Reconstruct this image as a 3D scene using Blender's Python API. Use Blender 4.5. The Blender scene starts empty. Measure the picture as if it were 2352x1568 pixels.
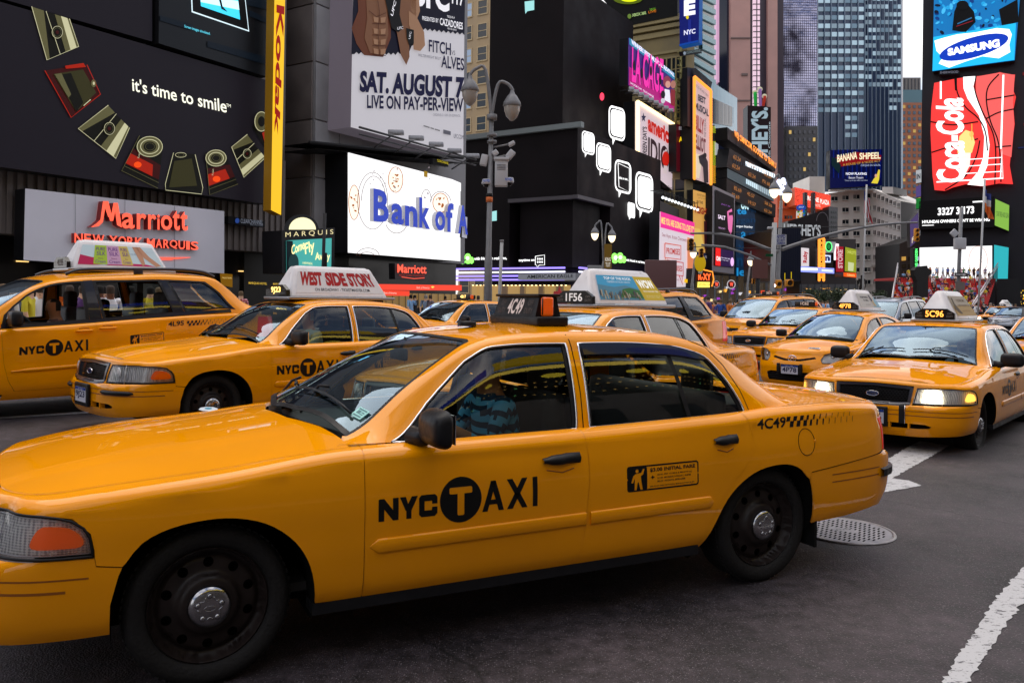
import bpy, math, random
import numpy as np
from mathutils import Vector, Matrix
from mathutils.geometry import delaunay_2d_cdt
random.seed(7)
SC=bpy.context.scene
COL=SC.collection
rad=math.radians
# ---------------- camera ----------------
F=1881.0; ROLL=.012; CAMH=1.63            # focal length in units of a 2352 wide frame, roll, eye height
cam=bpy.data.cameras.new('camera'); cam_o=bpy.data.objects.new('camera',cam); COL.objects.link(cam_o)
cam.lens=36*F/2352; cam.sensor_width=36; cam.shift_y=-94/2352
cam_o.matrix_world=Matrix.Translation((0,0,CAMH))@Matrix.Rotation(rad(90),4,'X')@Matrix.Rotation(ROLL,4,'Z')
cam.clip_start=.05; cam.clip_end=5000
SC.camera=cam_o
# ---------------- sky and sun ----------------
SUN_EL=rad(68); SUN_AZ=rad(-25)           # azimuth measured from +Y clockwise
w=bpy.data.worlds.new('World'); SC.world=w; w.use_nodes=True
nt=w.node_tree; nt.nodes.clear(); N=nt.nodes.new; L=nt.links.new
out=N('ShaderNodeOutputWorld'); bg=N('ShaderNodeBackground'); bg.inputs[1].default_value=.15
sky=N('ShaderNodeTexSky'); sky.sky_type='NISHITA'; sky.sun_disc=False
sky.sun_elevation=SUN_EL; sky.sun_rotation=SUN_AZ; sky.air_density=1.0; sky.dust_density=2.0
tc=N('ShaderNodeTexCoord'); mp=N('ShaderNodeMapping'); mp.inputs['Scale'].default_value=(1,1,2.2); mp.inputs['Location'].default_value=(1.3,.35,.2)
nz=N('ShaderNodeTexNoise'); nz.inputs['Scale'].default_value=2.6; nz.inputs['Detail'].default_value=7; nz.inputs['Roughness'].default_value=.55
rp=N('ShaderNodeValToRGB'); rp.color_ramp.elements[0].position=.40; rp.color_ramp.elements[1].position=.57
mx=N('ShaderNodeMix'); mx.data_type='RGBA'; mx.inputs[7].default_value=(8.8,8.5,8.5,1)
L(tc.outputs['Generated'],mp.inputs[0]); L(mp.outputs[0],nz.inputs[0]); L(nz.outputs[0],rp.inputs[0]); L(rp.outputs[0],mx.inputs[0])
L(sky.outputs[0],mx.inputs[6]); L(mx.outputs[2],bg.inputs[0]); L(bg.outputs[0],out.inputs[0])
sl=bpy.data.lights.new('sun','SUN'); sl.energy=1.15; sl.angle=rad(55); sl.color=(1,.90,.76)
so=bpy.data.objects.new('sun',sl); COL.objects.link(so)
sd=Vector((math.sin(SUN_AZ)*math.cos(SUN_EL),math.cos(SUN_AZ)*math.cos(SUN_EL),math.sin(SUN_EL)))
so.rotation_euler=sd.to_track_quat('Z','Y').to_euler()
SC.view_settings.view_transform='Standard'; SC.view_settings.look='None'; SC.view_settings.exposure=0.28; SC.view_settings.gamma=1
SC.view_settings.use_curve_mapping=False
SC.render.engine='CYCLES'; SC.cycles.max_bounces=8; SC.cycles.transparent_max_bounces=12
# ================= helpers =================
def ray(px,py):
 u=px-1176; v=py-690; c,s=math.cos(ROLL),math.sin(ROLL)
 return Vector(((u*c+v*s)/F,1,-(v*c-u*s)/F))
def at_depth(px,py,Y): return Vector((0,0,CAMH))+ray(px,py)*Y
MATS={}
def rgb(h):
 if isinstance(h,str):
  h=h.lstrip('#'); return tuple(((int(h[i:i+2],16)/255)**2.2) for i in (0,2,4))
 return tuple(h)
def mat(name,col=(.5,.5,.5),rough=.5,metal=0,coat=0,emit=0,ecol=None,noise=0,nscale=8,bump=0,bscale=40,spec=None,alpha=None):
 if name in MATS: return MATS[name]
 if spec is None and not isinstance(col,str) and max(col)<.03 and metal==0: spec=.22
 m=bpy.data.materials.new(name); m.use_nodes=True; n=m.node_tree; p=n.nodes['Principled BSDF']
 col=rgb(col); p.inputs['Base Color'].default_value=(*col,1); p.inputs['Roughness'].default_value=rough; p.inputs['Metallic'].default_value=metal
 p.inputs['Coat Weight'].default_value=coat; p.inputs['Coat IOR'].default_value=1.44; p.inputs['Coat Roughness'].default_value=.03
 if spec is not None: p.inputs['Specular IOR Level'].default_value=spec
 if emit:
  p.inputs['Emission Color'].default_value=(*rgb(ecol or col),1); p.inputs['Emission Strength'].default_value=emit
 if noise or bump:
  t=n.nodes.new('ShaderNodeTexCoord')
  if noise:
   z=n.nodes.new('ShaderNodeTexNoise'); z.inputs['Scale'].default_value=nscale; z.inputs['Detail'].default_value=6
   n.links.new(t.outputs['Object'],z.inputs[0])
   r=n.nodes.new('ShaderNodeMapRange'); r.inputs[1].default_value=.3; r.inputs[2].default_value=.7; r.inputs[3].default_value=1-noise; r.inputs[4].default_value=1+noise
   n.links.new(z.outputs[0],r.inputs[0])
   x=n.nodes.new('ShaderNodeMix'); x.data_type='RGBA'; x.blend_type='MULTIPLY'; x.inputs[0].default_value=1; x.inputs[6].default_value=(*col,1)
   n.links.new(r.outputs[0],x.inputs[7]); n.links.new(x.outputs[2],p.inputs['Base Color'])
   q=n.nodes.new('ShaderNodeMapRange'); q.inputs[1].default_value=.3; q.inputs[2].default_value=.7; q.inputs[3].default_value=max(rough*.7,.02); q.inputs[4].default_value=min(rough*1.3,1)
   n.links.new(z.outputs[0],q.inputs[0]); n.links.new(q.outputs[0],p.inputs['Roughness'])
  if bump:
   z=n.nodes.new('ShaderNodeTexNoise'); z.inputs['Scale'].default_value=bscale; z.inputs['Detail'].default_value=4
   n.links.new(t.outputs['Object'],z.inputs[0]); b=n.nodes.new('ShaderNodeBump'); b.inputs['Strength'].default_value=bump; b.inputs['Distance'].default_value=.02
   n.links.new(z.outputs[0],b.inputs['Height']); n.links.new(b.outputs[0],p.inputs['Normal'])
 MATS[name]=m; return m
def glow(name,col=None,e=1.0):
 if name in MATS: return MATS[name]
 return mat(name,(.02,.02,.02),.4,emit=e,ecol=col)
def flat(h,e=0):      # print colour; e>0 for backlit
 k='print %s %.2f'%(h,e)
 return mat(k,h,.6,spec=.2) if not e else mat(k,tuple(c*.5 for c in rgb(h)),.5,emit=e,ecol=h,spec=.2)
def glassmat(name,tint,refl=1.0,rough=.0,rc=(1,1,1)):
 if name in MATS: return MATS[name]
 m=bpy.data.materials.new(name); m.use_nodes=True; n=m.node_tree; n.nodes.clear()
 o=n.nodes.new('ShaderNodeOutputMaterial'); t=n.nodes.new('ShaderNodeBsdfTransparent'); g=n.nodes.new('ShaderNodeBsdfGlossy')
 t.inputs[0].default_value=(*tint,1); g.inputs['Roughness'].default_value=rough; g.inputs[0].default_value=(*rc,1)
 f=n.nodes.new('ShaderNodeFresnel'); f.inputs[0].default_value=1.5; x=n.nodes.new('ShaderNodeMixShader')
 k=n.nodes.new('ShaderNodeMath'); k.operation='MULTIPLY'; k.inputs[1].default_value=refl; k.use_clamp=True
 geo=n.nodes.new('ShaderNodeNewGeometry');
 n.links.new(f.outputs[0],k.inputs[0]); n.links.new(k.outputs[0],x.inputs[0]); n.links.new(t.outputs[0],x.inputs[1]); n.links.new(g.outputs[0],x.inputs[2]); n.links.new(x.outputs[0],o.inputs[0])
 MATS[name]=m; return m
class MB:
 """collects geometry, several materials, builds ONE mesh object"""
 def __init__(s): s.v=[]; s.f=[]; s.mi=[]; s.mats=[]; s.sm=[]; s.cn=None
 def m(s,mt):
  if mt not in s.mats: s.mats.append(mt)
  return s.mats.index(mt)
 def add(s,vs,fs,mt,smooth=False):
  b=len(s.v); s.v+= [tuple(x) for x in vs]; k=s.m(mt)
  for f in fs: s.f.append(tuple(b+i for i in f)); s.mi.append(k); s.sm.append(smooth)
  return s
 def poly(s,pts,mt): return s.add(pts,[tuple(range(len(pts)))],mt)
 def box(s,c,d,mt,M=None,taper=None):
  x,y,z=[q/2 for q in d]; vs=[]
  for k in (-1,1):
   tx,ty=(taper if (taper and k==1) else (1,1))
   for a,b in ((-1,-1),(1,-1),(1,1),(-1,1)): vs.append(Vector((c[0]+a*x*tx,c[1]+b*y*ty,c[2]+k*z)))
  if M is not None: vs=[M@q for q in vs]
  return s.add(vs,[(3,2,1,0),(4,5,6,7),(0,1,5,4),(1,2,6,5),(2,3,7,6),(3,0,4,7)],mt)
 def bbox(s,c,d,mt,b=.01,M=None):   # box with chamfered edges
  import bmesh
  bm=bmesh.new(); bmesh.ops.create_cube(bm,size=1)
  for q in bm.verts: q.co=Vector((q.co.x*d[0]+c[0],q.co.y*d[1]+c[1],q.co.z*d[2]+c[2]))
  bmesh.ops.bevel(bm,geom=bm.edges[:],offset=b,segments=2,affect='EDGES',profile=.6)
  vs=[q.co.copy() for q in bm.verts]; fs=[[q.index for q in f.verts] for f in bm.faces]; bm.free()
  if M is not None: vs=[M@q for q in vs]
  return s.add(vs,fs,mt,True)
 def tube(s,pts,r,mt,n=8,cap=True,closed=False):
  pts=[Vector(p) for p in pts]; rs=r if hasattr(r,'__len__') else [r]*len(pts); vs=[];fs=[];up=None
  N_=len(pts)
  for i,p in enumerate(pts):
   a=pts[(i-1)%N_] if (closed or i) else p; b=pts[(i+1)%N_] if (closed or i<N_-1) else p
   t=(b-a); t=t.normalized() if t.length>1e-9 else Vector((0,0,1))
   if up is None:
    up=Vector((0,0,1)) if abs(t.z)<.9 else Vector((1,0,0))
   sx=t.cross(up).normalized(); up=sx.cross(t).normalized()
   for k in range(n):
    an=2*math.pi*k/n; vs.append(p+sx*math.cos(an)*rs[i]+up*math.sin(an)*rs[i])
  M_=N_ if closed else N_-1
  for i in range(M_):
   j=(i+1)%N_
   for k in range(n): fs.append((i*n+k,i*n+(k+1)%n,j*n+(k+1)%n,j*n+k))
  if cap and not closed: fs.append(tuple(range(n))[::-1]); fs.append(tuple((N_-1)*n+k for k in range(n)))
  return s.add(vs,fs,mt,True)
 def lathe(s,prof,mt,n=24,M=None,axis='z',a0=0,a1=2*math.pi):   # prof: (r,h)
  vs=[];fs=[];full=abs(a1-a0-2*math.pi)<1e-6; nn=n if full else n+1
  for r,h in prof:
   for k in range(nn):
    a=a0+(a1-a0)*k/n; x,y=r*math.cos(a),r*math.sin(a)
    q=Vector((x,y,h)) if axis=='z' else (Vector((x,h,y)) if axis=='y' else Vector((h,x,y)))
    vs.append(M@q if M is not None else q)
  for i in range(len(prof)-1):
   for k in range(n):
    k2=(k+1)%nn; fs.append((i*nn+k,i*nn+k2,(i+1)*nn+k2,(i+1)*nn+k))
  return s.add(vs,fs,mt,True)
 def sphere(s,c,r,mt,n=12,m=8):
  if not hasattr(r,'__len__'): r=(r,r,r)
  vs=[];fs=[]
  for i in range(m+1):
   a=math.pi*i/m
   for k in range(n):
    b=2*math.pi*k/n; vs.append((c[0]+r[0]*math.sin(a)*math.cos(b),c[1]+r[1]*math.sin(a)*math.sin(b),c[2]+r[2]*math.cos(a)))
  for i in range(m):
   for k in range(n): fs.append((i*n+k,(i+1)*n+k,(i+1)*n+(k+1)%n,i*n+(k+1)%n))
  return s.add(vs,fs,mt,True)
 def merge(s,o,f=None):
  b=len(s.v); s.v+=[tuple(f(Vector(v))) if f else v for v in o.v]
  for q,k,sm in zip(o.f,o.mi,o.sm): s.f.append(tuple(b+i for i in q)); s.mi.append(s.m(o.mats[k])); s.sm.append(sm)
  return s
 def mesh(s,name):
  me=bpy.data.meshes.new(name); me.from_pydata(s.v,[],s.f);
  for m_ in s.mats: me.materials.append(m_)
  me.polygons.foreach_set('material_index',s.mi); me.polygons.foreach_set('use_smooth',s.sm)
  if s.cn is not None:
   me.normals_split_custom_set_from_vertices(s.cn)
  me.update(); return me
 def build(s,name,parent=None,M=None):
  o=bpy.data.objects.new(name,s.mesh(name)); COL.objects.link(o)
  if parent is not None: o.parent=parent
  if M is not None: o.matrix_local=M
  return o
def tag(o,label=None,cat=None,group=None,kind=None):
 if label: o['label']=label
 if cat: o['category']=cat
 if group: o['group']=group
 if kind: o['kind']=kind
 return o
def empty(name,loc=(0,0,0),rz=0,**k):
 o=bpy.data.objects.new(name,None); o.empty_display_size=.2; COL.objects.link(o); o.location=loc; o.rotation_euler=(0,0,rz); return tag(o,**k)
KIDS={}
def kids(o): return [c for c in bpy.data.objects if c.parent==o]
def copy_tree(src,tree=None):
 def cp(o,par):
  c=o.copy(); COL.objects.link(c); c.parent=par
  for ch in list(CH.get(o,[])): cp(ch,c)
  return c
 CH={}
 for o in bpy.data.objects:
  if o.parent: CH.setdefault(o.parent,[]).append(o)
 return cp(src,None)
# ---- text -> 2d mesh (cached) ----
TX={}
def text2d(s,bold=0,space=1.0,res=3):
 k=(s,bold,space)
 if k in TX: return TX[k]
 c=bpy.data.curves.new('t','FONT'); c.body=s; c.size=1; c.offset=bold; c.space_character=space; c.resolution_u=res; c.fill_mode='FRONT'
 o=bpy.data.objects.new('t',c); COL.objects.link(o)
 dg=bpy.context.evaluated_depsgraph_get(); me=o.evaluated_get(dg).to_mesh()
 vs=np.array([tuple(v.co)[:2] for v in me.vertices]) if len(me.vertices) else np.zeros((1,2)); fs=[tuple(p.vertices) for p in me.polygons]
 o.evaluated_get(dg).to_mesh_clear(); bpy.data.objects.remove(o); bpy.data.curves.remove(c)
 mn=vs.min(0); mx_=vs.max(0)
 vs=(vs-mn)/np.maximum(mx_-mn,1e-6); asp=(mx_[0]-mn[0])/max(mx_[1]-mn[1],1e-6)
 TX[k]=(vs,fs,asp); return TX[k]
def put_text(mb,s,fn,x0,y0,x1,y1,mt,bold=.0,space=1.0):
 """text fills the box x0..x1,y0..y1 of a 2d frame, fn maps (u,v)->3d"""
 vs,fs,a=text2d(s,bold,space)
 mb.add([fn(x0+(x1-x0)*v[0],y0+(y1-y0)*v[1]) for v in vs],fs,mt)
# ---- polygon utils ----
def inpoly(x,y,P):
 c=False; n=len(P); j=n-1
 for i in range(n):
  xi,yi=P[i]; xj,yj=P[j]
  if (yi>y)!=(yj>y) and x<(xj-xi)*(y-yi)/(yj-yi)+xi: c=not c
  j=i
 return c
def smoothpoly(P,k=6,closed=True,corner=()):
 """Catmull-Rom through P"""
 n=len(P); out=[]
 rng=range(n) if closed else range(n-1)
 for i in rng:
  p0=P[(i-1)%n] if closed or i>0 else P[i]; p1=P[i]; p2=P[(i+1)%n]; p3=P[(i+2)%n] if closed or i<n-2 else P[i+1]
  if i in corner: p0=p1
  if (i+1)%n in corner: p3=p2
  for j in range(k):
   t=j/k; out.append(tuple(.5*((2*b)+(-a+c)*t+(2*a-5*b+4*c-d)*t*t+(-a+3*b-3*c+d)*t**3) for a,b,c,d in zip(p0,p1,p2,p3)))
 if not closed: out.append(tuple(P[-1]))
 return out
def resample(P,sp,closed=True):
 out=[]; n=len(P)
 for i in range(n if closed else n-1):
  a=P[i]; b=P[(i+1)%n]; d=math.hypot(b[0]-a[0],b[1]-a[1])
  if d<1e-7: continue
  k=max(1,int(math.ceil(d/sp)))
  for j in range(k): out.append((a[0]+(b[0]-a[0])*j/k,a[1]+(b[1]-a[1])*j/k))
 if not closed: out.append(tuple(P[-1]))
 return out
def area(P): return .5*sum(P[i][0]*P[(i+1)%len(P)][1]-P[(i+1)%len(P)][0]*P[i][1] for i in range(len(P)))
def shrink(P,d):
 if area(P)<0: P=P[::-1]
 n=len(P); Q=[]
 for i in range(n):
  a,b,c=P[i-1],P[i],P[(i+1)%n]
  e1=(b[0]-a[0],b[1]-a[1]); e2=(c[0]-b[0],c[1]-b[1]); l1=math.hypot(*e1) or 1; l2=math.hypot(*e2) or 1
  n1=(-e1[1]/l1,e1[0]/l1); n2=(-e2[1]/l2,e2[0]/l2); mx,my=n1[0]+n2[0],n1[1]+n2[1]; l=mx*mx+my*my
  if l<.3: l=.3
  Q.append((b[0]+2*mx*d/l,b[1]+2*my*d/l))
 return Q
def tess(loops,sp,h=None):
 """CDT of outer loop + holes. returns pts, tris, boundary loops indices"""
 pts=[]; edges=[];
 for lp in loops:
  b=len(pts); pts+=lp; edges+=[(b+i,b+(i+1)%len(lp)) for i in range(len(lp))]
 B=np.array(pts); x0,y0=B.min(0); x1,y1=B.max(0)
 gx=np.arange(x0+sp*.5,x1,sp); gy=np.arange(y0+sp*.5,y1,sp*.87)
 for j,y in enumerate(gy):
  for x in gx:
   x_=x+(sp*.5 if j%2 else 0)
   if sum(inpoly(x_,y,lp) for lp in loops)%2 and np.min((B[:,0]-x_)**2+(B[:,1]-y)**2)>(.45*sp)**2: pts.append((x_,y))
 r=delaunay_2d_cdt([Vector(p) for p in pts],edges,[],0,1e-6)
 vs=[tuple(v) for v in r[0]]; tr=[]
 for f in r[2]:
  cx=sum(vs[i][0] for i in f)/3; cy=sum(vs[i][1] for i in f)/3
  if sum(inpoly(cx,cy,lp) for lp in loops)%2: tr.append(tuple(f))
 return vs,tr
def panel(loops,sp,S,mt,off=0,flange=.012,mirror=False,res=None,shr=0):
 """S(u,v)->Vector on surface (left side). Makes MB with custom normals and an inward lip"""
 L_=[]
 for i,lp in enumerate(loops):
  if area(lp)<0: lp=lp[::-1]
  if shr: lp=shrink(lp,shr if i==0 else -shr)
  L_.append(resample(lp,res or sp))
 vs,tr=tess(L_,sp)
 e=1e-3; P=[];NN=[]
 for u,v in vs:
  p=S(u,v); du=S(u+e,v)-S(u-e,v); dv=S(u,v+e)-S(u,v-e); n=du.cross(dv)
  n=n.normalized() if n.length>1e-12 else Vector((0,1,0))
  P.append(p);NN.append(n)
 s_=sum((n.dot(Vector((p.x*.0,p.y,p.z-.5))) + n.x*(p.x+1.6)*.3) for n,p in zip(NN,P))
 if s_<0: NN=[-n for n in NN]
 T=[]
 for t in tr:
  a,b,c=[P[i] for i in t];
  g=(b-a).cross(c-a)
  T.append(t if g.dot(NN[t[0]])>=0 else t[::-1])
 P=[p+n*off for p,n in zip(P,NN)]
 from collections import Counter
 ec=Counter();
 for t in T:
  for i in range(3): ec[(t[i],t[(i+1)%3])]+=1
 bd=[e_ for e_ in ec if (e_[1],e_[0]) not in ec]
 m=MB(); m.add(P,T,mt,True); cn=list(NN)
 if flange:
  idx={}
  def dup(i):
   if i not in idx: idx[i]=(len(m.v),len(m.v)+1); m.v.append(tuple(P[i])); m.v.append(tuple(P[i]-NN[i]*flange)); cn.extend([NN[i],NN[i]])
   return idx[i]
  for a,b in bd:
   A=dup(a);Bb=dup(b); g=(P[b]-P[a]).cross(NN[a]);
   m.f.append((A[0],A[1],Bb[1],Bb[0])); m.mi.append(0); m.sm.append(False)
 m.cn=[tuple(c) for c in cn]
 if mirror:
  q=MB(); q.v=[(x,-y,z) for x,y,z in m.v]; q.f=[f[::-1] for f in m.f]; q.mi=m.mi; q.sm=m.sm; q.mats=m.mats; q.cn=[(x,-y,z) for x,y,z in m.cn]; return m,q
 return m
def interp(xs,ys):
 xs=list(xs);ys=list(ys)
 if xs[0]>xs[-1]: xs=xs[::-1];ys=ys[::-1]
 xs=np.array(xs,float);ys=np.array(ys,float); d=np.diff(ys)/np.diff(xs); m=np.zeros(len(xs)); m[0]=d[0];m[-1]=d[-1]
 for i in range(1,len(xs)-1): m[i]=0 if d[i-1]*d[i]<=0 else 2/(1/d[i-1]+1/d[i])
 X=[float(q) for q in xs];Yv=[float(q) for q in ys];Mm=[float(q) for q in m]
 import bisect
 def f(x):
  if x<=X[0]: return Yv[0]+Mm[0]*max(x-X[0],-.02)
  if x>=X[-1]: return Yv[-1]+Mm[-1]*min(x-X[-1],.02)
  i=bisect.bisect_right(X,x)-1; h=X[i+1]-X[i]; t=(x-X[i])/h
  return Yv[i]*(1+2*t)*(1-t)**2+Mm[i]*h*t*(1-t)**2+Yv[i+1]*t*t*(3-2*t)+Mm[i+1]*h*t*t*(t-1)
 return f
def sstep(a,b,x):
 t=max(0,min(1,(x-a)/(b-a))); return t*t*(3-2*t)
# ================= car body machinery =================
class Body:
 def __init__(s,outline,prof_f,prof_s,prof_r,xf,xr,R,h,Gc,Gcr,yedge,RV=.15):
  n=len(outline); P=smoothpoly(outline,10,closed=False)
  D=[0]
  for i in range(1,len(P)): D.append(D[-1]+math.dist(P[i],P[i-1]))
  s.D=np.array(D); s.P=np.array(P); s.LEN=D[-1]; s.RV=RV
  s.fx=interp(D,[p[0] for p in P]) if 0 else None
  s.prof=[interp([a for a,b in q],[b for a,b in q]) for q in (prof_f,prof_s,prof_r)]
  s.xf,s.xr=xf,xr; s.R,s.h=R,h; s.Gc,s.Gcr,s.ye=Gc,Gcr,yedge; s.cache={}
  s.Dl=D; s.Pl=P
 def C(s,u):
  import bisect
  u=max(0,min(s.LEN-1e-6,u)); i=max(0,min(len(s.Dl)-2,bisect.bisect_right(s.Dl,u)-1)); t=(u-s.Dl[i])/(s.Dl[i+1]-s.Dl[i])
  a=s.Pl[i];b=s.Pl[i+1]; return a[0]+(b[0]-a[0])*t,a[1]+(b[1]-a[1])*t
 def Nn(s,u):
  a=s.C(max(u-.04,0)); b=s.C(min(u+.04,s.LEN)); dx,dy=b[0]-a[0],b[1]-a[1]
  if u<.04: dx=0
  if u>s.LEN-.04: dx=0
  l=math.hypot(dx,dy) or 1; return (dy/l,-dx/l) # outward for y>0 travelling rearward: (dy,-dx)
 def ux(s,x):      # arclength of side point with given x
  i0=np.argmax(s.P[:,1]>.35*s.P[:,1].max()); i1=len(s.P)-1-np.argmax(s.P[::-1,1]>.35*s.P[:,1].max())
  return float(np.interp(-x,-s.P[i0:i1+1,0],s.D[i0:i1+1]))
 def uy(s,y):
  i=np.argmax(s.P[:,1]); return float(np.interp(y,s.P[:i+1,1],s.D[:i+1]))
 def uyr(s,y):
  i=len(s.P)-1-np.argmax(s.P[::-1,1]); return float(np.interp(y,s.P[i:,1][::-1],s.D[i:][::-1]))
 def wts(s,u):
  n=s.Nn(u); f=sstep(.15,.75,n[0]); r=sstep(.15,.75,-n[0]); return f,1-f-r,r
 def inset(s,u,z):
  w=s.wts(u); return sum(a*p(z) for a,p in zip(w,s.prof) if a>1e-6)
 def G(s,x,y): return s.Gc(x)+s.Gcr(x)*(1-(y/s.ye)**2)
 def top(s,u):
  k=round(u,4)
  if k in s.cache: return s.cache[k]
  w=s.wts(u); R=sum(a*b for a,b in zip(w,s.R)); h=sum(a*b for a,b in zip(w,s.h))
  c=s.C(u);n=s.Nn(u); z=s.G(c[0]-n[0]*R,c[1]-n[1]*R); s.cache[k]=(R,h,z-h); return s.cache[k]
 def vtop(s,u): return s.top(u)[2]+s.RV
 def S(s,u,v):
  if u<0:
   p=s.S(-u,v); return Vector((p.x,-p.y,p.z))
  R,h,zs=s.top(u); c=s.C(u); n=s.Nn(u)
  if v<=zs: i=s.inset(u,v); z=v
  else:
   t=min((v-zs)/s.RV,1.3); i0=s.inset(u,zs); a=t*math.pi/2
   if t>1: i=R+(t-1)*.12; z=s.G(c[0]-n[0]*i,c[1]-n[1]*i); return Vector((c[0]-n[0]*i,c[1]-n[1]*i,z))
   i=i0+(R-i0)*(1-math.cos(a)); z=zs+h*math.sin(a)
  return Vector((c[0]-n[0]*i,c[1]-n[1]*i,z))
 def edge(s,us,dv=0): return [(u,s.vtop(u)+dv) for u in us]
 def lidpt(s,u,e=0):
  R=s.top(u)[0]+e; c=s.C(u);n=s.Nn(u); return (c[0]-n[0]*R,c[1]-n[1]*R)
class Green:
 """greenhouse: section at x from belt (yb,zb) to rail (yr,zr) to centre zc; q in 0..2"""
 def __init__(s,yb,zb,yr,zr,zc,bulge=.02,a=.10,b=.10): s.yb,s.zb,s.yr,s.zr,s.zc,s.bu,s.a,s.b=yb,zb,yr,zr,zc,bulge,a,b
 def raw(s,x,q):
  yb,zb,yr,zr=s.yb(x),s.zb(x),s.yr(x),s.zr(x); zr=max(zr,zb+.004)
  if q<=1: return (yb+(yr-yb)*q+s.bu*math.sin(math.pi*q)*min(1,(zr-zb)/.3),zb+(zr-zb)*q)
  y=yr*(2-q); zc=max(s.zc(x),zr); return (y,zr+(zc-zr)*(1-(2-q)**2))
 def S(s,x,q):
  if q>2:
   p=s.S(x,4-q); return Vector((p.x,-p.y,p.z))
  a,b=s.a,s.b
  if 1-a<q<1+b:
   t=(q-(1-a))/(a+b); A,M,B=s.raw(x,1-a),s.raw(x,1),s.raw(x,1+b)
   y=(1-t)**2*A[0]+2*t*(1-t)*M[0]+t*t*B[0]; z=(1-t)**2*A[1]+2*t*(1-t)*M[1]+t*t*B[1]
  else: y,z=s.raw(x,q)
  return Vector((x,y,z))
 def qz(s,x,z):
  lo,hi=0,1.05
  for _ in range(22):
   m=(lo+hi)/2
   if s.S(x,m).z<z: lo=m
   else: hi=m
  return (lo+hi)/2
 def qy(s,x,y):
  lo,hi=.9,2
  for _ in range(22):
   m=(lo+hi)/2
   if s.S(x,m).y>y: lo=m
   else: hi=m
  return (lo+hi)/2
def strip_along(mb,pts3,nrm,w,mt,off=.001):
 """thin ribbon following 3d points"""
 vs=[];fs=[]
 for i,p in enumerate(pts3):
  a=pts3[max(i-1,0)];b=pts3[min(i+1,len(pts3)-1)]; t=(b-a).normalized(); n=nrm[i]; sd_=t.cross(n).normalized()
  vs+= [p+n*off+sd_*w/2,p+n*off-sd_*w/2]
 for i in range(len(pts3)-1): fs.append((2*i,2*i+1,2*i+3,2*i+2))
 mb.add(vs,fs,mt)
def snorm(S,u,v):
 e=1e-3; n=(S(u+e,v)-S(u-e,v)).cross(S(u,v+e)-S(u,v-e)).normalized(); p=S(u,v)
 if n.y*(1 if p.y>=0 else -1)+n.z*.6<0 and abs(n.x)<.8: n=-n
 elif abs(n.x)>=.8 and n.x*(p.x+1.5)<0: n=-n
 return n
# ---- paint etc ----
YEL=mat('taxi yellow paint',(.96,.345,.0),.5,coat=1,spec=.0,noise=.06,nscale=1.5,bump=.03,bscale=2.4)
BLK=mat('black plastic trim',(.012,.012,.014),.42,noise=.15,nscale=30)
RUB=mat('tyre rubber',(.016,.015,.015),.7,bump=.3,bscale=60)
DARK=mat('dark void',(.004,.004,.004),.9,spec=.1)
CHR=mat('chrome',(.78,.78,.80),.08,metal=1)
STL=mat('black steel wheel',(.022,.016,.015),.38,noise=.3,nscale=12)
CAP=mat('polished hub cap',(.42,.42,.44),.16,metal=1,noise=.1,nscale=20)
INT=mat('dark cabin cloth',(.035,.033,.034),.85)
VIN=mat('grey cabin vinyl',(.10,.10,.11),.6)
DEC=mat('black decal vinyl',(.008,.008,.008),.4)
WHP=mat('white sign plastic',(.74,.72,.74),.35,noise=.05)
LENS=glassmat('clear lamp lens',(.98,.98,.98),1.0)
GLS=glassmat('tinted car glass',(.80,.88,.84),1.5)
WSG=glassmat('windscreen glass',(.60,.74,.70),2.5,rc=(.62,.82,1.0))
REF=mat('lamp reflector',(.95,.95,.97),.28,coat=1)
def _ref():
 n=REF.node_tree; p=n.nodes['Principled BSDF']; t=n.nodes.new('ShaderNodeTexCoord'); mm=[]
 for d,sc in (('X',22),('Y',22),('Z',30)):
  w_=n.nodes.new('ShaderNodeTexWave'); w_.bands_direction=d; w_.inputs['Scale'].default_value=sc; n.links.new(t.outputs['Object'],w_.inputs[0]); mm.append(w_)
 a=n.nodes.new('ShaderNodeMath'); a.operation='ADD'; n.links.new(mm[0].outputs[1],a.inputs[0]); n.links.new(mm[1].outputs[1],a.inputs[1])
 b=n.nodes.new('ShaderNodeMath'); b.operation='ADD'; n.links.new(a.outputs[0],b.inputs[0]); n.links.new(mm[2].outputs[1],b.inputs[1])
 r=n.nodes.new('ShaderNodeValToRGB'); r.color_ramp.elements[0].position=.25; r.color_ramp.elements[1].position=.62; r.color_ramp.elements[0].color=(.42,.42,.45,1); r.color_ramp.elements[1].color=(1,1,1,1)
 k=n.nodes.new('ShaderNodeMath'); k.operation='MULTIPLY'; k.inputs[1].default_value=.33; n.links.new(b.outputs[0],k.inputs[0]); n.links.new(k.outputs[0],r.inputs[0]); n.links.new(r.outputs[0],p.inputs['Base Color'])
 u=n.nodes.new('ShaderNodeBump'); u.inputs['Strength'].default_value=.5; u.inputs['Distance'].default_value=.004; n.links.new(b.outputs[0],u.inputs['Height']); n.links.new(u.outputs[0],p.inputs['Normal'])
_ref()
AMB=mat('amber lamp',(.85,.12,.01),.2,coat=.6,emit=.12,ecol=(1,.15,.0))
REDL=mat('red lamp',(.55,.008,.006),.15,coat=.8,emit=.25,ecol=(1,.02,.01))
LIT=glow('lit headlamp',(1,.86,.55),9)
LITA=glow('lit amber corner lamp',(1,.45,.06),2.2)
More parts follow.
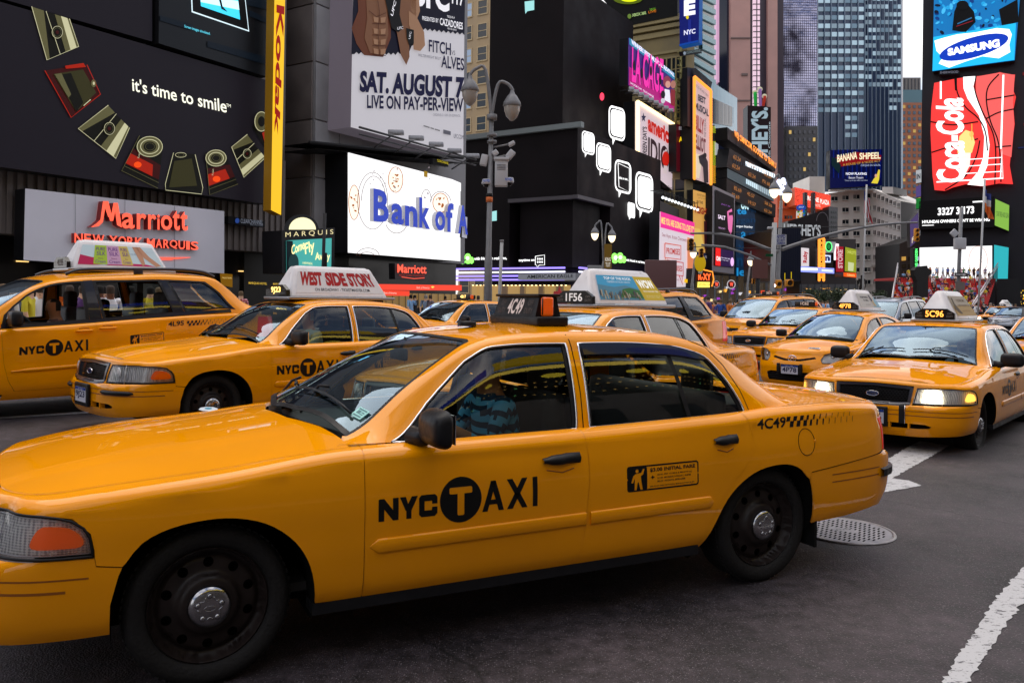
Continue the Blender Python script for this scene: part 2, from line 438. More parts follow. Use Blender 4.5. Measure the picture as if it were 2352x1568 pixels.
# ================= the sedan cab =================
WB=3.064
Gedge=interp([.99,.9,.80,.67,.39,-.03,-.6,-1.1,-1.8,-2.24,-2.8,-3.2,-3.6,-3.9,-4.2,-4.5],[.765,.785,.80,.825,.868,.905,.962,.968,.975,.985,1.0,1.018,1.02,1.005,.975,.93])
Gcrown=interp([1,.67,0,-.6,-1.1,-2.6,-3.2,-3.9,-4.5],[.05,.075,.085,.08,.06,.04,.04,.05,.045])
CVB=Body([(.985,0),(.98,.25),(.957,.48),(.905,.68),(.80,.84),(.65,.925),(.45,.963),(.2,.98),(-.5,.99),(-1.5,.992),(-2.5,.99),(-3.2,.978),(-3.7,.95),(-4.04,.90),(-4.23,.81),(-4.335,.65),(-4.38,.35),(-4.39,0)],
  [(.18,.12),(.25,.055),(.31,.02),(.40,.0),(.55,0),(.585,.008),(.61,.05),(.70,.065),(.82,.10)],
  [(.18,.13),(.26,.07),(.30,.042),(.345,.020),(.40,.010),(.55,0),(.68,0),(.80,.010),(.88,.026),(.95,.04)],
  [(.28,.16),(.36,.06),(.44,.012),(.55,0),(.64,.0),(.675,.012),(.69,.05),(.80,.05),(.95,.08)],
  .3,-4.0,(.15,.125,.14),(.05,.07,.06),Gedge,Gcrown,.83)
lz=lambda z: z-.03*max(0,z-.95)
LZ=lambda P:[(x,lz(z)) for x,z in P]
GH=Green(interp([.0,-.6,-1.2,-2,-2.9,-3.5],[.80,.842,.858,.862,.855,.80]),
  interp([0,-.6,-1.1,-1.8,-2.24,-2.8,-3.2,-3.6],[.95,.962,.955,.965,.975,.99,1.01,1.02]),
  interp([-.5,-.7,-.95,-1.27,-1.6,-2.2,-2.7,-3.0,-3.3,-3.6],[.79,.745,.70,.655,.64,.635,.64,.645,.66,.68]),
  interp([-.5,-.6,-.69,-.93,-1.10,-1.27,-1.39,-1.60,-1.9,-2.25,-2.53,-2.72,-2.88,-3.03,-3.20,-3.40,-3.6],[lz(z) for z in [.955,.965,.995,1.178,1.298,1.400,1.440,1.463,1.470,1.466,1.450,1.420,1.370,1.285,1.170,1.055,1.03]]),
  interp([-.3,-.40,-.6,-.9,-1.2,-1.35,-1.55,-1.9,-2.3,-2.6,-2.8,-3.0,-3.2,-3.4,-3.6],[lz(z) for z in [1.00,1.055,1.165,1.325,1.430,1.468,1.493,1.508,1.500,1.475,1.425,1.335,1.215,1.10,1.05]]))
FA=[(.378,.20),(.378,.282),(.374,.416),(.335,.555),(.262,.649),(.155,.698),(.023,.717),(-.092,.712),(-.21,.678),(-.308,.612),(-.373,.53),(-.412,.43),(-.428,.30),(-.43,.20)]
RA=[(-2.535,.20),(-2.573,.30),(-2.630,.40),(-2.712,.533),(-2.825,.625),(-2.954,.680),(-3.087,.697),(-3.19,.690),(-3.28,.656),(-3.352,.590),(-3.385,.47),(-3.395,.33),(-3.395,.20)]
def sfin(P): return smoothpoly(P,3,closed=False)
def U(P): return [(CVB.ux(x),z) for x,z in P]
def add_panel(name,loops,S,mt,parent,sp=.045,off=0,shr=.0022,flange=.012,side='both',label=None,res=None):
 m,q=panel(loops,sp,S,mt,off=off,flange=flange,mirror=True,shr=shr,res=res); r=[]
 if side in('both','l'): r.append(m.build(name,parent))
 if side in('both','r'): r.append(q.build(name,parent))
 return r
def make_wheel(parent,M,cv=True,steer=0):
 w_=MB(); R=.338
 prof=[(.235,-.035),(.25,.000),(.262,.010),(.29,.016),(.315,.010),(.330,-.012),(.338,-.035),(.338,-.19),(.325,-.215),(.25,-.22)]
 w_.lathe(prof,RUB,48,axis='y')
 for k in range(64):     # tread blocks on the shoulder
  a=2*math.pi*k/64; c=Vector((math.cos(a)*.3375,-.045,math.sin(a)*.3375))
  Mx=Matrix.Translation(c)@Matrix.Rotation(-a+math.pi/2,4,'Y'); w_.box((0,0,0),(.018,.05,.006),RUB,Mx)
 tyre=w_.build('wheel',parent,M)
 r_=MB()
 if cv:
  fz=lambda r: float(np.interp(r,[.06,.10,.115,.135,.16,.195,.205,.222,.232,.238],[-.004,-.004,-.010,-.040,-.046,-.052,-.072,-.075,-.012,-.006]))
  outer=[(.238*math.cos(a),.238*math.sin(a)) for a in np.linspace(0,2*math.pi,49)[:-1]]
  inner=[(.06*math.cos(a),.06*math.sin(a)) for a in np.linspace(0,2*math.pi,25)[:-1]]
  holes=[]
  for k in range(10):
   b=2*math.pi*(k+.5)/10; cx,cy=.172*math.cos(b),.172*math.sin(b)
   holes.append([(cx+.021*math.cos(a),cy+.021*math.sin(a)) for a in np.linspace(0,2*math.pi,13)[:-1]])
  loops=[outer,inner]+holes
  vs,tr=tess([resample(l,.02) for l in loops],.014)
  P=[Vector((x,fz(math.hypot(x,y)),y)) for x,y in vs]
  T=[t if (P[t[1]]-P[t[0]]).cross(P[t[2]]-P[t[0]]).y>0 else t[::-1] for t in tr]
  r_.add(P,T,STL,True)
  r_.lathe([(.238,-.006),(.243,-.010),(.243,-.03)],STL,48,axis='y'); r_.lathe([(.23,-.09),(.001,-.10)],DARK,24,axis='y')
  rim=r_.build('rim',tyre)
  c_=MB(); cap=[(.088,-.012),(.0885,.004),(.083,.016),(.06,.026),(.03,.031),(.001,.032)]
  c_.lathe(cap,CAP,40,axis='y')
  for k in range(5):
   b=2*math.pi*k/5+.3; c_.sphere((.050*math.cos(b),.026,.050*math.sin(b)),(.0125,.010,.0125),CAP,12,6)
   b2=b+2*math.pi/5; pts=[]
   for j in range(7):
    t=j/6; bb=b+.32+(b2-b-.64)*t; rr=.050-.012*math.sin(math.pi*t); pts.append((rr*math.cos(bb),.0285+.0015,rr*math.sin(bb)))
   c_.tube(pts,.0022,CAP,6)
  vs,fs,a=text2d('Ford',.01); c_.lathe([(.022,.0325),(.0235,.0335),(.025,.0325)],CAP,24,Matrix.Scale(.45,4,(0,0,1)),axis='y')
  c_.build('hub_cap',tyre)
 else:
  r_.lathe([(.238,-.006),(.225,-.03),(.20,-.05),(.05,-.02),(.001,-.012)],mat('silver wheel cover',(.42,.42,.44),.3,metal=.8),32,axis='y')
  for k in range(7):
   b=2*math.pi*k/7; M2=Matrix.Rotation(b,4,'Y'); r_.box((.13,-.022,0),(.15,.02,.045),mat('silver wheel cover'),M2)
  r_.build('rim',tyre)
 return tyre
def fare_panel(mb,fn,x0,z0,x1,z1,big=True):
 """the fare notice: rounded black frame, hailing figure on black, print"""
 wd,h=x1-x0,z1-z0; r=.12*h
 def rr(a0,b0,a1,b1,r,n=4):
  o=[]
  for cx,cy,s in ((a1-r,b1-r,0),(a0+r,b1-r,1),(a0+r,b0+r,2),(a1-r,b0+r,3)):
   for k in range(n+1):
    t=(s+k/n)*math.pi/2; o.append((cx+r*math.cos(t),cy+r*math.sin(t)))
  return o
 A=rr(0,0,wd,h,r); B_=rr(.008,.008,wd-.008,h-.008,r-.006)
 n=len(A)
 mb.add([fn(x0+a,z0+b) for a,b in A+B_],[(i,(i+1)%n,n+(i+1)%n,n+i) for i in range(n)],DEC)
 fw=wd*.27
 def P(l): return [(a*fw,b*h) for a,b in l]
 outer=[p for p in rr(.004,.004,fw,h-.004,.012)]
 head=[(fw*.50+h*.075*math.cos(t),h*.80+h*.075*math.sin(t)) for t in np.linspace(0,2*math.pi,13)[:-1]]
 body=P([(.36,.06),(.47,.06),(.52,.36),(.57,.36),(.66,.06),(.78,.06),(.70,.42),(.68,.60),(.80,.66),(.88,.86),(.80,.88),(.70,.73),(.40,.69),(.30,.62),(.20,.36),(.28,.34),(.38,.52)])
 vs,tr=tess([resample(outer,.02),head,body],.03)
 mb.add([fn(x0+a,z0+b) for a,b in vs],tr,DEC)
 T=lambda s,a,b,c,d,bo=0: put_text(mb,s,fn,x0+a*wd,z0+b*h,x0+c*wd,z0+d*h,DEC,bo)
 T('$3.00 INITIAL FARE',.31,.70,.95,.87,.03)
 if big:
  T('+',.32,.44,.37,.57,.04); T('$0.40  PER 1/5 MILE & MINUTE ()()',.41,.54,.90,.62,.01); T('$1.00  MONDAY-FRIDAY, 4-8PM',.41,.41,.88,.49,.01); T('$0.50  NIGHTS, 8PM-6AM',.41,.28,.80,.36,.01); T('$45 FLAT FARE BETWEEN MANHATTAN & JFK',.31,.10,.94,.17,.01)
def nyc_taxi(mb,fn,x0,z0,L):
 """NYC (T) AXI, x0 left end, z0 baseline, L total length"""
 k=L/.83; T=lambda s,a,b,c,d,bo: put_text(mb,s,fn,x0+a*k,z0+b*k,x0+c*k,z0+d*k,DEC,bo)
 def pg(P):
  vs,tr=tess([resample([(a*k,b*k) for a,b in P],.03)],.03); mb.add([fn(x0+a,z0+b) for a,b in vs],tr,DEC)
 def N_(o):
  for P in ([(0,0),(.026,0),(.026,.098),(.004,.098),(0,.094)],[(.026,.098),(.026,.052),(.066,.0),(.066,.046)],[(.066,0),(.092,0),(.092,.098),(.066,.098)]): pg([(o+a,b) for a,b in P])
 N_(0)
 pg([(.098,.098),(.126,.098),(.136,.066),(.128,.036),(.124,.038)]); pg([(.182,.098),(.154,.098),(.136,.066),(.128,.036),(.152,.036)]); pg([(.128,.0),(.128,.04),(.152,.04),(.152,.0)])
 for P in ([(.188,.012),(.188,.086),(.200,.098),(.214,.098),(.214,.0),(.200,.0)],[(.214,.070),(.214,.098),(.264,.098),(.276,.086),(.276,.070)],[(.214,0),(.214,.028),(.276,.028),(.276,.012),(.264,0)],[(.250,.056),(.250,.070),(.276,.070),(.276,.056)],[(.250,.028),(.250,.042),(.276,.042),(.276,.028)]): pg(P)
 cx,cy,R=.392,.06,.104
 circ=[(x0+(cx+R*math.cos(t))*k,z0+(cy+R*math.sin(t))*k) for t in np.linspace(0,2*math.pi,41)[:-1]]
 Tt=[(-.052,.058),(.052,.058),(.057,.052),(.057,.033),(.052,.028),(.017,.028),(.017,-.066),(.012,-.071),(-.012,-.071),(-.017,-.066),(-.017,.028),(-.052,.028),(-.057,.033),(-.057,.052)]
 Tt=[(x0+(cx+a)*k,z0+(cy+b)*k) for a,b in Tt]
 vs,tr=tess([circ,Tt],.06*k); mb.add([fn(a,b) for a,b in vs],tr,DEC)
 z_=lambda b:-.008+b*.140
 pg([(.500,z_(0)),(.527,z_(0)),(.563,z_(.80)),(.570,z_(1)),(.545,z_(1))]); pg([(.612,z_(0)),(.585,z_(0)),(.549,z_(.80)),(.545,z_(1)),(.570,z_(1))]); pg([(.526,z_(.22)),(.588,z_(.22)),(.581,z_(.38)),(.532,z_(.38))])
 pg([(.628,z_(0)),(.658,z_(0)),(.738,z_(1)),(.708,z_(1))]); pg([(.738,z_(0)),(.708,z_(0)),(.628,z_(1)),(.658,z_(1))])
 pg([(.766,z_(0)),(.792,z_(0)),(.792,z_(1)),(.766,z_(1))])
def checkers(mb,fn,x0,z0,sx,n=10):
 """fading chequer trail to the rear, x decreasing"""
 h=.034; x=x0
 for i in range(n):
  w_=.030*max(.12,1-i/7.5) if i>2 else .030
  for r in (0,1):
   xx=x-(.0 if r else .0)- (0.022 if r==0 else 0)
   mb.poly([fn(xx,z0+r*h),fn(xx-w_*sx,z0+r*h),fn(xx-w_*sx-.012,z0+(r+1)*h),fn(xx-.012,z0+(r+1)*h)],DEC)
  x-=.056*sx
def seat(mb,x,y,wd=.5,mt=INT,mh=.30):
 mb.bbox((x,y,.48),(.50,wd,.18),mt,.05); mb.bbox((x-.26,y,.82),(.14,wd,.62),mt,.06); mb.bbox((x-.30,y,1.20),(.10,.26,.18),mt,.05)
 mb.tube([(x-.29,y-.06,1.08),(x-.29,y-.06,1.16)],.006,CHR,6); mb.tube([(x-.29,y+.06,1.08),(x-.29,y+.06,1.16)],.006,CHR,6)
def make_sedan(lamps=False,visor=False,detail=True):
 t=empty('taxi_cab'); B=CVB; S=B.S; add=add_panel
 ux=B.ux
 # ---- bodywork ----
 u_d0=ux(-.64); topl=lambda a,b,n=12,dv=0: B.edge([a+(b-a)*i/n for i in range(n+1)],dv)
 hl_rear=[(ux(.745),.792),(ux(.62),.787),(ux(.51),.765),(ux(.447),.705),(ux(.433),.640),(ux(.432),.612),(ux(.426),.578),(ux(.332),.565)]
 fen=[(ux(.76),.792)]+hl_rear[1:]+U(sfin(FA[3:])[0:])[1:-3]+[(ux(-.432),.295),(ux(-.64),.288)]+[(ux(-.638),.55),(ux(-.64),.8)]+topl(ux(-.645),ux(.76),16)
 add('fender',[fen],S,YEL,t)
 ug,uh0,uh1=B.uy(.43),B.uy(.455),ux(.433)
 hd=[(-ux(.76),.792),(-B.uy(.62),.792),(-B.uy(.47),.788),(-B.uy(.44),.812),(0,.828),(B.uy(.44),.812),(B.uy(.47),.788),(B.uy(.62),.792),(ux(.76),.792)]
 uu=ux(.76); hd+= [(uu-2*uu*i/28,B.vtop(abs(uu-2*uu*i/28))) for i in range(29)]
 panel([hd],.045,S,YEL,shr=.001).build('header_panel',t)
 for sgn in (1,-1):
  sl_=[(sgn*B.uy(.405),.600),(sgn*B.uy(.425),.605),(sgn*B.uy(.470),.788),(sgn*B.uy(.44),.812)]
  panel([sl_],.03,S,YEL,shr=.0).build('grille_surround',t)
 bl=[(ux(.332),.563),(ux(.424),.575),(ux(.431),.610),(ux(.6),.609),(B.uy(.42),.600),(B.uy(.3),.588),(0,.582)]
 low=[(0,.245),(B.uy(.5),.25),(ux(.8),.275),(ux(.5),.282),(ux(.378),.288)]
 arch=U([(.378,.288),(.374,.416),(.345,.53)])
 half=bl[::-1]; full=[(-u,v) for u,v in bl[::-1]][::-1] if 0 else None
 right=[(u,v) for u,v in bl]+[]  # from arch forward to centre
 lp=right+[(-u,v) for u,v in bl[::-1][1:]]+[(-u,v) for u,v in arch[::-1]]+[(-u,v) for u,v in low[::-1][1:]][0:]+low[1:]+arch[1:]
 slot=[(-B.uy(.62),.375),(-B.uy(.60),.355),(-B.uy(.50),.345),(0,.338),(B.uy(.50),.345),(B.uy(.60),.355),(B.uy(.62),.375),(B.uy(.56),.395),(0,.400),(-B.uy(.56),.395)]
 bm_=panel([lp,slot],.045,S,YEL,shr=.002).build('bumper',t)
 g=MB()
 for y in (-.4,-.2,0,.2,.4): u=B.uy(abs(y))*(1 if y>0 else -1); p=S(u,.37); g.box((p.x-.02,p.y,p.z),(.05,.018,.06),YEL)
 g.box((.88,0,.37),(.02,1.3,.09),DARK); g.build('lower_grille',t)
 for z,a,b in ((.535,.45,.985),(.487,.53,.985)):
  for sg in (1,-1):
   gr=MB(); us=np.linspace(.0,ux(a),26); pts=[S(sg*u,z) for u in us]; nn=[Vector((snorm(S,max(u,.01),z).x,sg*snorm(S,max(u,.01),z).y,0)) for u in us]
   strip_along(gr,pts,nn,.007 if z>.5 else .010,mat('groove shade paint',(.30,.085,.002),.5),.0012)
   gr.build('bumper_groove',t)
 if detail:
  for sg in (1,-1):
   gd=MB(); us=np.linspace(B.uy(.44),B.uy(.80)+.06,10); pts=[S(sg*u,.515)+Vector((.012,0,0)) for u in us]; gd.tube(pts,[.008]+[.021]*8+[.008],BLK,8); gd.build('bumper_guard',t)
 for sg in (1,-1):
  hp=[(sg*u,v) for u,v in [(B.uy(.440),.609),(ux(.62),.616),(ux(.437),.618),(ux(.440),.645),(ux(.448),.69),(ux(.470),.728),(ux(.512),.757),(ux(.56),.771),(ux(.62),.781),(ux(.76),.786),(B.uy(.64),.785),(B.uy(.482),.782)]]
  lamp=panel([hp],.04,S,LENS,shr=.003,off=-.002,flange=0).build('headlight',t)
  bz=MB(); n=len(hp);
  R_=resample(hp,.04); o=[S(u,v)+snorm(S,abs(u) if u>0 else u,v)*0 for u,v in R_]
  bz.tube([S(u,v) for u,v in R_],.006,BLK,5,closed=True)
  rm=panel([shrink(hp,.004)],.05,lambda u,v:S(u,v)+(Vector((.5,0,.75))-S(u,v)).normalized()*.022,REF,flange=0)
  bz.merge(rm)
  us=sg*(B.uy(.70)+.03)
  c=S(sg*B.uy(.60),.705)+Vector((-.018,0,0)); bz.sphere(c,(.012,.062,.062),LIT if lamps else REF,14,8)
  am=[(sg*u,v) for u,v in [(ux(.655),.655),(ux(.56),.652),(ux(.478),.656),(ux(.476),.69),(ux(.52),.728),(ux(.58),.738),(ux(.62),.736),(ux(.65),.70)]]
  bz.merge(panel([smoothpoly(am,3)],.04,lambda u,v:S(u,v)+(Vector((.5,0,.75))-S(u,v)).normalized()*.008,LITA if lamps else AMB,flange=.03))
  bz.tube([S(u,v)+(Vector((.5,0,.75))-S(u,v)).normalized()*.006 for u,v in resample(shrink(hp,.012),.05)],.003,mat('lens edge',(.8,.8,.85),.2),4,closed=True)
  for k in range(10):
   u=B.uy(.50+k*.035); bz.tube([S(sg*u,.622)+Vector((-.010,0,0)),S(sg*u,.775)+Vector((-.012,0,0))],.0018,mat('lens flute',(.55,.55,.6),.2,metal=.5),4)
  a=S(us,.605);b=S(us-sg*.01,.797); bz.tube([a,b],.004,REF,5)
  if lamps:
   hb=[(sg*u,v) for u,v in [(B.uy(.53),.630),(B.uy(.74),.628),(B.uy(.735),.772),(B.uy(.56),.772)]]
   bz.merge(panel([hb],.05,lambda u,v:S(u,v)+(Vector((.5,0,.75))-S(u,v)).normalized()*.010,LIT,flange=0))
  bz.build('lamp_housing',lamp)
 gp=[(-B.uy(.405),.600),(-B.uy(.42),.70),(-B.uy(.432),.785),(-B.uy(.40),.802),(0,.820),(B.uy(.40),.802),(B.uy(.432),.785),(B.uy(.42),.70),(B.uy(.405),.600),(B.uy(.3),.592),(0,.586),(-B.uy(.3),.592)]
 gi=shrink(gp,.032)
 gf=panel([gp,gi],.03,S,mat('black grille frame',(.018,.018,.03),.25,coat=.4),off=.012,flange=.04).build('grille',t)
 gm=MB();
 gm.merge(panel([shrink(gp,.02)],.08,S,DARK,off=-.05,flange=0))
 s_=.021; hexes=MB()
 for r_ in range(-1,12):
  for c_ in range(-22,23):
   cx=c_*s_*1.75+(s_*.875 if r_%2 else 0); cz=.60+r_*s_*1.05
   H=[(cx+s_*1.02*math.cos(rad(60*k)),cz+s_*.60*math.sin(rad(60*k))) for k in range(6)]
   h2=[(cx+s_*.80*math.cos(rad(60*k)),cz+s_*.44*math.sin(rad(60*k))) for k in range(6)]
   if not all(inpoly(a if a else 1e-4,b,gi) for a,b in h2): continue
   f=lambda a,b:S(a,b)+Vector((-.006,0,0))
   hexes.add([f(a,b) for a,b in H]+[f(a,b) for a,b in h2],[(k,(k+1)%6,6+(k+1)%6,6+k) for k in range(6)],BLK)
 gm.merge(hexes); gm.build('grille_mesh',gf)
 bd=MB(); Mx=Matrix.Translation(S(0.001,.700)+Vector((.012,0,0)))@Matrix.Diagonal((1,1.0,.42,1))
 bd.lathe([(.072,-.004),(.074,.004),(.068,.008),(.064,.005)],CHR,28,Mx,axis='x'); bd.lathe([(.064,.005),(.001,.006)],mat('blue badge',(.02,.05,.18),.3,coat=.5),28,Mx,axis='x')
 put_text(bd,'Ford',lambda a,b:Vector((S(0.001,.7).x+.0205,a,.7+b)),-.040,-.016,.042,.018,CHR,.02); bd.build('badge',t)
 Bcut=[(-1.796,.30-.012),(-1.752,.30),(-1.779,.438),(-1.794,.591),(-1.808,.847),(-1.787,.966)]
 Bc=[(-1.745,.288),(-1.779,.438),(-1.794,.591),(-1.806,.70),(-1.808,.847),(-1.802,.90)]
 Rc=[(-2.532,.295),(-2.585,.39),(-2.640,.485),(-2.728,.600),(-2.855,.715),(-2.905,.80),(-2.918,.863),(-2.905,.91)]
 fd=U([(-.640,.8),(-.638,.55),(-.64,.288)])+U(sfin(Bc))+topl(ux(-1.80),ux(-.645),14)
 bs=MB()
 for d in add('front_door',[fd],S,YEL,t): pass
 rd=U(sfin(Bc)[::-1])+U(sfin(Rc))+topl(ux(-2.885),ux(-1.80),14)
 add('rear_door',[rd],S,YEL,t)
 qt=U(sfin(Rc)[::-1])+U([(-2.54,.24),(-2.55,.26)])+U(sfin(RA[1:10]))+[(ux(-3.372),.632),(ux(-3.9),.675),(ux(-4.07),.690)]+[(ux(-4.09),.80),(ux(-4.07),.93)]+topl(ux(-4.06),ux(-2.89),22)
 add('quarter_panel',[qt],S,YEL,t)
 L_=B.LEN
 rb=[(ux(-3.378),.628),(ux(-3.9),.671),(ux(-4.1),.686),(B.uyr(.6),.690),(L_-.001,.690),(L_-.001,.33),(B.uyr(.6),.335),(ux(-4.0),.35),(ux(-3.7),.325),(ux(-3.40),.318),(ux(-3.395),.45),(ux(-3.36),.60)]
 add('rear_bumper',[rb],S,YEL,t,shr=.002)
 rp_=[(ux(-4.09),.695),(ux(-4.09),.80),(ux(-4.065),.93)]+topl(ux(-4.06),L_-.001,14)+[(L_-.001,.695)]
 tl=[(ux(-4.10),.700),(ux(-4.10),.83),(ux(-4.075),.905),(B.uyr(.72),.905),(B.uyr(.50),.885),(B.uyr(.50),.72),(B.uyr(.6),.700)]
 add('rear_panel',[rp_,tl],S,YEL,t,shr=.001)
 add('taillight',[tl],S,REDL,t,off=.004,flange=.03)
 if detail:
  for sg in (1,-1):
   gd=MB(); us=[ux(-4.06),ux(-4.15),B.uyr(.78),B.uyr(.68),B.uyr(.5)]; us=np.linspace(ux(-4.05),B.uyr(.5),14)
   vs_=[];fs_=[]
   for i,u in enumerate(us):
    n=snorm(S,u,.56)
    for k,(dz,o_) in enumerate(((-.028,.0),(-.022,.022),(.022,.022),(.028,0))): vs_.append(S(u,.56+dz)+n*(o_+(.003 if (k in(1,2) and i%2) else 0)))
   for i in range(len(us)-1):
    for k in range(3): fs_.append((i*4+k,i*4+k+1,i*4+k+5,i*4+k+4))
   gd.add([(v.x,v.y*sg,v.z) for v in vs_],fs_,BLK); gd.build('bumper_guard',t)
  for z in (.60,.555):
   for sg in (1,-1):
    gr=MB(); us=np.linspace(ux(-3.55),ux(-4.03),12); pts=[S(u,z) for u in us]; pts=[Vector((p.x,p.y*sg,p.z)) for p in pts]; nn=[Vector((0,sg,0))]*12
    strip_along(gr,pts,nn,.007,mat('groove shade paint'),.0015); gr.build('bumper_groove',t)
 sh=MB(); fullp=[(ux(.36),.55)]+U(sfin(FA)[8:-6])+U([(-.43,.30),(-2.55,.30)])+U(sfin(RA)[5:-5])+[(ux(-3.40),.34),(L_-.002,.36)]+topl(L_-.002,ux(.36),50)
 sh_=panel([fullp],.12,S,DARK,off=-.016,flange=0,mirror=True); sh.merge(sh_[0]); sh.merge(sh_[1])
 sh.box((-1.45,0,.30),(4.3,1.5,.08),DARK); sh.box((.45,0,.6),(.05,1.5,.3),DARK); sh.box((-.5,0,.62),(.05,1.7,.66),DARK)
 for (ax,A_) in ((0,FA),(-WB,RA)):     # wheel wells
  pts=sfin(A_)
  for sg in (1,-1):
   vs_=[];fs_=[]
   for (x,z) in pts:
    p=S(ux(x),z); vs_+= [(p.x,sg*(p.y-.004),p.z),(p.x,sg*.50,p.z)]
   for i in range(len(pts)-1): fs_.append((2*i,2*i+1,2*i+3,2*i+2))
   sh.add(vs_,fs_,DARK)
   sh.poly([(x,sg*.5,z) for x,z in pts],DARK)
 for sg in (1,-1): sh.box((-1.48,sg*.885,.270),(2.12,.13,.05),BLK)
 sh.build('chassis',t)
 # ---- hood, cowl, deck ----
 G3=lambda x,y: Vector((x,y,B.G(x,y)+.010*(1-sstep(.50,.60,abs(y)))*sstep(-.75,.6,x)*1.0))
 hu=[ux(-.60)+(0-ux(-.60))*i/26 for i in range(27)]
 he=[B.lidpt(u) for u in hu]
 he=[(x,y) for x,y in he if x<.90]
 cow=[(-.590,.74),(-.545,.55),(-.43,.3),(-.375,0)]
 ed=[(he[0][0],he[0][1])]
 hood=[(x,y) for x,y in he]+[(x,-y) for x,y in he[::-1]]+[(a,-b) for a,b in cow]+[(a,b) for a,b in cow[::-1]]
 hood=[p for i,p in enumerate(hood) if i==0 or math.dist(p,hood[i-1])>1e-4]
 panel([hood],.045,G3,YEL,shr=.003,flange=.02).build('hood',t)
 cw=MB(); a=[(-.60,.76),(-.56,.55),(-.445,.3),(-.39,0)];
 top_=[(x,y) for x,y in a]+[(x,-y) for x,y in a[::-1][1:]]; bot=[(x-.07,y*.99) for x,y in top_]
 cw.add([(x,y,B.G(x,y)-.012) for x,y in top_]+[(x,y,B.G(x,y)-.03) for x,y in bot],[(i,i+1,len(top_)+i+1,len(top_)+i) for i in range(len(top_)-1)],BLK); cw.build('cowl',t)
 dk=[(-3.47,0),(-3.46,.3),(-3.42,.62),(-3.30,.735)]+[B.lidpt(ux(-3.35)+(L_-ux(-3.35))*i/16,.005) for i in range(17)]
 dk=[p for p in dk if p[0]>-4.325]; dkp=dk[:]; deck=dkp+[(x,-y) for x,y in dkp[::-1] if y>1e-6]
 panel([deck],.05,lambda x,y:Vector((x,y,B.G(x,y))),YEL,shr=.003,flange=.02).build('trunk_lid',t)
 # ---- greenhouse ----
 q=lambda P:[(x,GH.qz(x,lz(z))) for x,z in P]
 DLOf=[(-.800,.940),(-.86,.99),(-1.003,1.128),(-1.20,1.300),(-1.274,1.350),(-1.371,1.396),(-1.50,1.409),(-1.838,1.413),(-1.838,1.35),(-1.815,1.05),(-1.800,.953),(-1.30,.941)]
 DLOr=[(-1.918,1.413),(-2.2,1.413),(-2.52,1.392),(-2.65,1.367),(-2.77,1.325),(-2.83,1.26),(-2.888,1.165),(-2.935,1.05),(-2.940,1.00),(-2.90,.978),(-2.4,.968),(-1.885,.957),(-1.89,1.05)]
 ws_side=[(-.62,GH.qy(-.62,.735)),(-.8,GH.qy(-.8,.685)),(-1.0,GH.qy(-1.0,.645)),(-1.2,GH.qy(-1.2,.605)),(-1.31,GH.qy(-1.31,.575))]
 ws_top=[(-1.325,1.2),(-1.30,1.4),(-1.275,1.7),(-1.265,2.0)]
 wsb=[(-.595,1.12),(-.55,1.3),(-.46,1.6),(-.40,2.0)]
 bl_side=[(-3.36,GH.qy(-3.36,.60)),(-3.2,GH.qy(-3.2,.585)),(-3.0,GH.qy(-3.0,.565)),(-2.80,GH.qy(-2.80,.545)),(-2.76,1.2)]
 bl_top=[(-2.735,1.3),(-2.70,1.6),(-2.69,2.0)]
 blb=[(-3.38,1.12),(-3.42,1.4),(-3.45,2.0)]
 skin=[(-.55,0.0),(-.57,.5)]+[(-.60,.95)]+[(-.60,1.04)]+ws_side+ws_top+[(-2.0,2.0)]+bl_top[::-1]+bl_side[::-1]+[(-3.40,1.04),(-3.52,.9),(-3.55,.5),(-3.56,0.0)]
 df,dr=smoothpoly(q(DLOf),3,corner=(0,7,10)),smoothpoly(q(DLOr),3,corner=(0,11))
 ma,mb_=panel([skin,df,dr],.045,lambda x,qq:GH.S(x,qq),YEL,flange=.02,mirror=True)
 cn=list(ma.cn)+list(mb_.cn); ma.merge(mb_); ma.cn=cn; ma.build('roof',t)
 wsp=[(x,qq) for x,qq in [(-.62,1.10)]+ws_side[1:]+ws_top]; full=[(-.60,1.10)]+ws_side+ws_top; full+= [(x,4-qq) for x,qq in full[::-1] if qq<2]; full+= [(x,4-qq) for x,qq in wsb[:-1]]+[(-.40,2.0)]+[(x,qq) for x,qq in wsb[:-1][::-1]]
 wso=panel([full],.06,GH.S,WSG,off=-.004,flange=0).build('windscreen',t)
 fr=MB(); inn=shrink(full,.03);
 fr.merge(panel([full,inn],.06,GH.S,BLK,off=-.001,flange=0)); fr.build('windscreen_border',wso)
 bfl=[(-3.37,1.10)]+bl_side+bl_top; bfl+= [(x,4-qq) for x,qq in bfl[::-1] if qq<2]; bfl+= [(x,4-qq) for x,qq in blb[:-1]]+[(-3.45,2.0)]+[(x,qq) for x,qq in blb[:-1][::-1]]
 bo=panel([bfl],.06,GH.S,GLS,off=-.004,flange=0).build('rear_window',t); panel([bfl,shrink(bfl,.03)],.06,GH.S,BLK,off=-.001,flange=0).build('rear_window_border',bo)
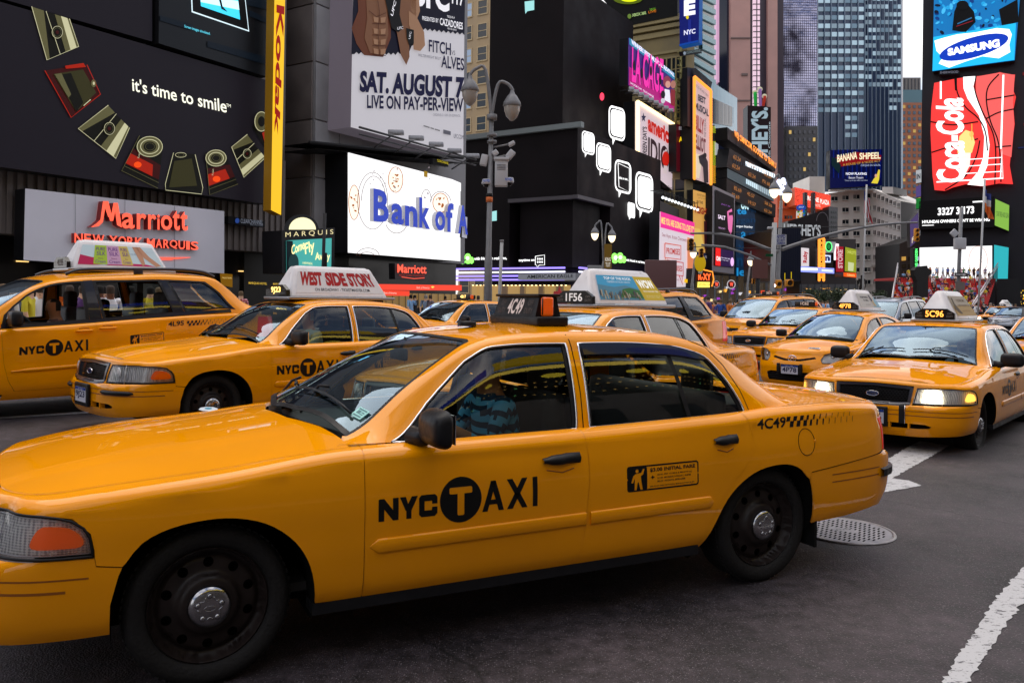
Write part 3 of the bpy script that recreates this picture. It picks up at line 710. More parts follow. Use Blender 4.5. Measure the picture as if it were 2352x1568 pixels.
 for sg in (1,-1):
  SS=(lambda x,qq:GH.S(x,qq)) if sg==1 else (lambda x,qq:Vector((x,-GH.S(x,qq).y,GH.S(x,qq).z)))
  for nm,dl in (('front_side_window',df),('rear_side_window',dr)):
   go=panel([dl],.06,SS,GLS,off=-.012,flange=0).build(nm,t)
   f=MB(); f.merge(panel([dl,shrink(dl,.022)],.04,SS,BLK,off=-.006,flange=.012))
   if nm[0]=='r':
    a,b=(-2.545,.962),(-2.50,1.40); pts=[SS(a[0]+(b[0]-a[0])*k/5,GH.qz(a[0]+(b[0]-a[0])*k/5,lz(a[1]+(b[1]-a[1])*k/5))) for k in range(6)]; strip_along(f,pts,[Vector((0,sg,.3)).normalized()]*6,.028,BLK,-.001)
   f.build('window_frame',go)
   c=MB(); rs=resample(dl,.05); c.tube([SS(x,qq)+Vector((0,sg*.002,0)) for x,qq in rs],.0065,CHR,6,closed=True); c.build('bright_trim',go)
  sail=q([(-.806,.942),(-.90,1.03),(-.985,1.105),(-1.03,1.02),(-1.02,.946)]); panel([sail],.05,SS,BLK,off=-.003,flange=0).build('mirror_sail',t)
  if visor and sg==1:
   vp=q([(-1.925,1.405),(-2.2,1.405),(-2.52,1.388),(-2.70,1.345),(-2.76,1.30),(-2.70,1.305),(-2.5,1.335),(-2.2,1.345),(-1.93,1.345)])
   panel([vp],.04,SS,mat('smoked visor',(.01,.01,.02),.1,coat=.6),off=.018,flange=.02).build('rain_visor',t)
 for sg in (1,-1):
  for P in ([(-1.868,1.462),(-1.872,1.40),(-1.862,1.15),(-1.845,.97)],[(-2.905,.99),(-2.985,1.0),(-2.965,1.12),(-2.905,1.27),(-2.82,1.375),(-2.72,1.418)]):
   pts=[];nn=[];sm=MB()
   for x,z in resample(P,.04,False):
    p=GH.S(x,GH.qz(x,lz(z))); pts.append(Vector((p.x,sg*p.y,p.z))); nn.append(Vector((0,sg*.9,.4)).normalized())
   strip_along(sm,pts,nn,.006,DARK,.0012); sm.build('door_seam',t)
 gsh=mat('groove shade paint')
 for sg in (1,-1):
  W=lambda x,z,o=0:(lambda p:Vector((p.x,sg*(p.y+o),p.z)))(S(ux(x),z))
  for x0,x1,z0 in ((-1.541,-1.758,.838),(-2.626,-2.80,.862)):
   h_=MB(); n=9
   vs_=[];fs_=[]
   for i in range(n):
    x=x0+(x1-x0)*i/(n-1); hh=.026*(.45+.55*sstep(0,.35,i/(n-1))); o=.018*math.sin(math.pi*min(1,.15+i/(n-1)*.9))
    for dz,oo in ((-hh,0),(-hh*.7,o+.006),(0,o+.014),(hh*.7,o+.006),(hh,0)): vs_.append(W(x,z0+dz+(.004 if i>4 else 0),oo))
   for i in range(n-1):
    for k in range(4): fs_.append((i*5+k,i*5+k+1,i*5+k+6,i*5+k+5))
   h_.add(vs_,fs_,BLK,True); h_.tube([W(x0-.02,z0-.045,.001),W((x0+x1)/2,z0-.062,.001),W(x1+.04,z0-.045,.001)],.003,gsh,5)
   h_.build('door_handle',t)
  for a,b in ((-.66,-1.785),(-1.812,-2.615)):     # wide protective moulding
   mo=MB(); n=28; vs_=[];fs_=[]
   for i in range(n):
    x=a+(b-a)*i/(n-1); e_=1
    if a==-.66: e_=min(1,math.sqrt(max(0,1-(1-min(1,(a-x)/.03))**2))+.001)
    else: e_=min(1,math.sqrt(max(0,1-(1-min(1,(x-b)/.03))**2))+.001)
    zc=.525+.012*(a-x if a==-.66 else 1.15+(a-x))/2; hh=.034*e_
    for dz,o in ((-hh,-.002),(-hh*.93,.006),(-hh*.7,.010),(hh*.7,.010),(hh*.93,.006),(hh,-.002)): vs_.append(W(x,zc+dz,o*(1 if e_>.05 else 0)))
   for i in range(n-1):
    for k in range(5): fs_.append((i*6+k,i*6+k+1,i*6+k+7,i*6+k+6))
   mo.add(vs_,fs_,YEL,True); mo.build('side_moulding',t)
 fu=MB(); cs=[(-3.335+.068*math.cos(a),.812+.078*math.sin(a)) for a in np.linspace(0,2*math.pi,33)[:-1]]
 rs=[S(ux(x),z)+Vector((0,.001,0)) for x,z in cs]; fu.tube(rs,.0022,DARK,4,closed=True); fu.sphere(S(ux(-3.405),.812),(.008,.006,.012),YEL,8,6); fu.build('fuel_door',t)
 for sg in (1,-1):
  mr=MB()
  import bmesh
  b=bmesh.new(); bmesh.ops.create_cube(b,size=1)
  bmesh.ops.subdivide_edges(b,edges=b.edges[:],cuts=6,use_grid_fill=True)
  for v in b.verts:
   p=v.co*2; l4=(abs(p.x)**4+abs(p.y)**4+abs(p.z)**4)**.25; p=p/l4 if l4 else p; p=p*(max(abs(v.co.x),abs(v.co.y),abs(v.co.z))*2)
   tz=1-.22*max(0,p.x); v.co=Vector((p.x*.06*(1 if p.x>0 else .7),p.y*.128,p.z*.088*tz))
  vs_=[(v.co.x-.955,sg*(1.045+v.co.y),v.co.z+1.045) for v in b.verts]; fs_=[[v.index for v in f.verts] for f in b.faces]; b.free()
  mr.add(vs_,fs_,BLK,True)
  mr.tube([(-.90,sg*.86,.985),(-.93,sg*.93,.985),(-.95,sg*.98,1.0)],[.05,.04,.035],BLK,10)
  mr.box((-1.004,sg*1.045,1.045),(.004,.20,.13),mat('mirror glass',(.8,.8,.8),.02,metal=1)); mr.build('wing_mirror',t)
 if visor:
  mf=MB(); mf.box((-3.44,.82,.34),(.02,.24,.34),mat('black mud flap',(.006,.006,.006),.8)); mf.build('mud_flap',t)
 cb=MB(); seat(cb,-1.55,.40); seat(cb,-1.55,-.40); cb.bbox((-2.62,0,.50),(.55,1.4,.2),INT,.06); cb.bbox((-2.90,0,.82),(.14,1.4,.55),INT,.06)
 cb.bbox((-2.95,.42,1.14),(.08,.26,.16),INT,.04); cb.bbox((-2.95,-.42,1.14),(.08,.26,.16),INT,.04)
 cb.bbox((-.78,0,.86),(.42,1.5,.16),VIN,.05); cb.box((-1.6,0,.33),(2.9,1.6,.04),INT)
 for sg in (1,-1): cb.box((-1.75,sg*.84,.63),(2.1,.03,.60),INT)
 cb.box((-3.2,0,1.0),(.5,1.3,.02),INT)
 cb.box((-1.98,0,.9),(.02,1.4,.36),VIN); cb.box((-1.98,0,1.22),(.012,1.3,.24),GLS); cb.tube([(-1.98,-.66,1.35),(-1.98,.66,1.35)],.012,VIN,6)
 cb.build('cabin',t)
 st=MB(); Ms=Matrix.Translation((-1.08,.40,.93))@Matrix.Rotation(rad(-62),4,'Y')
 st.tube([Ms@Vector((.185*math.cos(a),.185*math.sin(a),0)) for a in np.linspace(0,2*math.pi,25)[:-1]],.014,BLK,8,closed=True); st.box((0,0,0),(.36,.05,.02),BLK,Ms); st.box((0,0,0),(.10,.12,.03),BLK,Ms); st.build('steering_wheel',t)
 rm=MB(); rm.bbox((-1.12,0,1.315),(.03,.25,.07),BLK,.012); rm.tube([(-1.13,0,1.34),(-1.16,0,1.41)],.008,BLK,6); rm.build('rear_view_mirror',t)
 for y0,y1 in ((.62,.02),(-.08,-.66)):
  wp=MB();
  def wz(x,y):
   qq=GH.qy(x,abs(y)) if abs(y)>.02 else 2.0; return GH.S(x,qq).z
  P=[(-.64+.16*(1-abs(y0+(y1-y0)*k/6)/.7)-.05,(y0+(y1-y0)*k/6)) for k in range(7)]
  wp.tube([(x,y,wz(x,y)+.020) for x,y in P],.007,BLK,6); wp.tube([(-.56,y1,1.0+.01),(-.60,(y0*.4+y1*.6),wz(-.62,y0*.4+y1*.6)+.03),(-.64,(y0+y1)/2,wz(-.64,(y0+y1)/2)+.03)],.008,BLK,6)
  wp.build('wiper',t)
 for (x,sg) in ((0,1),(0,-1),(-WB,1),(-WB,-1)):
  M=Matrix.Translation((x,.895*sg,.335))@(Matrix.Identity(4) if sg==1 else Matrix.Rotation(math.pi,4,'Z'))
  make_wheel(t,M)
 return t
def side_decals(num,both=True,flat_only=False):
 """door lettering for one cab: returns list of (name,MB)"""
 B=CVB; out=[]
 W=lambda x,z,o=.0016: B.S(B.ux(x),z)+Vector((0,o,0))
 f=lambda u,v: W(-.70-u,v)
 d=MB(); nyc_taxi(d,f,0,.634,.845); out.append(('door_lettering',d))
 d=MB(); fare_panel(d,lambda u,v:W(-2.035-u,v),0,.640,.47,.772); out.append(('fare_notice',d))
 d=MB(); put_text(d,num,lambda u,v:W(-2.955-u-(v-.905)*.18,v),0,.905,.225,.975,DEC,.02)
 checkers(d,lambda x,z:W(x,z),-3.19,.905,1.0,11); out.append(('medallion_number',d))
 return out
# ================= minivan and hatchback cabs =================
def make_hatch(sp):
 t=empty(sp['name']); B=sp['body']; S=B.S; ux=B.ux; G_=sp['green']; L_=B.LEN; WBs=sp['wb']; P_=sp.get('paint',YEL)
 add=add_panel; Ux=lambda P:[(ux(x),z) for x,z in P]
 topl=lambda a,b,n=12: B.edge([a+(b-a)*i/n for i in range(n+1)])
 ar=lambda cx,r,zb,top,a0=0,a1=180: [(cx+r*math.cos(rad(a)),zb+(top-zb)*math.sin(rad(a))) for a in np.linspace(a0,a1,17)]
 r=sp['arch_r']; at_=sp['arch_top']; zs=sp['sill']; zb=.33
 F_=ar(0,r,zb,at_); R_=ar(-WBs,r,zb,at_)
 d0,Bc,Rc=sp['front_cut'],sp['b_cut'],sp['rear_cut']; hlx=sp['lamp_x']; hz0,hz1=sp['lamp_z']; bt=sp['bump_top']
 fen=[(ux(hlx),hz1)]+[(ux(hlx-.01),hz0),(ux(r*.92),bt)]+Ux([p for p in F_ if not(p[0]>0 and p[1]<bt)])+Ux([(-r-.01,zs)])+Ux([(d0[-1][0],zs)]+d0[::-1])+topl(ux(d0[0][0]),ux(hlx),16)
 add('fender',[fen],S,P_,t,sp=.07)
 fd=Ux(d0)+Ux(Bc[::-1])+topl(ux(Bc[0][0]),ux(d0[0][0]),10); add('front_door',[fd],S,P_,t,sp=.06)
 rd=Ux(Bc)+Ux(Rc[::-1])+topl(ux(Rc[0][0]),ux(Bc[0][0]),10); add(sp['rear_door'],[rd],S,P_,t,sp=.06)
 if sp['sill_strip']:
  sl=Ux([(d0[-1][0]+.12,zs),(-r-.02,zs-.07),(-WBs+r+.02,zs-.07),(-WBs+r+.01,zs+.12),(Rc[-1][0],Rc[-1][1]-.002)]+[(Bc[-1][0],Bc[-1][1]-.002)]+[(d0[-1][0],d0[-1][1]-.002)])
  add('rocker_panel',[sl],S,P_,t,sp=.08)
 qb=[p for p in R_[::-1]]
 qt=Ux(Rc)+Ux([(-WBs+r+.012,zs+.03)])+Ux([p for p in R_ ])+[(ux(-WBs-r-.02),zs+.05)]+[(ux(sp['tail_x']),zs+.08),(ux(sp['tail_x']),.95)]+topl(ux(sp['tail_x']-.0),ux(Rc[0][0]),14)
 add('quarter_panel',[qt],S,P_,t,sp=.07)
 rp_=[(ux(sp['tail_x']),zs+.08),(L_-.001,zs+.05)]+topl(L_-.001,ux(sp['tail_x']),10); add('rear_panel',[rp_],S,P_,t,sp=.08)
 tl=[(ux(sp['tail_x']+.22),sp['tail_z'][0]),(B.uyr(.55),sp['tail_z'][0]),(B.uyr(.62),sp['tail_z'][1]),(ux(sp['tail_x']+.14),sp['tail_z'][1])]; add('taillight',[tl],S,REDL,t,off=.006,flange=.03)
 u1=ux(r*.92); cut=[(ux(r),zb+.02),(u1,bt),(ux(hlx-.01),hz0)]
 li=sp['lamp_in']; lo=sp['lamp_poly'](B)   # left lamp polygon in (u,v)
 uh=ux(hlx)
 topf=[(uh-2*uh*i/24,B.vtop(abs(uh-2*uh*i/24))) for i in range(25)]
 full=[(-uh,hz1),(-ux(hlx-.01),hz0),(-u1,bt),(-ux(r),zs+.05),(-ux(r),zs),(-B.uy(.6),zs-.05),(0,zs-.06),(B.uy(.6),zs-.05),(ux(r),zs),(ux(r),zs+.05),(u1,bt),(ux(hlx-.01),hz0),(uh,hz1)]+topf
 holes=[lo,[(-u,v) for u,v in lo]]+[g(B) for g in sp['openings']]
 holes2=[]
 panel([full]+[shrink(h,-.003) for h in holes],.06,S,P_,shr=0).build('front_bumper',t)
 for sg in (1,-1):
  hp=[(sg*u,v) for u,v in lo]; lamp=panel([hp],.05,S,LENS,off=-.002,flange=0).build('headlight',t)
  bz=MB(); bz.merge(panel([hp],.06,lambda u,v:S(u,v)+(Vector((.3,0,.7))-S(u,v)).normalized()*.05,REF,flange=0)); bz.tube([S(u,v) for u,v in resample(hp,.05)],.005,BLK,5,closed=True)
  cu=sum(u for u,v in hp)/len(hp); cv_=sum(v for u,v in hp)/len(hp); bz.sphere(S(cu,cv_)+(Vector((.3,0,.7))-S(cu,cv_)).normalized()*.05,.045,CHR,12,8)
  bz.build('lamp_housing',lamp)
 for i,g in enumerate(sp['openings']):
  gg=MB(); P=g(B); gg.merge(panel([P],.08,S,DARK,off=-.05,flange=0)); us=[a for a,b in P]; vs=[b for a,b in P]
  for k in range(1,5):
   v=min(vs)+(max(vs)-min(vs))*k/5; seg=[u for u in np.linspace(min(us),max(us),31) if inpoly(u+1e-5,v,P)]
   if len(seg)>2: gg.tube([S(u,v)+Vector((-.02,0,0)) for u in seg],.008,BLK,5)
  gg.build('grille' if i==0 else 'lower_grille',t)
 bd=MB(); bp=sp['badge']; p=S(.001,bp); Mx=Matrix.Translation(p+Vector((.012,0,0)))
 for ry,rz,dy in ((.078,.054,0),(.026,.050,0),(.052,.020,.026)):
  bd.tube([Mx@Vector((0,ry*math.cos(a),dy+rz*math.sin(a))) for a in np.linspace(0,2*math.pi,29)[:-1]],.0065,CHR,6,closed=True)
 bd.build('badge',t)
 G3=lambda x,y: Vector((x,y,B.G(x,y)))
 cow=sp['cowl']; hx=cow[0][0]
 he=[B.lidpt(ux(hx)+(0-ux(hx))*i/26) for i in range(27)]
 hood=he+[(x,-y) for x,y in he[::-1]]+[(a,-b) for a,b in cow]+[(a,b) for a,b in cow[::-1]]
 hood=[p for i,p in enumerate(hood) if i==0 or math.dist(p,hood[i-1])>1e-4]
 panel([hood],.06,G3,P_,shr=.003,flange=.02).build('hood',t)
 q=lambda P:[(x,G_.qz(x,z)) for x,z in P]
 side=[q(sp['win_front']),q(sp['win_mid'])]+([q(sp['win_rear'])] if sp.get('win_rear') else [])
 wss=[(x,G_.qy(x,y)) for x,y in sp['ws_side']]; wst=sp['ws_top']; wsb=sp['ws_base']
 bls=[(x,G_.qy(x,y)) for x,y in sp['bl_side']]; blt=sp['bl_top']; blb=sp['bl_base']
 x0,x1=sp['gx']
 skin=[(x0,0),(x0,1.04)]+[(wss[0][0],1.04)]+wss+wst+[((wst[-1][0]+blt[-1][0])/2,2.0)]+blt[::-1]+bls[::-1]+[(bls[0][0]-.01,1.04),(x1,1.0),(x1,0)]
 if blb[-1][0]>x1+.0: pass
 ma,mb_=panel([skin]+side,.06,G_.S,P_,flange=.02,mirror=True); cn=list(ma.cn)+list(mb_.cn); ma.merge(mb_); ma.cn=cn; ma.build('roof',t)
 full=wss+wst; full+= [(x,4-qq) for x,qq in full[::-1] if qq<2]; full+= [(x,4-qq) for x,qq in wsb[:-1]]+[wsb[-1]]+wsb[:-1][::-1]
 wso=panel([full],.08,G_.S,WSG,off=-.004,flange=0).build('windscreen',t); panel([full,shrink(full,.035)],.08,G_.S,BLK,off=-.001,flange=0).build('windscreen_border',wso)
 bf=bls+blt; bf+= [(x,4-qq) for x,qq in bf[::-1] if qq<2]; bf+= [(x,4-qq) for x,qq in blb[:-1]]+[blb[-1]]+blb[:-1][::-1]
 panel([bf],.08,G_.S,GLS,off=-.004,flange=0).build('rear_window',t)
 for sg in (1,-1):
  SS=(lambda x,qq:G_.S(x,qq)) if sg==1 else (lambda x,qq:Vector((x,-G_.S(x,qq).y,G_.S(x,qq).z)))
  op=sp.get('open_windows',())
  for i,dl in enumerate(side):
   f=MB(); f.merge(panel([shrink(dl,-.012),shrink(dl,.028)],.05,SS,BLK,off=.003,flange=.03)); fo=f.build('window_frame',t)
   if (i,sg) in op:
    continue
   panel([dl],.07,SS,sp.get('glass',GLS),off=-.012,flange=0).build('side_window',t)
 sp['extra'](t,B,G_,S,ux)
 sh=MB(); shp=[(ux(r),.55)]+Ux(F_[5:])+Ux([(-r-.02,zs),(-WBs+r+.02,zs)])+Ux(R_[2:-2])+[(ux(-WBs-r-.02),.4),(L_-.002,.4)]+topl(L_-.002,ux(r),40)
 a,b=panel([shp],.12,S,DARK,off=-.018,flange=0,mirror=True); sh.merge(a); sh.merge(b); sh.box((-WBs/2,0,zs),(WBs+1.1,1.45,.08),DARK); sh.box((.35,0,.6),(.05,1.4,.4),DARK); sh.box((d0[0][0]+.05,0,.7),(.05,1.6,.5),DARK)
 for cx in (0,-WBs):
  A_=ar(cx,r,zb,at_)+[(cx-r,.22)]; A_=[(cx+r,.22)]+A_
  for sg in (1,-1):
   vs_=[];fs_=[]
   for (x,z) in A_: p=S(ux(x),z); vs_+= [(x,sg*(p.y-.004),z),(x,sg*.45,z)]
   for i in range(len(A_)-1): fs_.append((2*i,2*i+1,2*i+3,2*i+2))
   sh.add(vs_,fs_,DARK); sh.poly([(x,sg*.45,z) for x,z in A_],DARK)
 sh.build('chassis',t)
 hw=sp['hw']
 for (x,sg) in ((0,1),(0,-1),(-WBs,1),(-WBs,-1)):
  M=Matrix.Translation((x,(hw-.09)*sg,.325))@Matrix.Scale(.965,4)@(Matrix.Identity(4) if sg==1 else Matrix.Rotation(math.pi,4,'Z')); make_wheel(t,M,cv=False)
 return t
def van_extra(t,B,G_,S,ux):
 for sg in (1,-1):
  W=lambda x,z,o=0:(lambda p:Vector((p.x,sg*(p.y+o),p.z)))(S(ux(x),z))
  rk=MB(); P=[(-1.20,1.745),(-1.30,1.79),(-1.47,1.818),(-2.0,1.838),(-2.6,1.855),(-2.9,1.845),(-3.05,1.82),(-3.17,1.765)]
  rk.tube([(x,sg*.60,z) for x,z in smoothpoly(P,3,False)],.022,mat('roof rack black',(.015,.015,.03),.3,coat=.3),8); rk.bbox((-2.1,sg*.60,1.80),(.12,.035,.06),mat('roof rack black'),.01); rk.build('roof_rack',t)
  for x,z in ((-1.31,1.035),(-1.59,1.064)):
   h=MB(); n=9; P=[W(x+.105-.21*k/(n-1),z+.008*(k/(n-1)),.006+.030*math.sin(math.pi*k/(n-1))**.5) for k in range(n)]
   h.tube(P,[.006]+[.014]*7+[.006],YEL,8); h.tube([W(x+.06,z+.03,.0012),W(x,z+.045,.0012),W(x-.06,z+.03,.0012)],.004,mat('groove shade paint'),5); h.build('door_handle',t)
  mo=MB(); n=24; vs=[];fs=[]
  for i in range(n):
   x=-.50-(1.92)*i/(n-1); e=1 if 1<i<n-2 else .4
   for dz,o in ((-.022*e,0),(-.016*e,.012),(.016*e,.012),(.022*e,0)): vs.append(W(x,.572+.045*(-.5-x)+dz,o))
  for i in range(n-1):
   for k in range(3): fs.append((i*4+k,i*4+k+1,i*4+k+5,i*4+k+4))
  mo.add(vs,fs,YEL,True); mo.build('side_moulding',t)
  m=MB(); m.bbox((-.52,sg*1.06,1.195),(.13,.24,.19),BLK,.05); m.tube([(-.50,sg*.88,1.13),(-.52,sg*.98,1.15)],.035,BLK,8); m.build('wing_mirror',t)
  tb=MB(); pts=[W(x,B.top(ux(x))[2]+.005,.0) for x in np.linspace(-.40,-3.2,24)]
  tb=MB(); nn=[Vector((0,sg,.3)).normalized()]*24; pts=[Vector((p.x,p.y,p.z)) for p in pts]
 cb=MB()
 for x in (-1.25,-2.15):
  for y in (.42,-.42):
   cb.bbox((x,y,.62),(.5,.52,.2),VIN,.05); cb.bbox((x-.28,y,1.0),(.15,.5,.66),VIN,.06); cb.bbox((x-.33,y,1.42),(.13,.27,.24),INT,.06); cb.tube([(x-.32,y-.06,1.28),(x-.32,y-.06,1.36)],.007,CHR,6); cb.tube([(x-.32,y+.06,1.28),(x-.32,y+.06,1.36)],.007,CHR,6)
 cb.bbox((-2.95,0,.62),(.5,1.3,.2),VIN,.05); cb.bbox((-3.2,0,1.0),(.15,1.3,.6),VIN,.05)
 cb.bbox((-.40,0,.98),(.6,1.55,.2),INT,.06); cb.box((-1.8,0,.42),(3.2,1.6,.04),INT)
 for sg in (1,-1): cb.box((-1.7,sg*.86,.75),(2.9,.03,.66),INT)
 cb.build('cabin',t)
 st=MB(); Ms=Matrix.Translation((-.86,.42,1.05))@Matrix.Rotation(rad(-60),4,'Y'); st.tube([Ms@Vector((.185*math.cos(a),.185*math.sin(a),0)) for a in np.linspace(0,2*math.pi,25)[:-1]],.014,BLK,8,closed=True); st.box((0,0,0),(.36,.05,.02),BLK,Ms); st.build('steering_wheel',t)
VANB=Body([(.93,0),(.92,.25),(.885,.5),(.80,.72),(.66,.86),(.45,.935),(.2,.965),(-.5,.98),(-2.0,.985),(-3.0,.975),(-3.6,.95),(-3.98,.88),(-4.10,.7),(-4.14,.4),(-4.15,0)],
  [(.18,.10),(.26,.04),(.35,.0),(.55,0),(.62,.02),(.72,.10),(.85,.20),(.95,.28)],
  [(.18,.12),(.26,.06),(.32,.035),(.40,.012),(.55,0),(.80,0),(.95,.010),(1.10,.035),(1.25,.06)],
  [(.28,.10),(.40,.02),(.55,0),(.66,.01),(.68,.04),(.9,.04),(1.1,.06),(1.25,.09)],
  .3,-3.6,(.22,.10,.12),(.12,.05,.06),interp([.93,.6,.3,0,-.4,-1.0,-1.45,-2.0,-2.6,-3.3,-4.1],[.88,.93,.98,1.02,1.075,1.115,1.145,1.185,1.22,1.25,1.26]),interp([.9,0,-.4,-4],[.06,.09,.08,.03]),.84)
VANG=Green(interp([.3,-.5,-1.5,-3,-4],[.84,.87,.885,.88,.86]),interp([.3,0,-.4,-1.0,-1.45,-2.0,-2.6,-3.3,-4.1],[.98,1.02,1.075,1.11,1.14,1.18,1.215,1.245,1.25]),
  interp([.2,-.5,-1,-2,-3,-3.5,-4.0],[.80,.77,.70,.68,.68,.71,.80]),interp([.2,0,-.12,-.36,-.567,-.816,-.991,-1.418,-2.0,-2.4,-3.0,-3.16,-3.26,-3.42,-3.60,-3.9,-4.05],[1.0,1.03,1.09,1.265,1.42,1.58,1.645,1.715,1.755,1.78,1.765,1.73,1.66,1.53,1.38,1.28,1.26]),
  interp([.25,.12,0,-.3,-.6,-.9,-1.2,-1.6,-2.2,-2.8,-3.2,-3.35,-3.6,-3.9,-4.05],[1.06,1.09,1.15,1.36,1.55,1.69,1.755,1.79,1.82,1.82,1.79,1.72,1.52,1.33,1.28]))
def van_lamp(B): return [(B.ux(.40),.80),(B.ux(.52),.68),(B.uy(.66),.64),(B.uy(.50),.66),(B.uy(.45),.72),(B.uy(.56),.775),(B.ux(.66),.85)]
VAN=dict(name='minivan_cab',body=VANB,green=VANG,wb=3.03,arch_r=.385,arch_top=.735,sill=.30,hw=.985,front_cut=[(-.40,1.08),(-.405,1.058),(-.412,.88),(-.43,.655),(-.475,.465),(-.545,.335)],
  b_cut=[(-1.455,1.15),(-1.463,1.05),(-1.484,.76),(-1.49,.55),(-1.48,.345)],rear_cut=[(-2.60,1.22),(-2.655,1.10),(-2.655,.95),(-2.62,.80),(-2.58,.60),(-2.56,.37)],
  rear_door='sliding_door',sill_strip=True,tail_x=-3.86,tail_z=(.78,1.20),lamp_x=.44,lamp_z=(.64,.84),lamp_in=.5,lamp_poly=van_lamp,bump_top=.62,badge=.745,
  openings=[lambda B:[(-B.uy(.40),.70),(-B.uy(.36),.79),(B.uy(.36),.79),(B.uy(.40),.70),(B.uy(.25),.685),(-B.uy(.25),.685)],lambda B:[(-B.uy(.5),.36),(-B.uy(.45),.48),(B.uy(.45),.48),(B.uy(.5),.36)]],
  cowl=[(-.10,.78),(.05,.55),(.16,.3),(.20,0)],ws_side=[(-.13,.76),(-.36,.745),(-.567,.72),(-.816,.665),(-.93,.64)],ws_top=[(-.95,1.25),(-.90,1.5),(-.87,2.0)],ws_base=[(-.09,1.15),(.05,1.4),(.17,2.0)],
  bl_side=[(-3.98,.66),(-3.7,.62),(-3.5,.58),(-3.36,.55)],bl_top=[(-3.33,1.3),(-3.30,1.6),(-3.29,2.0)],bl_base=[(-3.99,1.2),(-4.0,1.6),(-4.0,2.0)],gx=(-.02,-4.04),
  win_front=[(-.44,1.125),(-.47,1.24),(-.56,1.34),(-.70,1.465),(-.87,1.56),(-1.06,1.622),(-1.365,1.655),(-1.385,1.165),(-.9,1.13)],
  win_mid=[(-1.49,1.665),(-2.335,1.70),(-2.50,1.255),(-1.565,1.178)],win_rear=[(-2.425,1.70),(-2.97,1.688),(-3.16,1.54),(-3.36,1.31),(-2.64,1.262)],
  open_windows=((0,1),(1,1),(0,-1),(1,-1)),extra=van_extra)
def prius_extra(t,B,G_,S,ux):
 for sg in (1,-1):
  m=MB(); m.bbox((-.62,sg*.95,1.05),(.12,.20,.14),BLK,.04); m.tube([(-.58,sg*.80,1.0),(-.62,sg*.88,1.02)],.03,BLK,8); m.build('wing_mirror',t)
 cb=MB(); seat(cb,-1.35,.36); seat(cb,-1.35,-.36); cb.bbox((-2.4,0,.85),(.15,1.3,.7),INT,.05); cb.bbox((-.5,0,.92),(.6,1.4,.16),INT,.05); cb.box((-1.5,0,.36),(2.8,1.4,.04),INT); cb.build('cabin',t)
PRB=Body([(.95,0),(.935,.2),(.88,.42),(.78,.60),(.64,.74),(.45,.825),(.2,.855),(-.5,.87),(-1.5,.872),(-2.5,.865),(-3.0,.83),(-3.35,.75),(-3.48,.55),(-3.51,.3),(-3.515,0)],
  [(.16,.06),(.24,.02),(.32,0),(.50,0),(.60,.03),(.70,.09),(.80,.17)],
  [(.16,.09),(.24,.05),(.30,.03),(.38,.012),(.55,0),(.72,0),(.85,.012),(.95,.03)],
  [(.2,.10),(.3,.03),(.5,0),(.7,.02),(.9,.06),(1.0,.08)],
  .3,-3.0,(.20,.12,.12),(.12,.06,.06),interp([.95,.7,.4,0,-.4,-1,-2,-3,-3.5],[.72,.78,.85,.91,.95,.965,.99,1.02,1.04]),interp([.9,0,-.4,-3.4],[.06,.09,.07,.03]),.72)
PRG=Green(interp([.3,-.5,-1.5,-2.5,-3.5],[.72,.745,.755,.74,.66]),interp([.3,-.4,-1,-2,-3,-3.5],[.90,.95,.965,.99,1.015,1.03]),
  interp([.2,-.4,-1.0,-1.6,-2.6,-3.3],[.70,.68,.57,.55,.52,.56]),interp([.2,-.1,-.35,-.6,-.9,-1.1,-1.4,-1.9,-2.4,-2.9,-3.2,-3.4],[.9,.93,1.04,1.17,1.315,1.385,1.43,1.44,1.39,1.27,1.15,1.06]),
  interp([.3,.12,0,-.3,-.6,-.9,-1.15,-1.5,-1.9,-2.4,-2.9,-3.2,-3.4],[.97,1.0,1.05,1.19,1.315,1.42,1.47,1.495,1.49,1.43,1.31,1.18,1.08]))
def pr_lamp(B): return [(B.ux(.28),.845),(B.ux(.50),.70),(B.ux(.70),.60),(B.uy(.52),.60),(B.uy(.50),.66),(B.uy(.56),.74),(B.ux(.62),.80)]
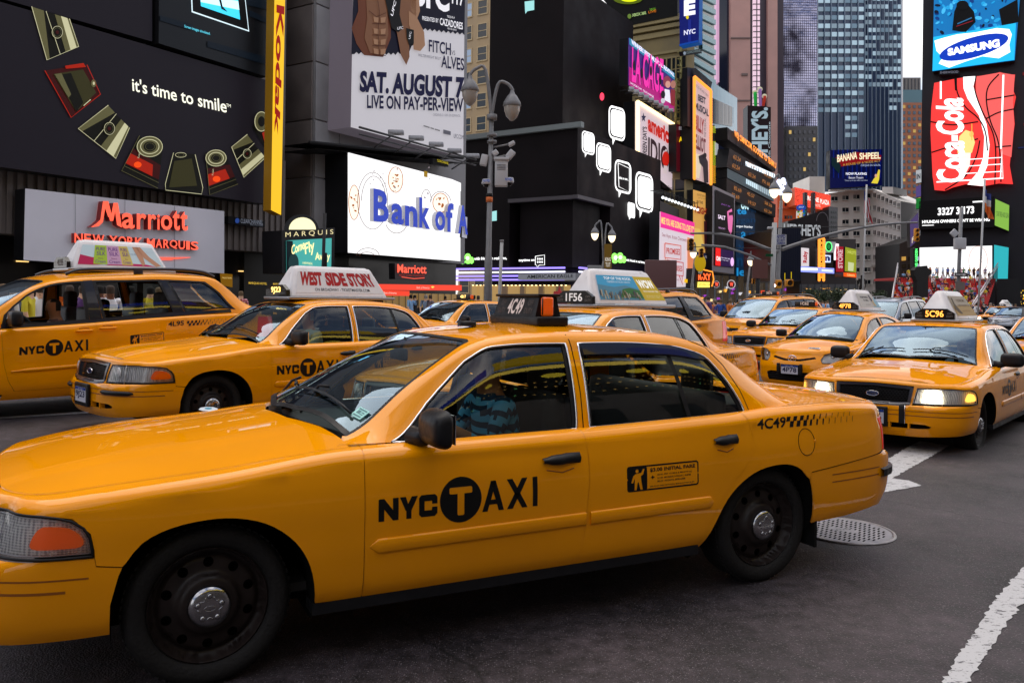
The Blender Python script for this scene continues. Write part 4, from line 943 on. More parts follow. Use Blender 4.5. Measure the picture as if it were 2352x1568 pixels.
PR=dict(name='hatchback_cab',body=PRB,green=PRG,wb=2.70,arch_r=.36,arch_top=.68,sill=.25,hw=.872,front_cut=[(-.46,.93),(-.46,.7),(-.48,.45),(-.52,.27)],b_cut=[(-1.42,.95),(-1.44,.7),(-1.43,.45),(-1.40,.27)],rear_cut=[(-2.42,.98),(-2.45,.85),(-2.38,.65),(-2.32,.45),(-2.30,.30)],
  rear_door='rear_door',sill_strip=False,tail_x=-3.25,tail_z=(.70,1.0),lamp_x=.44,lamp_z=(.60,.80),lamp_in=.5,lamp_poly=pr_lamp,bump_top=.56,badge=.665,
  openings=[lambda B:[(-B.uy(.42),.675),(-B.uy(.40),.700),(-B.uy(.12),.655),(B.uy(.12),.655),(B.uy(.40),.700),(B.uy(.42),.675),(B.uy(.15),.625),(-B.uy(.15),.625)],lambda B:[(-B.uy(.46),.27),(-B.uy(.50),.40),(-B.uy(.4),.43),(B.uy(.4),.43),(B.uy(.50),.40),(B.uy(.46),.27)]],
  cowl=[(-.16,.68),(-.03,.5),(.07,.25),(.10,0)],ws_side=[(-.20,.655),(-.45,.62),(-.75,.56),(-1.0,.51)],ws_top=[(-1.04,1.25),(-1.0,1.5),(-.98,2.0)],ws_base=[(-.15,1.15),(-.03,1.4),(.06,2.0)],
  bl_side=[(-3.3,.50),(-3.0,.46),(-2.7,.44)],bl_top=[(-2.65,1.3),(-2.62,1.6),(-2.6,2.0)],bl_base=[(-3.32,1.2),(-3.33,1.6),(-3.34,2.0)],gx=(.0,-3.42),
  win_front=[(-.52,.985),(-.62,1.10),(-.85,1.24),(-1.05,1.32),(-1.40,1.375),(-1.42,.99)],win_mid=[(-1.50,1.378),(-1.9,1.38),(-2.3,1.32),(-2.6,1.18),(-2.75,1.06),(-1.50,.995)],extra=prius_extra)
# ================= ground =================
LA=rad(43); LD=Vector((math.sin(LA),math.cos(LA))); LN=Vector((-math.cos(LA),math.sin(LA)))   # lane direction, normal to the left
def UU(x,y): return LN.x*x+LN.y*y
def gz(x,y): return .14*sstep(4,9.5,UU(x,y))
KERB=17.0
def gpt(px,py,dz=0):
 r=ray(px,py); z=0
 for _ in range(12):
  t=(z-CAMH)/r.z; z=gz(r.x*t,t)
 return Vector((r.x*t,t,z+dz))
def asphalt_mat():
 m=bpy.data.materials.new('asphalt'); m.use_nodes=True; n=m.node_tree; p=n.nodes['Principled BSDF']; L=n.links.new; N=n.nodes.new
 t=N('ShaderNodeTexCoord')
 def noise(s,d=4,r=.6):
  z=N('ShaderNodeTexNoise'); z.inputs['Scale'].default_value=s; z.inputs['Detail'].default_value=d; z.inputs['Roughness'].default_value=r; L(t.outputs['Object'],z.inputs[0]); return z
 def ramp(src,a,b,ca,cb):
  r=N('ShaderNodeValToRGB'); r.color_ramp.elements[0].position=a; r.color_ramp.elements[1].position=b; r.color_ramp.elements[0].color=(*ca,1); r.color_ramp.elements[1].color=(*cb,1); L(src,r.inputs[0]); return r
 big=noise(.75,8,.68); base=ramp(big.outputs[0],.36,.66,(.010,.0075,.0095),(.052,.041,.047))
 mid=noise(9,8,.75); mr=ramp(mid.outputs[0],.35,.65,(.30,.30,.30),(1.8,1.75,1.8))
 x=N('ShaderNodeMix'); x.data_type='RGBA'; x.blend_type='MULTIPLY'; x.inputs[0].default_value=1; L(base.outputs[0],x.inputs[6]); L(mr.outputs[0],x.inputs[7])
 v=N('ShaderNodeTexVoronoi'); v.inputs['Scale'].default_value=105; L(t.outputs['Object'],v.inputs[0])
 vc=N('ShaderNodeSeparateColor'); L(v.outputs['Color'],vc.inputs[0])
 st=ramp(vc.outputs[0],.55,1.0,(0,0,0),(1,1,1)); dm=ramp(v.outputs['Distance'],.15,.45,(1,1,1),(0,0,0))
 mu=N('ShaderNodeMath'); mu.operation='MULTIPLY'; L(st.outputs[0],mu.inputs[0]); L(dm.outputs[0],mu.inputs[1])
 y=N('ShaderNodeMix'); y.data_type='RGBA'; L(mu.outputs[0],y.inputs[0]); L(x.outputs[2],y.inputs[6]); y.inputs[7].default_value=(.20,.175,.19,1)
 oil=noise(1.3,3); orp=ramp(oil.outputs[0],.60,.70,(1,1,1),(.42,.40,.42))
 w_=N('ShaderNodeMix'); w_.data_type='RGBA'; w_.blend_type='MULTIPLY'; w_.inputs[0].default_value=1; L(y.outputs[2],w_.inputs[6]); L(orp.outputs[0],w_.inputs[7])
 cr=N('ShaderNodeTexVoronoi'); cr.feature='DISTANCE_TO_EDGE'; cr.inputs['Scale'].default_value=.32; dn=noise(2.2,5)
 mm=N('ShaderNodeMix'); mm.data_type='VECTOR'; mm.inputs[0].default_value=.25; L(t.outputs['Object'],mm.inputs[4]); L(dn.outputs['Color'],mm.inputs[5]); L(mm.outputs[1],cr.inputs[0])
 cm=ramp(cr.outputs['Distance'],.0,.0035,(.25,.25,.25),(1,1,1))
 w2=N('ShaderNodeMix'); w2.data_type='RGBA'; w2.blend_type='MULTIPLY'; w2.inputs[0].default_value=1; L(w_.outputs[2],w2.inputs[6]); L(cm.outputs[0],w2.inputs[7])
 L(w2.outputs[2],p.inputs['Base Color'])
 rr=ramp(mid.outputs[0],.3,.7,(.55,.55,.55),(.8,.8,.8)); L(rr.outputs[0],p.inputs['Roughness']); p.inputs['Specular IOR Level'].default_value=.45
 b=N('ShaderNodeBump'); b.inputs['Strength'].default_value=.55; b.inputs['Distance'].default_value=.006
 ad=N('ShaderNodeMath'); ad.operation='ADD'; L(v.outputs['Distance'],ad.inputs[0]); L(mid.outputs[0],ad.inputs[1]); L(ad.outputs[0],b.inputs['Height']); L(b.outputs[0],p.inputs['Normal'])
 MATS['asphalt']=m; return m
ASP=asphalt_mat()
def strip_grid(us,ds,z,mt,name):
 g=MB(); n=len(ds); vs=[]
 for u in us:
  for d in ds:
   x=LN.x*u+LD.x*d; y=LN.y*u+LD.y*d; vs.append((x,y,gz(x,y)+z))
 g.add(vs,[(i*n+j,(i+1)*n+j,(i+1)*n+j+1,i*n+j+1) for i in range(len(us)-1) for j in range(n-1)],mt,True)
 return g.build(name)
us=[-900,-300,-100,-40,-20,-13]; tag(strip_grid([-13]+list(np.arange(-6,17.1,.5)),[-900,-200,-60,-20,0,20,60,200,900],0,ASP,'road'),kind='structure')
PAV=mat('pavement concrete',(.16,.155,.15),.8,noise=.25,nscale=3,bump=.3,bscale=60)
KRB=mat('granite kerb',(.22,.22,.22),.7,noise=.2,nscale=8)
tag(strip_grid([-900,-300,-60,-13.3],[-900,-200,-60,0,60,200,900],.15,PAV,'near_pavement'),kind='structure')
tag(strip_grid([17.3,30,60,150,500,900],[-900,-200,-60,0,60,200,900],.15,PAV,'plaza_pavement'),kind='structure')
for u0,u1,nm in ((17,17.3,'kerb'),(-13.3,-13,'near_kerb')):
 k=MB();
 vs=[]
 for d in (-300,300):
  for u,z in ((u0,-.05),(u0,.152),(u1,.152),(u1,-.05)):
   x=LN.x*u+LD.x*d; y=LN.y*u+LD.y*d; vs.append((x,y,gz(x,y)+z))
 k.add(vs,[(0,1,5,4),(1,2,6,5),(2,3,7,6)],KRB); tag(k.build(nm),kind='structure')
def paint_mat():
 m=bpy.data.materials.new('worn road paint'); m.use_nodes=True; n=m.node_tree; p=n.nodes['Principled BSDF']; L=n.links.new; N=n.nodes.new
 t=N('ShaderNodeTexCoord'); z=N('ShaderNodeTexNoise'); z.inputs['Scale'].default_value=11; z.inputs['Detail'].default_value=9; z.inputs['Roughness'].default_value=.72; mp=N('ShaderNodeMapping'); mp.inputs['Rotation'].default_value=(0,0,.8); mp.inputs['Scale'].default_value=(1,2.2,1)
 L(t.outputs['Object'],mp.inputs[0]); L(mp.outputs[0],z.inputs[0])
 r=N('ShaderNodeValToRGB'); r.color_ramp.elements[0].position=.50; r.color_ramp.elements[1].position=.54; r.color_ramp.elements[0].color=(.50,.50,.52,1); r.color_ramp.elements[1].color=(.045,.04,.048,1)
 z2=N('ShaderNodeTexNoise'); z2.inputs['Scale'].default_value=70; z2.inputs['Detail'].default_value=4; L(t.outputs['Object'],z2.inputs[0]); r2=N('ShaderNodeValToRGB'); r2.color_ramp.elements[0].position=.62; r2.color_ramp.elements[1].position=.70; r2.color_ramp.elements[0].color=(1,1,1,1); r2.color_ramp.elements[1].color=(.3,.3,.3,1); L(z2.outputs[0],r2.inputs[0])
 m2=N('ShaderNodeMix'); m2.data_type='RGBA'; m2.blend_type='MULTIPLY'; m2.inputs[0].default_value=1; L(r.outputs[0],m2.inputs[6]); L(r2.outputs[0],m2.inputs[7])
 r.color_ramp.elements[0].position=.56; r.color_ramp.elements[1].position=.60
 L(z.outputs[0],r.inputs[0]); L(m2.outputs[2],p.inputs['Base Color']); p.inputs['Roughness'].default_value=.6
 MATS['paint']=m; return m
PNT=paint_mat()
def ragged(P,sp=.03,amp=.010):
 R_=resample(P,sp); rr=random.Random(3); return [(x+rr.uniform(-amp,amp),y+rr.uniform(-amp,amp)) for x,y in R_]
def marking(name,pix,dz=.004,amp=.010):
 P=[gpt(x,y) for x,y in pix]; P=ragged([(p.x,p.y) for p in P],amp=amp); vs,tr=tess([P],.2)
 o=MB().add([(x,y,gz(x,y)+dz) for x,y in vs],tr,PNT).build(name); return tag(o,kind='structure')
zc=lambda x,y:(1607.9+x*.3409,1033.6+y*.3409)
marking('lane_line',[zc(*p) for p in [(2330,640),(2140,830),(1960,1040),(1870,1200),(1740,1370),(1620,1600),(1560,1720),(1700,1720),(1800,1568),(1950,1350),(2060,1180),(2190,1010),(2400,760)]])
marking('lane_arrow',[zc(*p) for p in [(1150,130),(1400,-20),(1480,-60),(1680,-30),(1580,30),(1295,190),(1400,205),(1495,240),(1130,305),(980,330),(900,240),(1000,215)]])
marking('lane_edge_line',[(-60,966),(-60,962),(330,936),(330,940)],amp=.004)
marking('stop_line',[(2230,968),(2352,908),(2420,880),(2420,905),(2352,925),(2260,985)],amp=.01)
mh=empty('manhole_cover',gpt(1937,1219),label='round slotted steel manhole cover in the road behind the rear wheel of the nearest cab',cat='manhole cover')
c0=mh.location.copy(); R_=.335
MTL=mat('worn cast iron',(.30,.29,.31),.42,metal=.6,noise=.25,nscale=14,bump=.2,bscale=90)
circ=lambda r,n=48,cx=0,cy=0:[(cx+r*math.cos(a),cy+r*math.sin(a)) for a in np.linspace(0,2*math.pi,n+1)[:-1]]
slots=[]; an=rad(-38); ca,sa=math.cos(an),math.sin(an)
for r_ in range(-4,5):
 for k in range(-9,10):
  x=k*.032+(.0 if r_%2 else .016); y=r_*.064
  if math.hypot(x,y)>.285 or (abs(x)<.10 and abs(y)<.045 ): continue
  P=[(x-.0065,y-.024),(x+.0065,y-.024),(x+.0065,y+.024),(x-.0065,y+.024)]; slots.append([(a*ca-b*sa,a*sa+b*ca) for a,b in P])
vs,tr=tess([circ(.318)]+slots,.05)
MB().add([(x,y,.010) for x,y in vs],tr,MTL).build('cover',mh)
m=MB(); m.lathe([(.318,.004),(.318,.010),(.322,.010),(.322,.002)],MTL,48); m.lathe([(.325,.003),(.326,.013),(.345,.012),(.350,.004)],MTL,48); m.build('rim',mh)
m=MB(); m.add([(x,y,.0045) for x,y in circ(.322)],[tuple(range(48))],DARK); m.build('shaft',mh)
m=MB(); m.lathe([(.042,.011),(.046,.013),(.050,.011)],MTL,24,Matrix.Scale(1.6,4,(1,0,0))); put_text(m,'NYC',lambda u,v:Vector((u,v,.0125)),-.05,-.016,.05,.016,mat('dark cast letters',(.05,.05,.05),.5)); m.build('crest',mh)
# ================= plane helpers for the city =================
FA_=rad(32); D1=Vector((math.sin(FA_),math.cos(FA_))); N1=Vector((-math.cos(FA_),math.sin(FA_)))
class VP:      # vertical plane n.xy=p, n points away from the viewer
 def __init__(s,n,p): s.n=Vector((n[0],n[1],0)); s.p=p; s.d=Vector((n[1],-n[0],0))
 def hit(s,px,py,o=0):      # o>0 towards the viewer
  r=ray(px,py); t=s.p/(s.n.x*r.x+s.n.y); return Vector((r.x*t,t,CAMH+r.z*t))-s.n*o
 def sh(s,o): return VP((s.n.x,s.n.y),s.p+o)
def A(p): return VP((N1.x,N1.y),p)          # facades along the avenue
def Bp(px,p):                                # cross faces, through the avenue plane p at pixel column px
 h=A(p).hit(px,690); return VP((D1.x,D1.y),D1.x*h.x+D1.y*h.y)
def CP(Y): return VP((0,1),Y)
EMI={}
class Sign:
 def __init__(s,name,pl,label,cat='sign',group=None,quad=None,board=None,thick=.4,side=None,off=0):
  s.pl=pl; s.layer=0; s.off=off
  x=sum(q[0] for q in quad)/4 ; y=max(q[1] for q in quad)
  base=pl.hit(x,y); s.o=empty(name,base,label=label,cat=cat);
  if group: s.o['group']=group
  s.inv=Matrix.Translation(-base); s.sc=max(base.y,5)
  if board is not None:
   b=MB(); F_=[pl.hit(*q,off) for q in quad]; K=[p+pl.n*thick for p in F_]; sm=side or BLK
   b.add(F_,[(0,1,2,3)],board); b.add(F_+K,[(0,4,5,1),(1,5,6,2),(2,6,7,3),(3,7,4,0),(7,6,5,4)],sm)
   s.board=s.put(b,'board')
  s.pr=MB()
 def put(s,mb,name,kind=None):
  mb.v=[tuple(s.inv@Vector(v)) for v in mb.v]; o=mb.build(name,s.o)
  if kind:o['kind']=kind
  return o
 def P(s,x,y,o=0): return s.pl.hit(x,y,s.off+s.sc*.0006+o)
 def pg(s,pts,mt,k=1,to=None):
  if k>0: s.layer=max(s.layer,k)
  vs,tr=tess([resample([tuple(map(float,p)) for p in pts],40)],1e4) if len(pts)>4 else (pts,[tuple(range(len(pts)))])
  (to or s.pr).add([s.P(x,y,k*s.sc*.0004) for x,y in vs],tr,mt); return s
 def ell(s,cx,cy,rx,ry,mt,k=1,n=24,a=0,to=None):
  c,q=math.cos(a),math.sin(a); return s.pg([(cx+rx*math.cos(t)*c-ry*math.sin(t)*q,cy+rx*math.cos(t)*q+ry*math.sin(t)*c) for t in np.linspace(0,2*math.pi,n+1)[:-1]],mt,k,to)
 def ring(s,cx,cy,rx,ry,w,mt,k=1,n=28,a=0,a0=0,a1=360):
  c,q=math.cos(a),math.sin(a); f=lambda rx,ry,t:(cx+rx*math.cos(t)*c-ry*math.sin(t)*q,cy+rx*math.cos(t)*q+ry*math.sin(t)*c)
  T=np.linspace(rad(a0),rad(a1),n+1); vs=[];fs=[]
  for i,t in enumerate(T): vs+= [s.P(*f(rx,ry,t),k*s.sc*.0004),s.P(*f(rx-w,ry-w,t),k*s.sc*.0004)]
  for i in range(n): fs.append((2*i,2*i+1,2*i+3,2*i+2))
  s.pr.add(vs,fs,mt); return s
 def line(s,pts,w,mt,k=1):
  vs=[];fs=[]
  for i,p in enumerate(pts):
   a=pts[max(i-1,0)];b=pts[min(i+1,len(pts)-1)]; dx,dy=b[0]-a[0],b[1]-a[1]; l=math.hypot(dx,dy) or 1; ww=w[i] if hasattr(w,'__len__') else w
   vs+= [s.P(p[0]-dy/l*ww/2,p[1]+dx/l*ww/2,k*s.sc*.0004),s.P(p[0]+dy/l*ww/2,p[1]-dx/l*ww/2,k*s.sc*.0004)]
  for i in range(len(pts)-1): fs.append((2*i,2*i+1,2*i+3,2*i+2))
  s.pr.add(vs,fs,mt); return s
 def tx(s,txt,O,U,V,mt,k=2,bold=0,to=None,space=1.0):       # O bottom-left, U bottom-right, V top-left (pixels)
  put_text(to or s.pr,txt,lambda u,v:s.P(O[0]+(U[0]-O[0])*u+(V[0]-O[0])*v,O[1]+(U[1]-O[1])*u+(V[1]-O[1])*v,k*s.sc*.0004),0,0,1,1,mt,bold,space); return s
 def tq(s,txt,TL,TR,BR,BL,mt,k=2,bold=0,space=1.0):
  f=lambda u,v:tuple((BL[i]*(1-u)+BR[i]*u)*(1-v)+(TL[i]*(1-u)+TR[i]*u)*v for i in (0,1))
  put_text(s.pr,txt,lambda u,v:s.P(*f(u,v),k*s.sc*.0004),0,0,1,1,mt,bold,space); return s
 def done(s,name='print'):
  if s.pr.v: s.put(s.pr,name)
  return s.o
def block(name,pl,x0,x1,ytop,wall,label,cat='building',back=14,z0=0,xt=None,group=None,zt=None,part=None):
 """box building: front face on pl between pixel columns; returns root, frame info"""
 a=pl.hit(x0,690);b=pl.hit(x1,690); L_=(b-a).length; top=zt if zt is not None else pl.hit(xt if xt is not None else x0,ytop).z
 root=empty(name,(a.x,a.y,0),math.atan2(pl.d.y,pl.d.x),label=label,cat=cat,group=group) if group else empty(name,(a.x,a.y,0),math.atan2(pl.d.y,pl.d.x),label=label,cat=cat)
 m=MB(); m.box((L_/2,back/2,(z0+top)/2),(L_,back,top-z0),wall); m.build('wall',root)
 return root,L_,top
WM={}
def window_mesh(w_,h,wm,fm,frame=True,key=None):
 k=(round(w_,2),round(h,2),wm.name,fm.name,frame)
 if k in WM: return WM[k]
 b=MB(); b.add([(-w_/2,-.03,-h/2),(w_/2,-.03,-h/2),(w_/2,-.03,h/2),(-w_/2,-.03,h/2)],[(0,1,2,3)],wm)
 if frame:
  t=min(w_,h)*.09; b.box((0,-.05,h/2),(w_+t,.1,t),fm); b.box((0,-.09,-h/2),(w_+t*1.5,.18,t*1.2),fm); b.box((-w_/2,-.05,0),(t,.1,h-t),fm); b.box((w_/2,-.05,0),(t,.1,h-t),fm); b.box((0,-.045,0),(w_-t,.05,t*.6),fm)
 WM[k]=b.mesh('window'); return WM[k]
def windows(root,xs,zs,w_,h,wm,fm,y=0,frame=True,rz=None,name='window',skip=None,alt=None,seed=1):
 rr=random.Random(seed); n=0
 for z in zs:
  for x in xs:
   if skip and skip(x,z): continue
   mm=wm if not alt else rr.choice([wm]*alt[1]+alt[0]); me=window_mesh(w_,h,mm,fm,frame)
   o=bpy.data.objects.new(name,me); COL.objects.link(o); o.parent=root
   o.matrix_local=Matrix.Translation((x,y,z)) if rz is None else rz@Matrix.Translation((x,y,z)); n+=1
 return n
# ================= the city =================
k0=lambda x,y:(x*.40275,y*.40275)
k2=lambda x,y:(689.06+x*.43954,y*.43954)
k3=lambda x,y:(1378.1+x*.43934,y*.43934)
k4=lambda x,y:(1837.5+x*.47595,y*.47595)
k5=lambda x,y:(1424.1+x*.25635,y*.25635)
k6=lambda x,y:(1493.0+x*.26856,373.2+y*.26856)
k7=lambda x,y:(2067.2+x*.4579,y*.4579)
kE=lambda x,y:(1952.4+x*.16993,574.2+y*.16993)
K=lambda k,P:[k(*p) for p in P]
CON=mat('dark ribbed concrete',(.15,.125,.115),.75,noise=.25,nscale=.6,bump=.3,bscale=4)
CON2=mat('grey concrete panel',(.27,.26,.265),.7,noise=.18,nscale=.5,bump=.2,bscale=5)
BKM=mat('matt black cladding',(.012,.012,.014),.6,noise=.2,nscale=.5)
LEDB=mat('black display skin',(.011,.008,.009),.6,spec=.12,noise=.3,nscale=.35)
STEEL=mat('galvanised steel',(.34,.34,.36),.45,metal=.7,noise=.2,nscale=6)
WHITE=glow('white display',(1,.99,1),1.0)
# ---- hotel podium (left) ----
r,L_,T_=block('hotel_building',A(36.6),-420,650,0,CON,'dark concrete hotel block carrying the camera billboard at the left','building',back=25,z0=4.2,zt=60)
m=MB(); m.box((L_/2,1.2,2.1),(L_,.4,4.2),mat('dark lobby glass',(.015,.013,.012),.15));
for i in range(int(L_/4)): m.box((i*4+1,.2,2.1),(.5,.5,4.2),mat('bronze column',(.05,.04,.03),.4))
m.build('lobby_front',r)
for i in range(9): MB().box((L_-2.2-4*i,.9,3.1),(.5,.1,.06),mat('lit lobby panel',(.3,.2,.08),.5,emit=1.2,ecol=(1,.62,.2))).build('lobby_light',r)
for i in range(60): MB().box((L_-.15-i*.42,-.06,6.9),(.22,.12,5.4),CON).build('rib',r)
r,L_,T_=block('concrete_tower',A(36.6),716,1066,0,CON2,'grey concrete panel tower behind the tall fight poster','building',back=30,z0=4.4,zt=62)
for j in range(14):
 for i in range(2):
  MB().bbox((1.05+i*2.1,-.05,6.0+j*3.5+1.2),(2.04,.12,3.42),CON2,.03).build('panel',r)
for j in range(12):
 MB().bbox((-.06,2.2,6.0+j*3.5+1.2),(.12,4.2,3.42),CON,.03).build('panel',r); MB().bbox((-.06,6.5,6.0+j*3.5+1.2),(.12,4.2,3.42),CON,.03).build('panel',r)
m=MB(); m.box((L_/2,1.0,2.2),(L_,.4,4.4),mat('dark lobby glass')); m.build('shop_front',r)
# ---- camera billboard ----
NAVY=mat('backlit dark billboard',(.012,.009,.014),.5,emit=.005,ecol=(.6,.5,.75),spec=.15)
OLV=[flat('#1c1b12'),flat('#4d4a28'),flat('#8f8a5a',.12),flat('#d8d4a8',.5)]
RED_=[flat('#5a0d02',.1),flat('#b02303',.5),flat('#e8470c',.8)]
PL1=A(35.2)
s=Sign('camera_billboard',PL1,'huge dark billboard with an arc of small cameras and the words it\'s time to smile','billboard',quad=K(k0,[(-350,-92),(1532,462),(1527,1165),(-350,903)]),board=NAVY,thick=.9)
ws=flat('#f4f2dc',.95); s.tx("it's time to smile",k0(752,520),k0(1290,646),k0(748,444),ws,bold=.012); s.tx('TM',k0(1286,610),k0(1312,615),k0(1286,592),ws)
def slim(P,c,R,tilt,mode):   # slim silver camera: body corners px, lens centre
 s.pg(K(k0,P),OLV[0],1)
 a,b,c_,d=P; mid=lambda p,q,t:(p[0]+(q[0]-p[0])*t,p[1]+(q[1]-p[1])*t)
 s.pg(K(k0,[a,mid(a,b,.33),mid(d,c_,.10),d]),OLV[2],2); s.pg(K(k0,[mid(a,b,.62),b,c_,mid(d,c_,.60)]),OLV[2],2); s.pg(K(k0,[mid(a,b,.78),mid(a,b,.95),mid(c_,d,.06),mid(c_,d,.25)]),OLV[3],3)
 s.line(K(k0,[a,d,c_,b]),1.6,OLV[3],4); s.line(K(k0,[mid(a,b,.38),mid(d,c_,.42)]),1.3,OLV[3],4)
 x,y=k0(*c); s.ell(x,y,R*1.5,R*1.7,OLV[0],4,20); s.ring(x,y,R*1.4,R*1.6,1.1,OLV[3],5); s.ring(x,y,R,R*1.15,.8,OLV[2],5); s.ell(x,y,R*.45,R*.5,RED_[0],5,14)
slim([(175,40),(390,110),(443,268),(262,345)],(320,187),9,0,0)
slim([(612,602),(733,730),(655,905),(440,735)],(617,735),9,0,0)
slim([(1405,768),(1508,900),(1385,1012),(1315,840)],(1403,878),7,0,0)
def redcam(P,c,R,lab,O,U,V):
 s.pg(K(k0,P),OLV[0],1); a,b,c_,d=P; mid=lambda p,q,t:(p[0]+(q[0]-p[0])*t,p[1]+(q[1]-p[1])*t)
 s.pg(K(k0,[mid(a,d,.35),mid(b,c_,.42),mid(b,c_,.78),mid(a,d,.80)]),RED_[0],2); s.pg(K(k0,[mid(a,d,.50),mid(mid(a,d,.5),mid(b,c_,.5),.75),mid(mid(a,d,.78),mid(b,c_,.78),.8),mid(a,d,.78)]),RED_[1],3); s.ell(*k0(*mid(mid(a,d,.68),mid(b,c_,.68),.32)),9,7,RED_[2],4,14)
 s.line(K(k0,[a,d,c_]),1.2,OLV[2],4); s.line(K(k0,[mid(a,d,.86),mid(b,c_,.86)]),.9,OLV[2],4)
 x,y=k0(*c); s.ell(x,y,R*1.15,R*.92,OLV[2],5); s.ring(x,y,R*1.15,R*.92,1.6,OLV[3],6); s.ring(x,y,R*.85,R*.66,1.8,OLV[3],6); s.ell(x,y,R*.55,R*.44,OLV[0],6,18); s.ring(x,y,R*.42,R*.33,.8,OLV[2],7)
 s.tx(lab,O,U,V,OLV[3],6)
redcam([(790,775),(925,850),(895,1075),(688,975)],(846,838),26,'Kodak',k0(785,905),k0(795,870),k0(775,902))
redcam([(1168,880),(1275,858),(1352,1050),(1190,1112)],(1224,903),21,'Kodak',k0(1208,1002),k0(1212,965),k0(1199,1000))
s.pg(K(k0,[(1437,730),(1470,640),(1521,640),(1521,862)]),OLV[0],1); s.pg(K(k0,[(1490,760),(1521,740),(1521,855),(1500,800)]),RED_[1],3); x,y=k0(1483,695); s.ell(x,y,16,23,OLV[2],5); s.ring(x,y,16,23,1.8,OLV[3],6); s.ell(x,y,8,12,OLV[0],6)
s.pg(K(k0,[(250,405),(480,370),(567,540),(400,672)]),RED_[0],1); s.pg(K(k0,[(300,425),(470,398),(545,530),(430,640)]),OLV[1],2); s.pg(K(k0,[(330,430),(400,418),(470,585),(430,640)]),OLV[0],3); s.pg(K(k0,[(305,425),(345,420),(400,540),(385,560)]),OLV[2],4); s.line(K(k0,[(250,405),(400,672),(567,540),(490,372)]),2,RED_[1],4); x,y=k0(528,478); s.ell(x,y,6,9,OLV[2],4,16); s.ell(x,y,2.5,4,OLV[3],5,12); s.line(K(k0,[(470,605),(510,570)]),2,OLV[3],5); s.pg(K(k0,[(365,378),(470,362),(485,385),(370,395)]),RED_[1],4)
s.pg(K(k0,[(985,872),(1110,880),(1152,1085),(1140,1108),(935,1085),(940,1050)]),OLV[0],1); s.pg(K(k0,[(990,920),(1090,905),(1120,1060),(960,1070)]),OLV[1],2); s.line(K(k0,[(985,872),(938,1050),(940,1085),(1145,1108),(1152,1070),(1108,882)]),1.3,OLV[3],3); x,y=k0(1025,885); s.ring(x,y,13,6,1,OLV[3],4); s.ell(x,y,6,3.5,OLV[0],4); s.ring(x,y,7,4,.8,OLV[2],5)
s.done()
Sign('blank_billboard',PL1,'blank dark panel above the camera billboard at the top left','billboard',quad=K(k0,[(-350,-330),(868,-60),(868,238),(-350,-108)]),board=NAVY,thick=.9).done()
s=Sign('tablet_screen',A(35.0),'dark screen showing a glowing tablet, above the camera billboard','screen',quad=K(k0,[(908,-220),(1532,-120),(1528,440),(905,248)]),board=mat('dark led screen',(.004,.006,.010),.4),thick=1.0)
cy=flat('#bff4ff',1.1); s.pg(K(k0,[(1085,-60),(1395,-20),(1418,183),(1090,72)]),flat('#dff6ff',.8),1); s.pg(K(k0,[(1090,-60),(1390,-20),(1412,175),(1095,66)]),flat('#02040a'),2); s.pg(K(k0,[(1135,-60),(1350,-20),(1364,115),(1140,38)]),flat('#3fc8ea',1.0),3); s.pg(K(k0,[(1135,-30),(1352,10),(1358,60),(1138,15)]),cy,4); s.pg(K(k0,[(1240,0),(1252,-5),(1262,40),(1290,72),(1255,55)]),flat('#051824'),5)
s.tx('Screen images simulated.',k0(1048,163),k0(1195,207),k0(1047,143),flat('#60d8f0',.8),bold=.01)
for (a,b,c,d) in (((910,90),(1090,140),(1090,175),(910,120)),((1180,235),(1528,330),(1528,375),(1180,270)),((1420,60),(1530,110),(1530,140),(1420,95)),((1400,-20),(1530,10),(1530,60),(1400,30))): s.pg(K(k0,[a,b,c,d]),flat('#032030',.12),1)
s.done()
s=Sign('yellow_blade_sign',A(33.9),'tall narrow yellow blade sign with red vertical lettering','sign',quad=[k0(1566,-60),k0(1627,-60),k0(1603,1227),k0(1545,1198)],board=glow('yellow lightbox',(1,.56,.005),.86),thick=.6,side=mat('yellow sign edge',(.5,.25,.01),.5))
s.tq('Kodak',k0(1618,40),k0(1588,800),k0(1560,755),k0(1572,28),flat('#c8190a',.25),bold=.035); s.done()
PWH=mat('white metal panel',(.66,.64,.70),.5,noise=.06,nscale=.4)
PL2=A(35.4)
s=Sign('hotel_sign',PL2,'wide white hotel sign panel with red neon letters under the camera billboard','sign',quad=[(58,433),(515,485),(515,628),(54,597)],board=PWH,thick=.8)
NEON=glow('red neon',(1,.10,.05),1.25); NEOD=mat('neon return red',(.30,.01,.01),.4)
def letters3d(s,txt,xs,depth,mt,side,top,bot,hs=None,bold=.02,name='letter'):
 """each letter its own standing part; xs: pixel x spans, top/bot: functions of x"""
 for ch,(a,b) in zip(txt,xs):
  vs,fs,_=text2d(ch,bold); h0,h1=(hs or {}).get(ch,(0,1))
  f=lambda u,v:(a+(b-a)*u,(bot(a+(b-a)*u))*(1-(h0+(h1-h0)*v))+top(a+(b-a)*u)*(h0+(h1-h0)*v))
  mb=MB(); n=len(vs); F_=[s.P(*f(u,v),depth) for u,v in vs]; Bk=[s.P(*f(u,v),0.01) for u,v in vs]
  mb.add(F_,fs,mt);
  from collections import Counter
  ec=Counter(); [ec.update([tuple(sorted((q[i],q[(i+1)%len(q)])))]) for q in fs for i in range(len(q))]
  vv=F_+Bk; mb.add(vv,[(i,j,j+n,i+n) for (i,j),c in ec.items() if c==1],side)
  s.put(mb,name)
lin=lambda p,q:(lambda x:p[1]+(q[1]-p[1])*(x-p[0])/(q[0]-p[0]))
xs=[k0(x,0)[0] for x in (490,665,745,812,865,905,965,1002,1045)]
M0=k0(490,1300); mk=lambda P:[k0(*p) for p in P]
